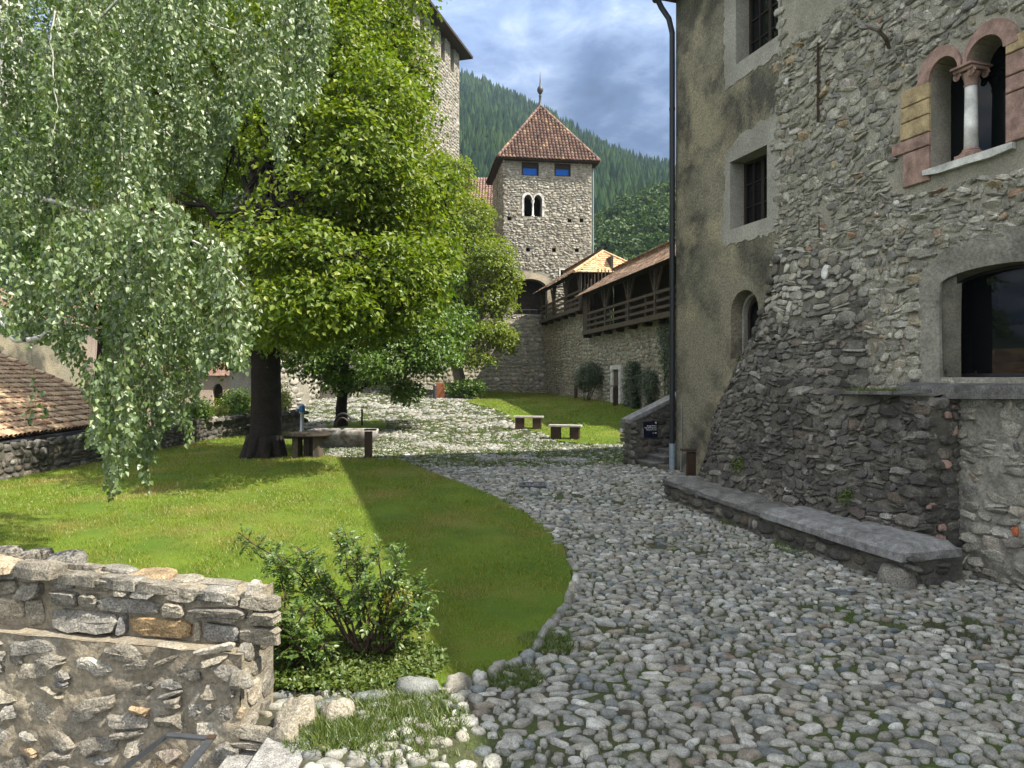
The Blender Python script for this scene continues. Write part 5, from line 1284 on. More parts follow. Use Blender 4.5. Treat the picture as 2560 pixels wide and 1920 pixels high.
# boulders at the foot of the wall end
mb = MB()
fs = thing("foot_boulders", "rounded grey boulders set at the foot of the retaining wall end", "boulders", (-1.6, 5.35, 0))
for x, y, w, h, p in ((-1.62, 5.30, .32, .28, .20), (-1.33, 5.42, .28, .24, .17), (-1.66, 5.12, .26, .2, .14)):
    mb = MB(); stones(mb, [(0, 0, w, h)], lambda u, v, o: np.stack([x + u, y + v, -.03 + o], -1), 14, p, 0, .4, .14, 2.5, 3, .2, sink=.05); mb.build("boulder", M_rw, fs, smooth=True)

ss_ = thing("granite_stairs", "pale granite stairs descending beside the retaining wall, top tread level with cobbles", "stairs", (-1.6, 4.5, 0))
for k in range(9):
    x1 = -1.43 - .31 * k; z = .015 - .165 * k; mb = MB(); mb.box((x1 - .17 - (.0 if k else .0), 4.2 - .05 * 0, z - .08), (.345, 2.42, .16), 0, .012); mb.build("tread", M_granite, ss_)
mb = MB(); mb.prism([(-1.76, 3, -1.7), (-4.6, 3, -1.7), (-4.6, 5.6, -1.7), (-1.76, 5.6, -1.7)], [(-1.76, 3, -.15), (-4.6, 3, -1.66), (-4.6, 5.6, -1.66), (-1.76, 5.6, -.15)]); mb.build("stair_base", M_mortar_dark, ss_)
mb = MB(); mb.add([(-9, .5, -1.7), (-4.5, .5, -1.7), (-4.5, 7.0, -1.7), (-9, 7.0, -1.7)], [[0, 1, 2, 3]]); mb.build("landing", M_granite, ss_)
hr = thing("handrail", "flat dark iron handrail with a rusty corner above the granite stairs", "handrail", (-1.85, 4.3, 0))
A, B = PX(418, 1838, 4.3), PX(528, 1846, 4.3)
mb = MB(); mb.bar(A, B, .045, .014); mb.build("top_rail", M_iron, hr)
mb = MB(); mb.bar(B + [.0, .02, 0], B + [0, -3.0, -.02], .045, .014); mb.build("guard_rail", M_iron, hr)
mb = MB(); mb.bar(A, A + np.array([-.9, -.25, -.66]), .014, .03); mb.build("stair_rail", M_iron, hr)
mb = MB(); p = A + np.array([-.8, -.22, -.59]); mb.bar(p, p - [0, 0, .75], .03, .03); mb.bar(B + [0, -.9, 0], B + [0, -.9, -.45], .03, .03); mb.build("upright", M_iron, hr)
mb = MB(); mb.box(B + np.array([0, 0, .009]), (.05, .05, .006)); mb.build("rusty_corner", M_rust, hr)

# ------------------------------------------------------------------ low wall on the left of the lawn
lw_ = thing("garden_wall", "low dark stone wall along the far left side of the lawn", "wall", (-12.4, 22, .05))
pa = np.array([-12.75, 12.0]); pb = np.array([-12.35, 28.6]); pc = np.array([-10.9, 30.6]); pd = np.array([-9.3, 31.0])
mb = MB()
for a, b, h in ((pa, pb, .78), (pb, pc, .8), (pc, pd, .75)):
    d = (b - a); L = np.linalg.norm(d); d /= L; n_ = np.array([d[1], -d[0]]); mm = (a + b) / 2
    fm = lambda u, v, o: np.stack([a[0] + d[0] * u + n_[0] * o, a[1] + d[1] * u + n_[1] * o, np.interp(u, [0, L], [gz(*a), gz(*b)]) + v], -1)
    U = np.array([0, L]); mb.mi = 0; mb.sm = False
    mb.prism(fm(np.array([0, L, L, 0]), np.full(4, -.5), np.array([0, 0, -.4, -.4])), fm(np.array([0, L, L, 0]), np.full(4, h), np.array([0, 0, -.4, -.4])))
    mb.mi = 1; mb.sm = True; cl = courses(0, L, -.05, h, (.14, .24), (.2, .45), .25, .2); stones(mb, cl, fm, 9, .05, .015, .12, .16, 2.8, 2, .3, sink=.05)
    cl = courses(0, L, -.42, .04, (.2, .26), (.3, .55), .1, .1); stones(mb, cl, lambda u, v, o: fm(u, h + o, v), 9, .06, .015, .08, .14, 3, 2, .3, sink=.05)
mb.build("masonry", [M_mortar_dark, M_talus], lw_)
# tiled outbuilding below the terrace
ob = thing("tiled_outbuilding", "low outbuilding with a broad tan barrel tile roof and zinc gutter", "building", (-13.5, 21, -3))
E0 = np.array([-12.95, 13.0, 1.06]); E1 = np.array([-13.9, 26.6, 1.06]); ed = E1 - E0; EL = np.linalg.norm(ed); ed /= EL; eh = np.array([-ed[1], ed[0], 0]); ph = R(24.6)
OM = lambda u, v, o: E0 + ed * np.asarray(u, float)[:, None] + (eh * math.cos(ph) + np.array([0, 0, math.sin(ph)])) * np.asarray(v, float)[:, None] + (-eh * math.sin(ph) + np.array([0, 0, math.cos(ph)])) * np.asarray(o, float)[:, None]
vm = 6.4
mb = MB(); mb.prism(OM([0, EL, EL, 0], [0, 0, vm, vm], [-.12] * 4), OM([0, EL, EL, 0], [0, 0, vm, vm], [-.005] * 4)); rf = mb.build("roof", M_deck, ob)
mb = MB(); barrel_tiles(mb, OM, 0, EL, -.08, vm, .20, .36, None, 6); barrel_tiles(mb, lambda u, v, o: OM(u, v, .035 - np.asarray(o) * .55), .1, EL - .05, -.04, vm, .20, .36, None, 4); mb.build("tiles", M_tile_tan, rf, smooth=True)
mb = MB(); tt = np.linspace(0, vm, 19)
for k in range(18): a = OM([EL + .02] * 2, [tt[k], tt[k + 1] + .05], [.05, .02]); mb.tube(a, [.12, .10], 8)
for k in range(38): a = OM([k * .36, k * .36 + .4], [vm + .02] * 2, [.03, .06]); mb.tube(a, [.12, .10], 8)
mb.build("ridge_tiles", M_tile_tan, rf)
mb = MB(); g0 = OM([0.], [-.14], [-.07])[0]; g1 = OM([EL + .1], [-.14], [-.07])[0]
a = np.linspace(math.pi, 2 * math.pi, 9); prof = [np.array([math.cos(q) * .085, math.sin(q) * .085]) for q in a]
V = np.concatenate([[g - eh * p[0] + [0, 0, p[1]] for p in prof] for g in (g0, g1)]); k = np.arange(8); mb.add(V, np.stack([k, k + 1, k + 10, k + 9], -1)); mb.build("gutter", plain("zinc_gutter", (.085, .09, .095), .5, .5, .3), ob)
mb = MB(); c0 = OM([0, EL, EL, 0], [.4, .4, vm, vm], [-.13] * 4); b0_ = c0.copy(); b0_[:, 2] = -3.2; mb.prism(b0_, c0); mb.build("wall", M_pink, ob)
# raised flashing and upstand wall at the back of that roof
bh = thing("grey_house", "shaded grey rendered house rising behind the tiled outbuilding", "house", (-24, 30, -3))
mb = MB(); mb.box((-26.5, 30.5, .9), (12, 7, 8.2)); mb.build("wall", M_plaster, bh)
mb = MB(); mb.prism([(-33, 26.6, 5.0), (-20, 26.6, 5.0), (-20, 34.6, 5.0), (-33, 34.6, 5.0)], [(-33, 30, 6.6), (-22.5, 30, 6.6), (-22.5, 31, 6.6), (-33, 31, 6.6)]); mb.build("roof", M_tile_red, bh)
# pale pink building with arched door
pk = thing("pink_building", "pale pink rendered castle wing with barred windows and dark arched door", "building", (-20, 46, -1))
PW = plane_map((-16.2, 46, 0), (-1, .0, 0), (0, -1, 0))
def pp(px, py): r = (px - 1280) / F; u = -16.2 - r * 46; return u, ZC + (HY - py) / F * 46
dr = [pp(557, 1062), pp(532, 1062)]; DOOR = arch(dr[0][0], dr[1][0], -.4, pp(0, 978)[1], .5, 10)
def wr(x0, y0, x1, y1): a, b = pp(x1, y1), pp(x0, y0); return rect(a[0], b[0], a[1], b[1])
WN = [wr(374, 962, 396, 988), wr(591, 946, 603, 984), wr(480, 952, 494, 972), wr(300, 960, 318, 985)]
mb = MB(); holed(mb, [(0, -3), (14, -3), (14, 7.0), (7.0, 7.0), (7.0, 2.75), (0, 2.75)], [DOOR] + WN, PW, .35)
mb.prism(PW(np.array([.01, 13.9, 13.9, .01]), np.full(4, -3.), np.array([-.5, -.5, -6, -6])), PW(np.array([.01, 13.9, 13.9, .01]), np.full(4, 2.74), np.array([-.5, -.5, -6, -6]))); mb.build("wall", M_pink, pk)
mb = MB(); mb.prism(PW(np.array([-.2, 7, 7, -.2]), np.full(4, 2.76), np.array([.25, .25, -6, -6])), PW(np.array([-.2, 7, 7, -.2]), np.full(4, 4.6), np.array([-3, -3, -6, -6]))); mb.prism(PW(np.array([6.9, 14, 14, 6.9]), np.full(4, 7.0), np.array([.4, .4, -6, -6])), PW(np.array([6.9, 14, 14, 6.9]), np.full(4, 8.6), np.array([-3, -3, -6, -6]))); mb.build("roof", M_tile_red, pk)
for w in WN:
    (x0, z0), (x1, z1) = w[0], w[2]; mb = MB()
    mb.add(PW(np.array([x0, x1, x1, x0]), np.array([z0, z0, z1, z1]), np.full(4, -.2)), [[0, 1, 2, 3]]); f = mb.build("window", M_glass, pk)
    mb = MB()
    for i in range(1, 4): x = x0 + (x1 - x0) * i / 4; mb.bar(PW(x, z0, -.04), PW(x, z1, -.04), .022)
    for i in range(1, 5): z = z0 + (z1 - z0) * i / 5; mb.bar(PW(x0, z, -.045), PW(x1, z, -.045), .022)
    mb.build("bars", M_timber, f)
    mb = MB(); mb.prism(PW(np.array([x0 - .1, x1 + .1, x1 + .1, x0 - .1]), np.full(4, z0 - .12), np.array([.08, .08, -.1, -.1])), PW(np.array([x0 - .1, x1 + .1, x1 + .1, x0 - .1]), np.full(4, z0 - .01), np.array([.08, .08, -.1, -.1]))); mb.build("sill", M_sill, f)
mb = MB(); d_ = np.array(DOOR); mb.add(PW(d_[:, 0], d_[:, 1], np.full(len(d_), -.3)), [list(range(len(d_)))]); dd = mb.build("door", M_darkwood, pk)
mb = MB(); a = pp(580, 993); b = pp(572, 975); mb.prism(PW(np.array([a[0], b[0], b[0], a[0]]), np.array([a[1], a[1], b[1], b[1]]), np.full(4, .01)), PW(np.array([a[0], b[0], b[0], a[0]]), np.array([a[1], a[1], b[1], b[1]]), np.full(4, .04))); nb_ = mb.build("notice_board", M_sign, pk)
# rubble building with corner stones behind the big trunk
rh = thing("rubble_building", "old rubble stone building corner with white door post up the ramp", "building", (-12, 44, .8))
Q0 = PX(771, 945, 43.0); Q0[2] = 0; Q1 = PX(640, 945, 40.0); Q1[2] = 0; Q2 = PX(818, 945, 49.5); Q2[2] = 0
for nm, (a, b) in (("wall", (Q1, Q0)), ("wall", (Q0, Q2))):
    d = b - a; L = np.linalg.norm(d); n_ = np.array([d[1], -d[0], 0]); fm = plane_map(a, d, n_); mb = MB(); mb.prism(fm(np.array([0, L, L, 0]), np.full(4, -.5), np.array([0, 0, -2.5, -2.5])), fm(np.array([0, L, L, 0]), np.full(4, 6.0), np.array([0, 0, -2.5, -2.5])))
    mb.mi = 1; mb.sm = True; cl = courses(0, L, .4, 5.9, (.25, .45), (.4, .9), .25, .15); cl = cl[(cl[:, 0] + cl[:, 2] * .45 < L) & (cl[:, 0] - cl[:, 2] * .45 > 0)]; stones(mb, cl, fm, 9, .07, .02, .1, .17, 2.7, 2, .4, wave=.04, sink=.06); mb.build(nm, [M_tower_mortar, M_tower], rh)
mb = MB(); mb.box(PX(817, 945, 49.6) * [1, 1, 0] + [0, 0, 2.2], (.3, .3, 2.6)); mb.box(PX(842, 945, 49.8) * [1, 1, 0] + [0, .4, 2.0], (1.2, .1, 2.2)); mb.build("door_post", M_sill, rh)
bw_ = thing("ramp_wall", "shaded rubble wall along the top of the cobbled ramp under the trees", "wall", (-6, 53, 2))
fm = plane_map((-12.6, 52.6, 0), (1, .06, 0), (.06, -1, 0)); mb = MB(); mb.prism(fm(np.array([0, 7.4, 7.4, 0]), np.full(4, 0.), np.array([0, 0, -1., -1.])), fm(np.array([0, 7.4, 7.4, 0]), np.full(4, 6.2), np.array([0, 0, -1, -1]))); mb.mi = 1; mb.sm = True
stones(mb, courses(0, 7.4, 1.4, 6.2, (.25, .4), (.35, .7), .25, .15), fm, 9, .06, .02, .1, .17, 2.7, 2, .4, sink=.06); mb.build("masonry", [M_wallmortar, M_wallstone], bw_)
rl = thing("rubble_edging", "low dry rubble edging wall of pale stones beside the hydrant", "wall", (-10, 33, .4))
a = G(700, 1074); b = G(762, 1072); a2 = np.array([a[0] - 1.2, a[1] + .2]); d = np.array([b[0] - a2[0], b[1] - a2[1], 0]); L = np.linalg.norm(d); fm = plane_map((a2[0], a2[1], 0), d, (d[1], -d[0], 0)); z0 = gz(*a2); mb = MB(); mb.prism(fm(np.array([0, L, L, 0]), np.full(4, z0 - .3), np.array([0, 0, -.5, -.5])), fm(np.array([0, L, L, 0]), np.array([z0 + .6, z0 + .12, z0 + .12, z0 + .6]), np.array([0, 0, -.5, -.5]))); mb.mi = 1; mb.sm = True
cl = courses(0, L, z0, z0 + .62, (.12, .2), (.2, .4), .2, .2); cl = cl[cl[:, 1] + .05 < z0 + .62 - .5 * cl[:, 0] / L]; stones(mb, cl, fm, 9, .06, .015, .1, .16, 2.7, 2, .3, sink=.05); mb.build("masonry", [M_tower_mortar, M_tower], rl)

# ------------------------------------------------------------------ benches
def bench(label, p, L, rz, h=.45, dp=.42):
    z = gz(p[0], p[1]); r = thing("bench", label, "bench", (p[0], p[1], z), "plank benches on steel legs beside the small lawn")
    P = np.array([p[0], p[1], z])
    for i in range(4):
        mb = MB(); mb.box((0, (i - 1.5) * dp / 4, h - .035), (L, dp / 4 - .008, .07), 0, .006); mb.V = [v + P for v in mb.V]; mb.build("seat_plank", M_seat, r)
    for sx in (-1, 1):
        mb = MB(); x = sx * L * .29; mb.box((x, 0, (h - .07) / 2 - .06), (.34, dp * .8, h - .07 + .12), 0, .004); mb.V = [v + P for v in mb.V]; mb.build("leg", M_rust, r)
    r.rotation_euler = (0, 0, rz); return r
def at(px, py): g_ = G(px, py); return g_[:2]
p1 = (G(1297, 1076) + G(1346, 1076)) / 2; p2 = (G(1392, 1099) + G(1438, 1104)) / 2
b1 = bench("sunlit plank bench on rusty block legs, at the shadow edge", p1[:2] + [0, .25], 1.22, R(-8), .55)
b2 = dup(b1, (p2[0], p2[1] + .25, gz(p2[0], p2[1] + .25)), R(-14), "shaded grey plank bench nearer the stair parapet")

# ------------------------------------------------------------------ table, long bench, post and trough under the big tree
def local(r_, mb, P): mb.V = [v + P for v in mb.V]; return mb
tb = PX(768, 945, 21.4)[:2]; tz = gz(*tb); T0_ = np.array([tb[0], tb[1], tz])
tt_ = thing("garden_table", "dark heavy table with rounded top standing under the big tree", "table", tuple(T0_))
mb = MB(); a = np.linspace(0, 2 * np.pi, 40, endpoint=False); ring = np.stack([np.sign(np.cos(a)) * np.abs(np.cos(a)) ** .8 * .72, np.sign(np.sin(a)) * np.abs(np.sin(a)) ** .8 * .62, 0 * a], -1)
R0 = ring * [.93, .93, 1] + T0_ + [0, 0, .66]; R1 = ring + T0_ + [0, 0, .69]; R2 = ring + T0_ + [0, 0, .725]; R3 = ring * [.97, .97, 1] + T0_ + [0, 0, .74]
k = np.arange(40); k2 = (k + 1) % 40; mb.add(np.concatenate([R0, R1, R2, R3]), np.concatenate([np.stack([k + 40 * i, k2 + 40 * i, k2 + 40 * i + 40, k + 40 * i + 40], -1) for i in range(3)]), [list(range(120, 160))], [list(range(39, -1, -1))]); mb.build("tabletop", M_darkwood, tt_)
for x, m in ((-.28, M_timber), (.0, M_darkwood), (.34, M_timber)):
    mb = MB(); mb.box(T0_ + [x, -.05 if x else .15, .30], (.17, .5, .74), 0, .01); mb.build("leg", m, tt_)
gb = thing("garden_bench", "long low dark bench between the big trunk and the table", "bench", tuple(np.array([-7.2, 23.6, gz(-7.2, 23.6)])))
P = np.array([-7.3, 23.6, gz(-7.3, 23.6)])
mb = MB(); mb.box(P + [0, 0, .45], (2.3, .4, .09), 0, .01); mb.build("seat", M_darkwood, gb)
for x in (-.8, .8): mb = MB(); mb.box(P + [x, 0, .16], (.14, .34, .50), 0, .01); mb.build("leg", M_darkwood, gb)
lectern("information_post", at(921, 1147), .84, .21, .12, R(180), "dark steel post with a plate standing right of the garden table", plate=(.33, .24))
lectern("information_post", at(905, 1066), .80, .07, .06, R(175), "slim grey post with small tilted plate on the patch of grass by the thin tree", plate=(.28, .2))
lectern("information_post", GW(13.6, 0, .55)[:2], .90, .20, .1, 0, "brown post in front of the curtain wall, left of the round bush", plate=(.34, .2))
lectern("information_post", GW(6.0, 0, .62)[:2], 1.0, .24, .1, 0, "brown post before the white doorway in the curtain wall", plate=(.38, .2))
lectern("information_post", at(1101, 996), 1.0, .50, .12, 0, "orange rusted steel panel post at the end of the ramp, left of the walnut trunk", plate=(.5, .12), mat=M_redrust)
dpst = thing("bollard", "slim dark bollard at the edge of the ramp under the trees", "bollard", tuple(G(1087, 997))); mb = MB(); p = G(1087, 997); mb.lathe(p, [(.11, -.1), (.11, .8), (.13, .82), (.08, .9), (0, .92)], 10); mb.build("shaft", M_iron, dpst)
# box bench behind the trunk
bp = G(606, 1088); bb = thing("box_bench", "small box shaped bench with pale top against the low wall behind the trunk", "bench", tuple(bp)); mb = MB(); mb.box(bp + [0, 0, .18], (.34, .3, .5), 0, .01); mb.build("leg", M_rust, bb); mb = MB(); mb.box(bp + [.1, 0, .45], (.9, .4, .07), 0, .01); mb.build("seat", M_seat, bb)

# stone trough fountain with two bent spouts
tp_ = PX(858, 945, 24.3); tp_[2] = gz(tp_[0], tp_[1]); tf = thing("stone_trough", "rounded granite water trough with bent iron spouts under the thin tree", "fountain", tuple(tp_))
mb = MB(); n, m = 28, 9; prof = [(.62, -.1), (.70, .02), (.86, .22), (.95, .42), (.97, .56), (.955, .60), (.86, .60), (.84, .56), (.80, .42)]
a = np.linspace(0, 2 * np.pi, n, endpoint=False); cs = np.sign(np.cos(a)) * np.abs(np.cos(a)) ** .55; sn = np.sign(np.sin(a)) * np.abs(np.sin(a)) ** .55
V = np.concatenate([np.stack([cs * (w + .22), sn * (w - .38), np.full(n, z)], -1) for w, z in prof]) + tp_; k = np.arange(n); k2 = (k + 1) % n
mb.sm = True; mb.add(V, np.concatenate([np.stack([k + n * i, k2 + n * i, k2 + n * i + n, k + n * i + n], -1) for i in range(8)])); mb.add(V[-n:], [list(range(n))]); mb.build("basin", stone_mat("trough_granite", [(0, (.30, .29, .27)), (1, (.32, .31, .29))], 20, stain=(2.2, .5, .66, .8), stain_col=(.10, .07, .04), bs=.4, bd=.01), tf)
mb = MB(); mb.add(tp_ + np.array([[-.95, -.42, .5], [.95, -.42, .5], [.95, .42, .5], [-.95, .42, .5]]), [[0, 1, 2, 3]]); mb.build("water", glass_mat("dark_water", (.01, .014, .012), .02), tf)
for dx_, h, w, y in ((-.46, .62, .70, .66), (-.40, .42, .52, .64)):
    a = np.linspace(0, math.pi * .80, 14); b0_ = tp_ + [dx_, y, .1]; pts = [b0_, b0_ + [0, 0, .55]] + [b0_ + [w / 2 - w / 2 * math.cos(q), -.1 * q, .55 + h * .75 * math.sin(q)] for q in a]
    mb = MB(); mb.tube(pts, .038 if h > .5 else .03, 8); mb.build("spout", M_iron if h > .5 else M_timber, tf, smooth=True)
# water hydrant
hp = G(755, 1078); hp = np.array([hp[0], hp[1], gz(hp[0], hp[1])]); hy = thing("hydrant", "tall silver hydrant with a blue head on the cobbles", "hydrant", tuple(hp))
mb = MB(); mb.lathe(hp, [(0, -.05), (.12, -.05), (.12, .02), (.085, .04), (.080, .82), (.1, .84), (.0, .85)], 14); mb.build("pipe", M_silver, hy, smooth=True)
mb = MB(); mb.lathe(hp + [0, 0, .83], [(.1, 0), (.125, .03), (.13, .2), (.11, .27), (.0, .28)], 14); mb.tube([hp + [-.1, -.04, .93], hp + [-.2, -.08, .92]], [.06, .055], 10); mb.build("head", M_blue, hy)
mb = MB(); mb.lathe(hp + [0, 0, 1.10], [(.09, 0), (.09, .05), (.04, .09), (0, .1)], 12); mb.tube([hp + [-.19, -.078, .92], hp + [-.235, -.096, .918]], [.065, .065], 10); mb.build("cap", M_silver, hy)
# drain grate in the cobbles
dc = GD(1150, 1051); dg_ = thing("drain_grate", "square slotted iron drain grate sunk in the cobbles", "drain", tuple(dc + [0, 0, .02]))
mb = MB(); q = .27
for s in (-1, 1): mb.box(dc + [s * q, 0, .03], (.05, 2 * q + .05, .05)); mb.box(dc + [0, s * (q), .031], (2 * q - .06, .05, .048))
mb.build("frame", M_iron, dg_)
mb = MB()
for i in range(8): mb.box(dc + [-q + .06 + i * .06, 0, .024], (.026, 2 * q - .06, .04))
tag(mb.build("slats", M_iron, dg_))
mb = MB(); mb.add(dc + np.array([[-q, -q, .012], [q, -q, .012], [q, q, .012], [-q, q, .012]]), [[0, 1, 2, 3]]); mb.build("pit", M_black, dg_)
# pale door posts in the curtain wall
dw = thing("white_doorway", "narrow pale stone doorway in the curtain wall between the two bushes", "doorway", tuple(GW(7.4, 1.1, .1)))
for s in (6.75, 8.05): mb = MB(); mb.prism(GW([s - .17, s + .17, s + .17, s - .17], [.8] * 4, [.16, .16, -.1, -.1]), GW([s - .17, s + .17, s + .17, s - .17], [3.05] * 4, [.16, .16, -.1, -.1])); mb.build("jamb", M_sill, dw)
mb = MB(); mb.prism(GW([6.93, 7.87, 7.87, 6.93], [.8] * 4, [.07, .07, -.1, -.1]), GW([6.93, 7.87, 7.87, 6.93], [3.05] * 4, [.07, .07, -.1, -.1])); mb.build("door", M_timber, dw)
mb = MB(); mb.prism(GW([6.55, 8.25, 8.25, 6.55], [3.05] * 4, [.17, .17, -.1, -.1]), GW([6.55, 8.25, 8.25, 6.55], [3.27] * 4, [.17, .17, -.1, -.1])); mb.build("lintel", M_sill, dw)

# ------------------------------------------------------------------ trees
M_linden = leaf_mat("linden_leaf", [(0, (.060, .105, .007)), (.5, (.110, .165, .009)), (.85, (.16, .205, .013)), (1, (.22, .25, .02))], .36, .025, 1.6)
M_maple = leaf_mat("maple_leaf", [(0, (.042, .095, .008)), (.5, (.078, .15, .012)), (1, (.125, .195, .018))], .40, .04, 1.5)
M_walnut = leaf_mat("walnut_leaf", [(0, (.095, .135, .008)), (.5, (.145, .20, .010)), (1, (.21, .245, .016))], .48, .03, 1.4)
M_birch = leaf_mat("birch_leaf", [(0, (.050, .100, .020)), (.5, (.092, .152, .038)), (.85, (.135, .20, .058)), (1, (.19, .245, .075))], .32, .07, 1.4)
M_rose = leaf_mat("rose_leaf", [(0, (.045, .10, .012)), (.5, (.080, .15, .018)), (.9, (.12, .19, .026)), (1, (.17, .22, .03))], .40, .05, 1.4)
M_dark = leaf_mat("dark_evergreen_leaf", [(0, (.018, .042, .010)), (.6, (.032, .065, .014)), (1, (.055, .095, .02))], .25, .08, 1.2)
M_yellowleaf = leaf_mat("yellow_leaf", [(0, (.30, .26, .03)), (1, (.42, .32, .05))], .35, .05, 1.2)
M_gold = leaf_mat("yellow_green_leaf", [(0, (.15, .19, .02)), (1, (.26, .28, .03))], .4, .05, 1.3)


def foliage(mb, blobs, n, size, gap=.25, seed=1, up=.75, spray=22, sr=.42, out=.5, close=False, wid=.72):
    """sprays of leaves through the volume of a crown; blobs = (x, y, z, rx, ry, rz)"""
    r = np.random.default_rng(seed); B = np.array(blobs, float)
    w = (B[:, 3] * B[:, 4] + B[:, 4] * B[:, 5] + B[:, 3] * B[:, 5]); w /= w.sum()
    ns = int(n / spray); k = r.choice(len(B), int(ns * 1.8), p=w)
    d = unit(len(k), r); rad = r.uniform(.18, 1.0, len(k)) ** .5
    c = B[k, :3] + d * rad[:, None] * B[k, 3:] * (1 + .12 * vnoise(d * 3 + k[:, None], 1.0, seed))[:, None]
    ok = vnoise(c, .85, seed + 2) > -gap * 2 + r.normal(0, .12, len(k)) - .35; c, d = c[ok][:ns], d[ok][:ns]
    if not len(c): return c
    m = len(c); base = d * out + [0, 0, up] + r.normal(0, .25, (m, 3)); base /= np.linalg.norm(base, axis=1)[:, None]
    t1 = np.cross(base, unit(m, r)); t1 /= np.linalg.norm(t1, axis=1)[:, None]; t2 = np.cross(base, t1)
    a = r.uniform(0, 6.28, (m, spray)); q = sr * np.sqrt(r.random((m, spray))) * r.uniform(.6, 1.2, (m, 1))
    P = c[:, None] + t1[:, None] * (np.cos(a) * q)[..., None] + t2[:, None] * (np.sin(a) * q)[..., None] + base[:, None] * (r.normal(0, .07, (m, spray)) - .35 * q ** 2 / sr)[..., None]
    ax = (t1[:, None] * np.cos(a)[..., None] + t2[:, None] * np.sin(a)[..., None] + r.normal(0, .55, (m, spray, 3)) + [0, 0, -.35])
    nm = base[:, None] + r.normal(0, .42, (m, spray, 3))
    leaves(mb, P.reshape(-1, 3), ax.reshape(-1, 3), nm.reshape(-1, 3), size * r.uniform(.65, 1.2, m * spray), wid, close=close)
    return c


def limbs(mb, top, targets, r0, r1=.02, sag=.3, wob=.15, n=8, seg=6):
    for t in targets:
        p = curve(top, t, sag, wob, n); mb.tube(p, np.linspace(r0, r1, n) ** 1.0, seg)


def tree(name, label, trunk, radii, blobs, n, size, leafm, barkm, group=None, seed=1, fork=None, lim=.12, twigs=160, flare=True, **kw):
    base = np.array(trunk[0], float); r = thing(name, label, "tree", tuple(base), group)
    mb = MB(); tr_ = np.array(trunk, float); mb.tube(tr_, radii, 14, caps=False)
    if flare:
        rg_ = np.random.default_rng(seed); R_ = radii[0]
        for k in range(9):
            a = k * .7 + rg_.uniform(-.2, .2); e = base + [math.cos(a) * R_ * rg_.uniform(1.1, 1.65), math.sin(a) * R_ * rg_.uniform(1.1, 1.65), -.12]
            mb.tube(curve(base + [math.cos(a) * R_ * .5, math.sin(a) * R_ * .5, .9 * R_ + .2], e, -.06, 0, 6), np.linspace(R_ * .38, R_ * .10, 6), 7)
    mb.build("trunk", barkm, r, smooth=True)
    mb = MB(); c = foliage(mb, blobs, n, size, seed=seed, **kw); mb.build("crown", leafm, r)
    mb = MB(); B = np.array(blobs); rs_ = np.random.default_rng(seed + 5)
    for b in B:
        s = tr_[-1] if fork is None else np.array(fork[int(rs_.integers(len(fork)))])
        tgt = b[:3] + rs_.normal(0, .2, 3) * b[3:]
        p = curve(s, tgt, .25, .18, 9, rs_); mb.tube(p, np.linspace(lim, .025, 9), 7)
        near_ = c[np.argsort(((c - b[:3]) ** 2).sum(1))[:400]]
        for q in near_[rs_.choice(len(near_), min(len(near_), twigs // len(B)), replace=False)]:
            i = int(rs_.integers(3, 8)); pp_ = curve(p[i], q, .1, .1, 6, rs_); mb.tube(pp_, np.linspace(lim * .32, .008, 6), 5, caps=False)
    mb.build("branches", barkm, r, smooth=True)
    return r


def blob(x, y, Y, rx, ry, rz): return (*PD(x, y, Y), rx, ry, rz)

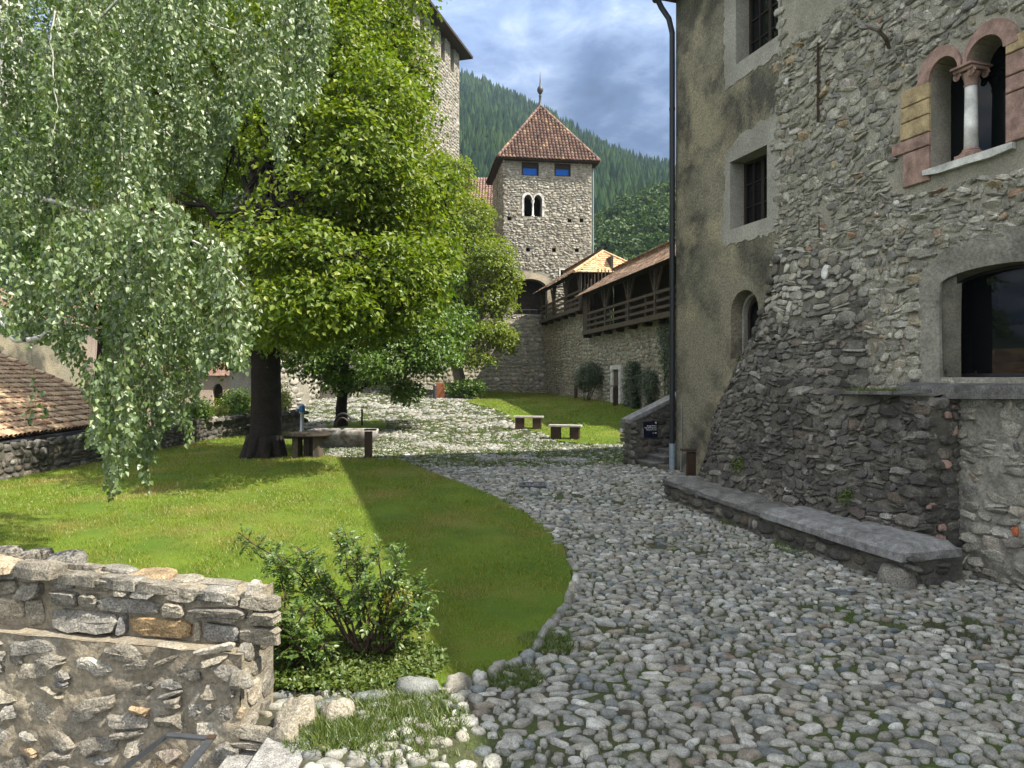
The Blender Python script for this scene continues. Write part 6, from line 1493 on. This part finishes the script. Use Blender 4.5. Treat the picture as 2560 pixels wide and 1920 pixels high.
# the big lime tree on the lawn
lb_ = GD(573, 988); l0 = np.array([lb_[0], lb_[1], gz(lb_[0], lb_[1])]); Yl = l0[1]
ltr = [l0 - [0, 0, .2], l0 + [0, 0, .25], l0 + [.02, 0, .9], l0 + [.03, 0, 2.0], PD(573, 740, Yl), PD(578, 640, Yl), PD(582, 540, Yl), PD(590, 430, Yl), PD(600, 330, Yl), PD(606, 200, Yl)]
LB = [blob(600, -110, 22, 4.6, 4, 2.4), blob(800, 0, 21, 2.2, 2.5, 1.9), blob(850, 140, 21.5, 1.3, 2, 1.5), blob(850, 270, 22, 1.6, 2, 1.5), blob(770, 180, 20, 1.9, 2, 2), blob(860, 400, 21.5, 1.9, 2, 1.4),
      blob(480, 60, 23, 3, 3, 3), blob(330, 200, 24, 2.4, 2.6, 3), blob(290, 440, 23, 2.0, 2.4, 1.8), blob(420, 560, 23.5, 2.2, 2.2, 1.6), blob(690, 330, 24, 2, 2, 2.2), blob(800, 560, 21, 2.2, 2, 1.1), blob(690, 640, 20.5, 2.0, 2, .9),
      blob(480, 640, 21.5, 2.2, 2.2, 1.0), blob(370, 620, 23, 1.8, 2, 1.1), blob(620, 710, 21, 1.7, 2, .7), blob(440, 750, 22.5, 1.6, 1.6, .7), blob(915, 500, 22, 1.3, 1.6, 1.2),
      blob(640, 80, 18.5, 2.6, 2.4, 2.2), blob(760, 330, 16.8, 1.5, 1.8, 1.2), blob(810, 220, 17.5, 1.5, 1.8, 1.3), blob(690, 440, 16.8, 1.5, 1.8, .9), blob(840, 400, 18, 1.3, 1.8, 1.0), blob(620, 270, 17, 1.7, 1.8, 1.2), blob(780, 500, 18, 1.5, 1.8, .8), blob(560, 600, 19, 1.7, 1.8, .7), blob(760, 640, 17.5, 1.5, 1.6, .7), blob(860, 600, 17.8, 1.1, 1.4, .7), blob(660, 690, 17.6, 1.3, 1.5, .55), blob(800, 700, 17.4, .9, 1.2, .4), blob(540, 700, 18, 1.1, 1.3, .5), blob(930, 400, 21, 1.0, 1.2, .9), blob(900, 640, 17.2, .9, 1.2, .6), blob(830, 560, 16.6, 1.3, 1.5, .8), blob(740, 560, 16.4, 1.3, 1.5, .7), blob(920, 540, 17.8, .9, 1.2, .8), blob(640, 600, 16.6, 1.2, 1.5, .6), blob(710, 645, 15, 1.0, 1.2, .5), blob(790, 610, 15.2, .8, 1, .5), blob(625, 630, 15, .9, 1.2, .45), blob(560, 520, 15.8, 1.2, 1.2, .6), blob(680, 520, 15.5, 1.1, 1.2, .6), blob(540, 180, 25.5, 3, 2.5, 3), blob(400, 350, 26, 3, 2.5, 3), blob(700, 100, 25, 3, 2.5, 3)]
tree("lime_tree", "great dark trunked lime tree with a bright green crown on the lawn", ltr, [.66, .53, .47, .45, .435, .42, .36, .28, .2, .12], LB, 150000, .150, M_linden, M_bark, None, 3,
     fork=[PD(580, 600, Yl), PD(584, 520, Yl), PD(590, 440, Yl), PD(600, 330, Yl), PD(604, 220, Yl)], lim=.13, twigs=420, gap=.07, spray=20, sr=.45)
# thin maple over the trough
mb0 = GD(738, 922); m0 = np.array([mb0[0], mb0[1], gz(mb0[0], mb0[1])]); Ym = m0[1]
MBL = [blob(750, 700, 30, 2.4, 2.4, 1.5), blob(890, 700, 29.5, 1.9, 2, 1.3), blob(680, 775, 30, 1.5, 1.8, .8), blob(840, 780, 28.5, 1.6, 1.8, .9), blob(930, 760, 29, 1.3, 1.5, .9), blob(750, 600, 31, 2.5, 2.5, 1.5), blob(900, 600, 31, 2.2, 2, 1.5), blob(880, 842, 29, .8, .8, .35), blob(640, 690, 30.5, 1.6, 1.8, 1.2), blob(975, 700, 31, 1.2, 1.3, 1.0), blob(745, 820, 30, 1.3, 1.2, .5)]
tree("maple_tree", "slender maple with thin forked trunk growing behind the stone trough", [m0 - [0, 0, .15], m0 + [0, 0, .3], PD(737, 885, Ym), PD(740, 850, Ym), PD(744, 820, Ym), PD(750, 740, Ym)], [.30, .27, .25, .22, .18, .12], MBL, 40000, .165, M_maple, M_bark, None, 8,
     fork=[PD(742, 845, Ym), PD(745, 810, Ym), PD(750, 745, Ym)], lim=.08, twigs=200, gap=.22, spray=18, sr=.40, flare=False)
# pale walnut before the gate tower
wb = G(1160, 990); w0 = np.array([wb[0], wb[1], gz(wb[0], wb[1])]); Yw = min(w0[1], 47.0); w0 = np.r_[PX(1160, 945, Yw)[:2], 0]; w0[2] = gz(w0[0], w0[1])
WB = [blob(1055, 560, 46, 1.9, 2, 1.6), blob(1010, 470, 47, 1.9, 2, 2), blob(965, 380, 48, 1.9, 2, 1.6), blob(1070, 640, 46, 1.4, 1.8, 1.2), blob(1055, 715, 45.5, 1.7, 1.8, 1.0), blob(980, 630, 47, 2.4, 2, 2.2), blob(960, 750, 46, 2, 2, 1.0), blob(1098, 600, 46, .9, 1, .9), blob(915, 500, 48, 2.5, 2, 2.8), blob(1092, 735, 45.5, .9, 1, .7), blob(1030, 770, 45, 1.2, 1.2, .6), blob(900, 660, 48, 2.5, 2, 2.2)]
tree("walnut_tree", "pale yellow green walnut tree standing before the gate tower base wall", [w0 - [0, 0, .2], w0 + [0, 0, .4], PD(995, 830, Yw), PD(985, 780, Yw), PD(983, 700, Yw), PD(985, 600, Yw)], [.55, .46, .40, .34, .26, .15], WB, 46000, .20, M_walnut, stone_mat("grey_walnut_bark", [(0, (.17, .15, .125)), (1, (.20, .18, .15))], 7, bs=1, bd=.05, speck=.4), None, 13,
     fork=[PD(987, 790, Yw), PD(983, 700, Yw), PD(985, 620, Yw)], lim=.12, twigs=220, gap=.2, spray=18, sr=.5, flare=False)

# dark beech farther back on the left, and the one beyond the tiled roof
q0 = np.array([-21.5, 37.0, -1.0]); tree("beech_tree", "dark spreading beech tree behind the garden wall, left of the lime tree", [q0, q0 + [0, 0, 2], q0 + [.2, 0, 5], q0 + [.2, 0, 9]], [.5, .42, .34, .2],
     [(-21, 36, 9, 4.5, 3.5, 4), (-17.5, 37, 12, 4.5, 3.5, 4.5), (-25, 37, 13, 5, 3.5, 5), (-20, 38, 18, 5, 3.5, 5), (-14.5, 38, 15.5, 3, 3, 3), (-28, 38, 19, 5, 3.5, 5), (-21, 38, 24, 5, 3.5, 4), (-13.5, 38, 21, 3.5, 3, 4)], 60000, .26, M_maple, M_bark, None, 17, fork=[q0 + [.2, 0, 6], q0 + [.2, 0, 8]], lim=.14, twigs=120, gap=.35, spray=18, sr=.7, flare=False)

# weeping birch reaching in from the left, its trunk just outside the picture
br = thing("weeping_birch", "weeping birch with white bark and long hanging leafy twigs in front", "tree", (-8.0, 9.2, 0))
trk = [np.array([-8.0, 9.2, -.2]), np.array([-7.9, 9.2, 1.0]), np.array([-7.6, 9.1, 3.0]), PD(-75, 480, 9.0), PD(-30, 290, 9.0), PD(8, 190, 9.0), PD(28, 120, 9.0), PD(-10, -40, 9.2), PD(20, -260, 9.2)]
mb = MB(); mb.tube(trk, [.24, .22, .20, .17, .15, .13, .11, .09, .06], 12); mb.build("trunk", M_birchbark, br, smooth=True)
mb = MB()
def limb(pts, r0, r1=.008, sub=5):
    pts = np.array([PD(*p) for p in pts]); t = np.linspace(0, len(pts) - 1, len(pts) * sub); P = np.stack([np.interp(t, np.arange(len(pts)), pts[:, i]) for i in range(3)], -1)
    P[1:-1] = (P[:-2] + 2 * P[1:-1] + P[2:]) / 4 + rng.normal(0, .008, (len(P) - 2, 3)); mb.tube(P, np.linspace(r0, r1, len(P)), 7); return P
limb([(28, 120, 9), (55, 108, 9), (85, 120, 8.9), (95, 95, 8.8), (135, 82, 8.8), (190, 60, 8.7), (300, -40, 8.6), (520, -120, 8.6), (690, -90, 8.8)], .035)
limb([(48, 108, 9), (42, 60, 9), (45, -40, 9.1), (60, -200, 9.2)], .045)
limb([(10, 190, 9.3), (60, 190, 9.4), (110, 205, 9.6), (210, 190, 9.8), (330, 250, 9.9), (400, 330, 9.9)], .022)
limb([(-90, 560, 8.8), (-20, 640, 8), (30, 735, 7.3), (80, 732, 7.1), (112, 716, 7.0), (170, 640, 6.9), (260, 560, 6.8), (380, 590, 6.6)], .045)
limb([(-60, 400, 8.9), (60, 420, 8.2), (180, 455, 8.0), (320, 480, 7.7), (440, 530, 7.5), (530, 620, 7.4)], .03)
limb([(-20, 240, 9.6), (90, 330, 9.4), (150, 420, 8.9), (230, 520, 8.0), (320, 650, 7.8)], .022)
limb([(110, 95, 9.4), (260, 60, 9.8), (420, 40, 10), (560, 90, 10), (640, 170, 10)], .022)
for pts in ([(118, 20, 7.4), (110, 80, 7.4), (116, 170, 7.4), (122, 230, 7.4), (116, 300, 7.4)], [(258, 230, 7.6), (262, 330, 7.6), (262, 440, 7.6), (250, 480, 7.6)], [(130, 130, 8), (122, 60, 8), (124, 0, 8)]): limb(pts, .008, .004)
mb.build("branches", M_birchbark, br, smooth=True)
polyA = [(-60, -60), (700, -60), (712, 60), (704, 150), (676, 235), (645, 262), (634, 330), (604, 372), (588, 300), (560, 200), (525, 240), (485, 330), (450, 425), (405, 385), (360, 440), (330, 410), (300, 470), (-60, 540)]
polyB = [(-60, 470), (70, 560), (120, 470), (250, 440), (330, 400), (440, 485), (512, 540), (542, 630), (578, 692), (545, 745), (530, 806), (480, 770), (445, 800), (430, 820), (420, 880), (408, 985), (385, 900), (345, 930), (322, 1065), (300, 990), (280, 985), (240, 1082), (228, 970), (186, 955), (205, 880), (160, 810), (120, 745), (-60, 705)]
def strands(poly, n, Y0, Y1, L0, L1, drift, seed, thr, dens=1.0, step=.024, lsz=(.038, .062)):
    r = np.random.default_rng(seed); pl_ = np.array(poly, float); b0, b1 = pl_.min(0), pl_.max(0); tw_ = MB(); Ps = []
    q = r.uniform(b0 - [0, 120], b1, (n * 4, 2)); q = q[inpoly(q, poly) | inpoly(q + [0, 90], poly)]
    q = q[vnoise(q, 1 / 75.0, seed) + .55 * vnoise(q, 1 / 28.0, seed + 1) > thr][:n]
    few = n < 20; cen = q if few else q[::10]; gy = r.uniform(Y0, Y1, len(cen)); gi = r.integers(0, len(cen), n); q = cen[gi] + r.normal(0, 1, (n, 2)) * ([3, 3] if few else [13, 26])
    for (x, y), g_ in zip(q, gi):
        Y = gy[g_] + r.normal(0, .12); L = r.uniform(L0, L1); m = int(L / step); t = np.arange(m) * step
        p = PD(x, y, Y); dx = r.normal(drift, .22); cx = dx * (1 - np.exp(-t * 2.2)) / 2.2 + .02 * np.sin(t * 6 + x); cy = r.normal(0, .15) * (1 - np.exp(-t * 2)) / 2
        P = np.stack([p[0] + cx, p[1] + cy, p[2] - t], -1)
        sx = (P[:, 0] / P[:, 1] * F + 1280) / D; sy = (HY - (P[:, 2] - ZC) / P[:, 1] * F) / D
        ins = inpoly(np.c_[sx, sy], poly) | (sy < -40)
        if not ins.any(): continue
        last = np.where(ins)[0].max() + 1; P = P[:last]; ins = ins[:last]
        P = P[max(0, np.where(ins)[0].min() - 3):]; ins = ins[-len(P):]
        if len(P) > 6: tw_.tube(P[::4], np.linspace(.0020, .0009, len(P[::4])), 3, caps=False)
        tuf = np.sin(np.arange(len(P)) * step * r.uniform(7, 13) + r.uniform(0, 6)) > -.55; k = ins & tuf & (r.random(len(P)) < dens); Ps.append(P[k])
    P = np.concatenate(Ps); m = len(P); a = unit(m, r); a[:, 2] *= .3; off = a * r.uniform(.005, .05, (m, 1))
    ax = a * .8 + [0, 0, -.85] + r.normal(0, .3, (m, 3)); nm = np.cross(ax, unit(m, r)) + a * .5 + [.15, -.2, .45]
    lm = MB(); leaves(lm, P + off, ax, nm, r.uniform(*lsz, m), .80, .18, .2, close=True)
    return lm, tw_
la, ta_ = strands(polyA, 1900, 7.2, 11.2, .45, 1.5, .22, 5, -.12, .9, .026, (.045, .068))
lb2, tb2 = strands(polyB, 1150, 5.7, 8.2, .3, 1.15, .12, 6, -.4, .9, .022, (.040, .062))
lc, tc_ = strands([(58, 735), (75, 735), (80, 900), (48, 935), (55, 860)], 4, 6.3, 6.6, .8, 1.0, .0, 7, -9, .9); ld, td_ = strands([(84, 740), (102, 738), (108, 905), (82, 900)], 4, 6.3, 6.6, .8, 1.0, .0, 9, -9, .9)
cr_ = MB(); tw_ = MB()
for s in (la, lb2, lc, ld): cr_.add(np.concatenate(s.V), *[f for f in s.Fc])
off = 0
cr_ = MB()
for s in (la, lb2, lc, ld): V = np.concatenate(s.V); cr_.add(V, *s.Fc)
for s in (ta_, tb2, tc_, td_):
    base_n = tw_.n
    for f in s.Fc: tw_.Fc.append(f + base_n); tw_.Mi.append(np.zeros(len(f), int)); tw_.Sm.append(np.zeros(len(f), bool))
    V = np.concatenate(s.V); tw_.V.append(V); tw_.n += len(V)
cr_.build("crown", M_birch, br); tw_.build("twigs", M_twig, br)

# ------------------------------------------------------------------ bushes
def bush(name, label, base, stems, n, size, mat, cat="bush", stemm=M_stem, r0=.014, tuft=.16, close=True, frac=.35, group=None, extra=None, seed=4, leafl=7):
    """stems = list of tip points; leaves are pinnate sprays along the upper part of each stem"""
    r = np.random.default_rng(seed); b = np.array(base, float); t_ = thing(name, label, cat, tuple(b), group); mb = MB(); lf = MB(); ex = MB(); A, Bx, C, S = [], [], [], []
    for tip in stems:
        tip = np.array(tip, float); st_ = b + r.normal(0, .03, 3) * [1, 1, 0]; P = curve(st_, tip, .12 * np.linalg.norm(tip - st_) * r.uniform(.2, 1), .02, 10, r); mb.tube(P, np.linspace(r0, r0 * .3, 10), 5, caps=False)
        m = max(2, n // len(stems))
        for k in range(m):
            f = frac + (1 - frac) * r.random() ** .7; i = f * 9; q = np.array([np.interp(i, np.arange(10), P[:, j]) for j in range(3)])
            d = unit(1, r)[0] + [0, 0, .25]; d /= np.linalg.norm(d); L = tuft * r.uniform(.5, 1.2); e = q + d * L
            mb.tube([q, q + d * L * .5 + [0, 0, .01], e], [.003, .002, .0015], 3, caps=False)
            up = np.array([0, 0, 1.0]) + unit(1, r)[0] * .5; sd = np.cross(d, up); sd /= np.linalg.norm(sd) + 1e-9
            for j in range(leafl):
                if j == leafl - 1: A.append(e); Bx.append(d)
                else:
                    u = .35 + .6 * (j // 2 + .5) / (leafl // 2); A.append(q + d * L * u); Bx.append(sd * (1 if j % 2 else -1) + d * .5)
                C.append(up + r.normal(0, .25, 3)); S.append(size * r.uniform(.7, 1.15))
    leaves(lf, np.array(A), np.array(Bx), np.array(C), np.array(S), .66, .15, .15, close=close)
    mb.build("stems", stemm, t_); lf.build("foliage", mat, t_)
    return t_

gb0 = GD(805, 1428); rb = np.array([gb0[0], gb0[1], gz(gb0[0], gb0[1]) - .05]); Yb = rb[1]
tips = [PD(x, y, Yb + d) for x, y, d in ((515, 1150, -.05), (540, 1180, .2), (600, 1200, -.2), (640, 1180, .3), (660, 1200, -.1), (720, 1150, .1), (745, 1150, -.2), (760, 1170, .3), (780, 1210, -.2), (820, 1180, .2), (875, 1180, .0), (860, 1220, -.25), (900, 1260, .1), (925, 1265, -.1), (930, 1310, .2), (880, 1290, -.3), (840, 1260, .3), (690, 1270, .3), (800, 1250, -.35), (850, 1340, .2), (760, 1280, .35), (900, 1330, -.2))]
bush("rose_bush", "leafy green rose bush at the lawn corner beside the retaining wall end", rb, tips, 760, .046, M_rose, tuft=.15, frac=.42, seed=21)
g2 = GD(650, 1452); rb2 = np.array([g2[0], g2[1], gz(g2[0], g2[1]) - .03])
tips = [PD(x, y, rb2[1] + d) for x, y, d in ((600, 1220, .1), (590, 1290, -.1), (560, 1330, -.2), (620, 1270, .2), (650, 1310, -.2), (690, 1300, .1), (610, 1350, -.15), (640, 1380, -.25), (680, 1350, .1), (585, 1380, -.1), (700, 1390, -.2))]
bush("rose_bush", "lower rose shoots leaning over the end of the retaining wall", rb2, tips, 300, .046, M_rose, tuft=.15, frac=.35, seed=22)
yb = PD(862, 1292, Yb - .1); mb = MB(); n = 170; r_ = np.random.default_rng(5); P = yb + unit(n, r_) * r_.random((n, 1)) ** .5 * [.19, .15, .13]; leaves(mb, P, unit(n, r_), unit(n, r_) + [0, 0, .8], r_.uniform(.03, .05, n), .66, .15, .15, close=True)
o_ = bpy.data.objects.get("rose_bush"); mb.build("yellowed_leaves", M_yellowleaf, o_)
# ground plants under the rose bush
mb = MB(); n = 5200; a = rng.uniform(0, 6.28, n); q = np.sqrt(rng.random(n)); xx = rb[0] - .25 + np.cos(a) * q * .95; yy = rb[1] - .15 + np.sin(a) * q * .62; k = (xx > -1.62) | (yy > 5.75); xx, yy = xx[k], yy[k]; n = len(xx)
leaves(mb, np.stack([xx, yy, GZ(xx, yy) + .05 + rng.random(n) * .07], -1), unit(n) + [0, 0, .2], unit(n) * .5 + [0, 0, 1], rng.uniform(.025, .05, n), .75, close=True)
tag(mb.build("ground_cover", M_weed, origin=tuple(rb)), "low leafy ground cover under the rose bush", "ground cover", kind='stuff')

def round_bush(name, label, c, h, rx, ry, n, size, mat, cat="bush", stems=5, z0=.35, seed=3, group=None, up=.4, sr=.16):
    """clipped or rounded shrub on bare stems"""
    b = np.array([c[0], c[1], gz(c[0], c[1])]); t_ = thing(name, label, cat, tuple(b), group); mb = MB()
    zc = b[2] + h * (z0 + (1 - z0) / 2); B = [(b[0], b[1], zc, rx * .9, ry * .9, h * (1 - z0) / 2), (b[0] + rx * .3, b[1], zc + h * .08, rx * .75, ry * .8, h * .28), (b[0] - rx * .3, b[1], zc - h * .04, rx * .7, ry * .8, h * .28)]
    foliage(mb, B, n, size, gap=.5, seed=seed, up=up, spray=12, sr=sr, out=.9); mb.build("foliage", mat, t_); mb = MB(); r = np.random.default_rng(seed)
    for k in range(stems): mb.tube(curve(b + np.r_[r.normal(0, rx * .15, 2), -.05], [b[0] + r.normal(0, rx * .45), b[1] + r.normal(0, ry * .3), zc + r.uniform(-.1, .4) * h * .3], 0, .03, 6, r), np.linspace(.03, .012, 6), 5)
    mb.build("stems", M_stem, t_); return t_
p = GW(10.2, 0, .75); round_bush("round_bush", "rounded dark green bush on bare stems against the curtain wall", p, 2.35, .88, .7, 7000, .075, M_dark, z0=.2, seed=31)
# climbers on the wall
def climber(name, label, outline, n, size, mat, seed, thick=.22, cat="climber"):
    """leaves over a patch of the curtain wall; outline in (s, z)"""
    r = np.random.default_rng(seed); o = np.array(outline, float); b0, b1 = o.min(0), o.max(0); q = r.uniform(b0, b1, (n * 3, 2)); q = q[inpoly(q + .05 * r.normal(size=q.shape), o)][:n]
    c = GW(o[:, 0].mean(), b0[1], .1); t_ = thing(name, label, cat, tuple(c)); off = np.abs(r.normal(thick * .6, thick * .4, len(q))) * (1 + .4 * vnoise(q, 2.2, seed)); P = GW(q[:, 0], q[:, 1], off)
    mb = MB(); leaves(mb, P, unit(len(q), r) * .6 + np.r_[GN * .3, -.7], unit(len(q), r) * .45 + np.r_[GN, .35], size * r.uniform(.7, 1.2, len(q)), .85); mb.build("foliage", mat, t_); mb = MB()
    for k in range(5):
        s = r.uniform(*np.percentile(o[:, 0], [25, 75])); mb.tube([GW(s, b0[1] - .05, .08), GW(s + r.normal(0, .1), (b0[1] + b1[1]) / 2, .09), GW(s + r.normal(0, .2), b1[1] - .2, .07)], [.025, .02, .01], 5)
    mb.build("stems", M_stem, t_); return t_
climber("ivy_column", "dense dark ivy column standing up against the curtain wall", [(5.5, 1.1), (5.6, 2.4), (5.4, 3.1), (4.8, 3.45), (4.2, 3.4), (3.95, 2.8), (4.0, 1.1)], 5200, .095, M_dark, 41, .32)
climber("climbing_rose", "loose climbing rose beside the ivy column on the curtain wall", [(3.6, 2.3), (3.7, 2.8), (3.0, 3.1), (2.0, 2.9), (1.6, 2.3), (2.0, 1.7), (2.4, 1.1), (2.7, 1.1), (3.0, 1.7)], 2300, .085, M_dark, 42, .3)
climber("hanging_ivy", "long ivy curtain hanging from the wall walk down beside the black pipe", [(1.7, 5.25), (1.6, 4.4), (1.2, 3.4), (.9, 2.6), (.4, 1.9), (-.4, 2.2), (-3, 2.2), (-3, 5.3)], 6000, .095, M_dark, 43, .22)
# shrubs on the left by the low wall
p = G(492, 1103); round_bush("leafy_shrub", "upright leafy shrub with bare stems before the low dark wall", p, 1.75, .62, .5, 1900, .11, M_maple, z0=.32, seed=51, stems=7)
p = np.array([PX(588, 945, 34.0)[0], 34.0]); round_bush("leafy_shrub", "dark loose shrub behind the low wall in front of the arched door", p, 1.9, .95, .6, 2200, .12, M_maple, z0=.1, seed=52)
p = np.array([PX(548, 945, 33.0)[0], 33.0]); round_bush("golden_shrub", "yellow green shrub behind the low wall, below the arched door", p, 1.45, .45, .5, 1100, .10, M_gold, z0=.05, seed=53)
p = np.array([PX(618, 945, 35.0)[0], 35.0]); round_bush("golden_shrub", "yellow green shrub just left of the big trunk", p, 1.4, .6, .5, 1100, .10, M_gold, z0=.05, seed=54)
p = np.array([PX(706, 945, 34.0)[0], 34.2]); round_bush("golden_shrub", "yellow green rose shrub right of the big trunk by the pale edging", p, 2.0, .42, .5, 1200, .10, M_gold, z0=.05, seed=55)
p = PX(1165, 945, 44.5); round_bush("low_shrub", "low dark shrub round the foot of the walnut trunk", p, 1.35, 1.5, .7, 2600, .15, M_maple, z0=.02, seed=56)

# ------------------------------------------------------------------ wooded mountains
def ridge(px): return np.interp(px, [-200, 600, 1000, 1145, 1200, 1260, 1330, 1400, 1480, 1560, 1640, 1700, 1900, 2300], [60, 130, 175, 208, 222, 252, 285, 330, 380, 418, 455, 485, 560, 640])
YR = 760.0
def hill_z(x, y):
    """main mountain: rises from the valley floor to a ridge about 760 m away"""
    pxr = 1280 + x / YR * F; top = (HY - ridge(pxr)) / F * YR
    t = np.clip((y - 170) / (YR - 170), 0, 1.3); f = np.where(t <= 1, t ** .92, 1 - (t - 1) * .8)
    return ZC - 6 + (top + 4) * f + 9 * vnoise(np.stack([x, y], -1), 1 / 90., 81) * t
def spur_z(x, y):
    """nearer wooded spur on the right"""
    cx = 62.0; top = 66 * np.exp(-((x - cx) / 78.0) ** 2) * np.clip((x + 25) / 45, 0, 1); t = np.clip((y - 120) / 140, 0, 1.6)
    return -3 + top * np.where(t < 1, np.sin(t * math.pi / 2), 1 - (t - 1) * .9) + 2.5 * vnoise(np.stack([x, y], -1), 1 / 22., 83)
M_hill = blend_mat("forest_floor", (.030, .048, .014), (.018, .030, .010), .02, .4, .6, .2, .5, .5)
def terrain(name, fn, x0, x1, y0, y1, d):
    X, Y = np.meshgrid(np.arange(x0, x1, d), np.arange(y0, y1, d)); Z = fn(X, Y); nx = X.shape[1]; i, j = np.meshgrid(np.arange(nx - 1), np.arange(X.shape[0] - 1)); a = (j * nx + i).ravel(); mb = MB(); mb.add(np.stack([X, Y, Z], -1).reshape(-1, 3), np.stack([a, a + 1, a + nx + 1, a + nx], -1)); o = mb.build(name, M_hill, smooth=True); tag(o, kind='structure'); return o
terrain("mountain", hill_z, -620, 520, 165, 960, 12); terrain("hill", spur_z, -30, 190, 115, 340, 5)
M_conifer = leaf_mat("conifer_needles", [(0, (.008, .022, .012)), (.5, (.015, .034, .016)), (.85, (.024, .048, .020)), (1, (.045, .075, .026))], .12, .0, 1.0, patch=((.032, .058, .020), .018, .48, .62))
M_broad = leaf_mat("woodland_leaf", [(0, (.018, .042, .010)), (.5, (.034, .070, .014)), (.9, (.060, .105, .018)), (1, (.09, .135, .026))], .25, .02, 1.2)
def conifers(mb, P, h, r):
    """three ragged tiers each"""
    n = len(P); seg = 7
    for z0, z1, w in ((.04, .58, .27), (.28, .80, .20), (.52, 1.0, .12)):
        a = np.arange(seg) * 2 * np.pi / seg + r.uniform(0, 6.28, (n, 1)); rr = h[:, None] * w * r.uniform(.65, 1.25, (n, seg)); zz = P[:, 2:3] + h[:, None] * (z0 + r.normal(0, .025, (n, seg)))
        V = np.concatenate([np.stack([P[:, :1] + np.cos(a) * rr, P[:, 1:2] + np.sin(a) * rr, zz], -1), (P + np.stack([0 * h, 0 * h, h * z1], -1))[:, None]], 1)
        k = np.arange(seg); f = np.stack([k, (k + 1) % seg, np.full(seg, seg)], -1); mb.add(V.reshape(-1, 3), (f[None] + (np.arange(n) * (seg + 1))[:, None, None]).reshape(-1, 3))
r_ = np.random.default_rng(91); mb = MB(); n = 20000
y = 175 + (YR + 25 - 175) * r_.random(n) ** .8; pxx = np.where(r_.random(n) < .72, r_.uniform(1040, 1760, n), r_.uniform(-900, 1100, n)); x = (pxx - 1280) / F * y
h = r_.gamma(6, 1.75, n).clip(4, 19) * np.interp(y, [170, 500], [.8, 1.0]); conifers(mb, np.stack([x, y, hill_z(x, y) - .5], -1), h, r_)
tag(mb.build("conifer_forest", M_conifer), "dark spruce forest covering the mountain behind the towers", "forest", kind='stuff')
mb = MB(); m = 900; y = r_.uniform(125, 285, m); x = (r_.uniform(1430, 1780, m) - 1280) / F * y; k = x > -20; x, y = x[k], y[k]; z = spur_z(x, y); bl = np.stack([x, y, z + 3.5, r_.uniform(2.4, 4.2, len(x)), r_.uniform(2.4, 4.2, len(x)), r_.uniform(2.6, 4.8, len(x))], -1)
foliage(mb, bl, 90000, 1.15, gap=.6, seed=92, up=.6, spray=14, sr=1.0, out=.8)
tag(mb.build("broadleaf_wood", M_broad), "rounded broadleaf woodland on the lower hill behind the wall walk", "wood", kind='stuff')

# ------------------------------------------------------------------ the air between here and the mountain
M_haze = bpy.data.materials.new("valley_haze"); M_haze.use_nodes = True; t = M_haze.node_tree; t.nodes.clear(); o = t.nodes.new('ShaderNodeOutputMaterial')
pv = N(t, 'ShaderNodeVolumePrincipled', {'Color': (.62, .80, 1.0, 1), 'Density': .00015, 'Anisotropy': .2}); t.links.new(pv.outputs[0], o.inputs['Volume'])
mb = MB(); mb.box((-20, 470, 230), (1500, 1040, 468.8)); hz = mb.build("haze", M_haze); tag(hz, "thin bluish haze lying over the valley", "haze", kind='stuff')
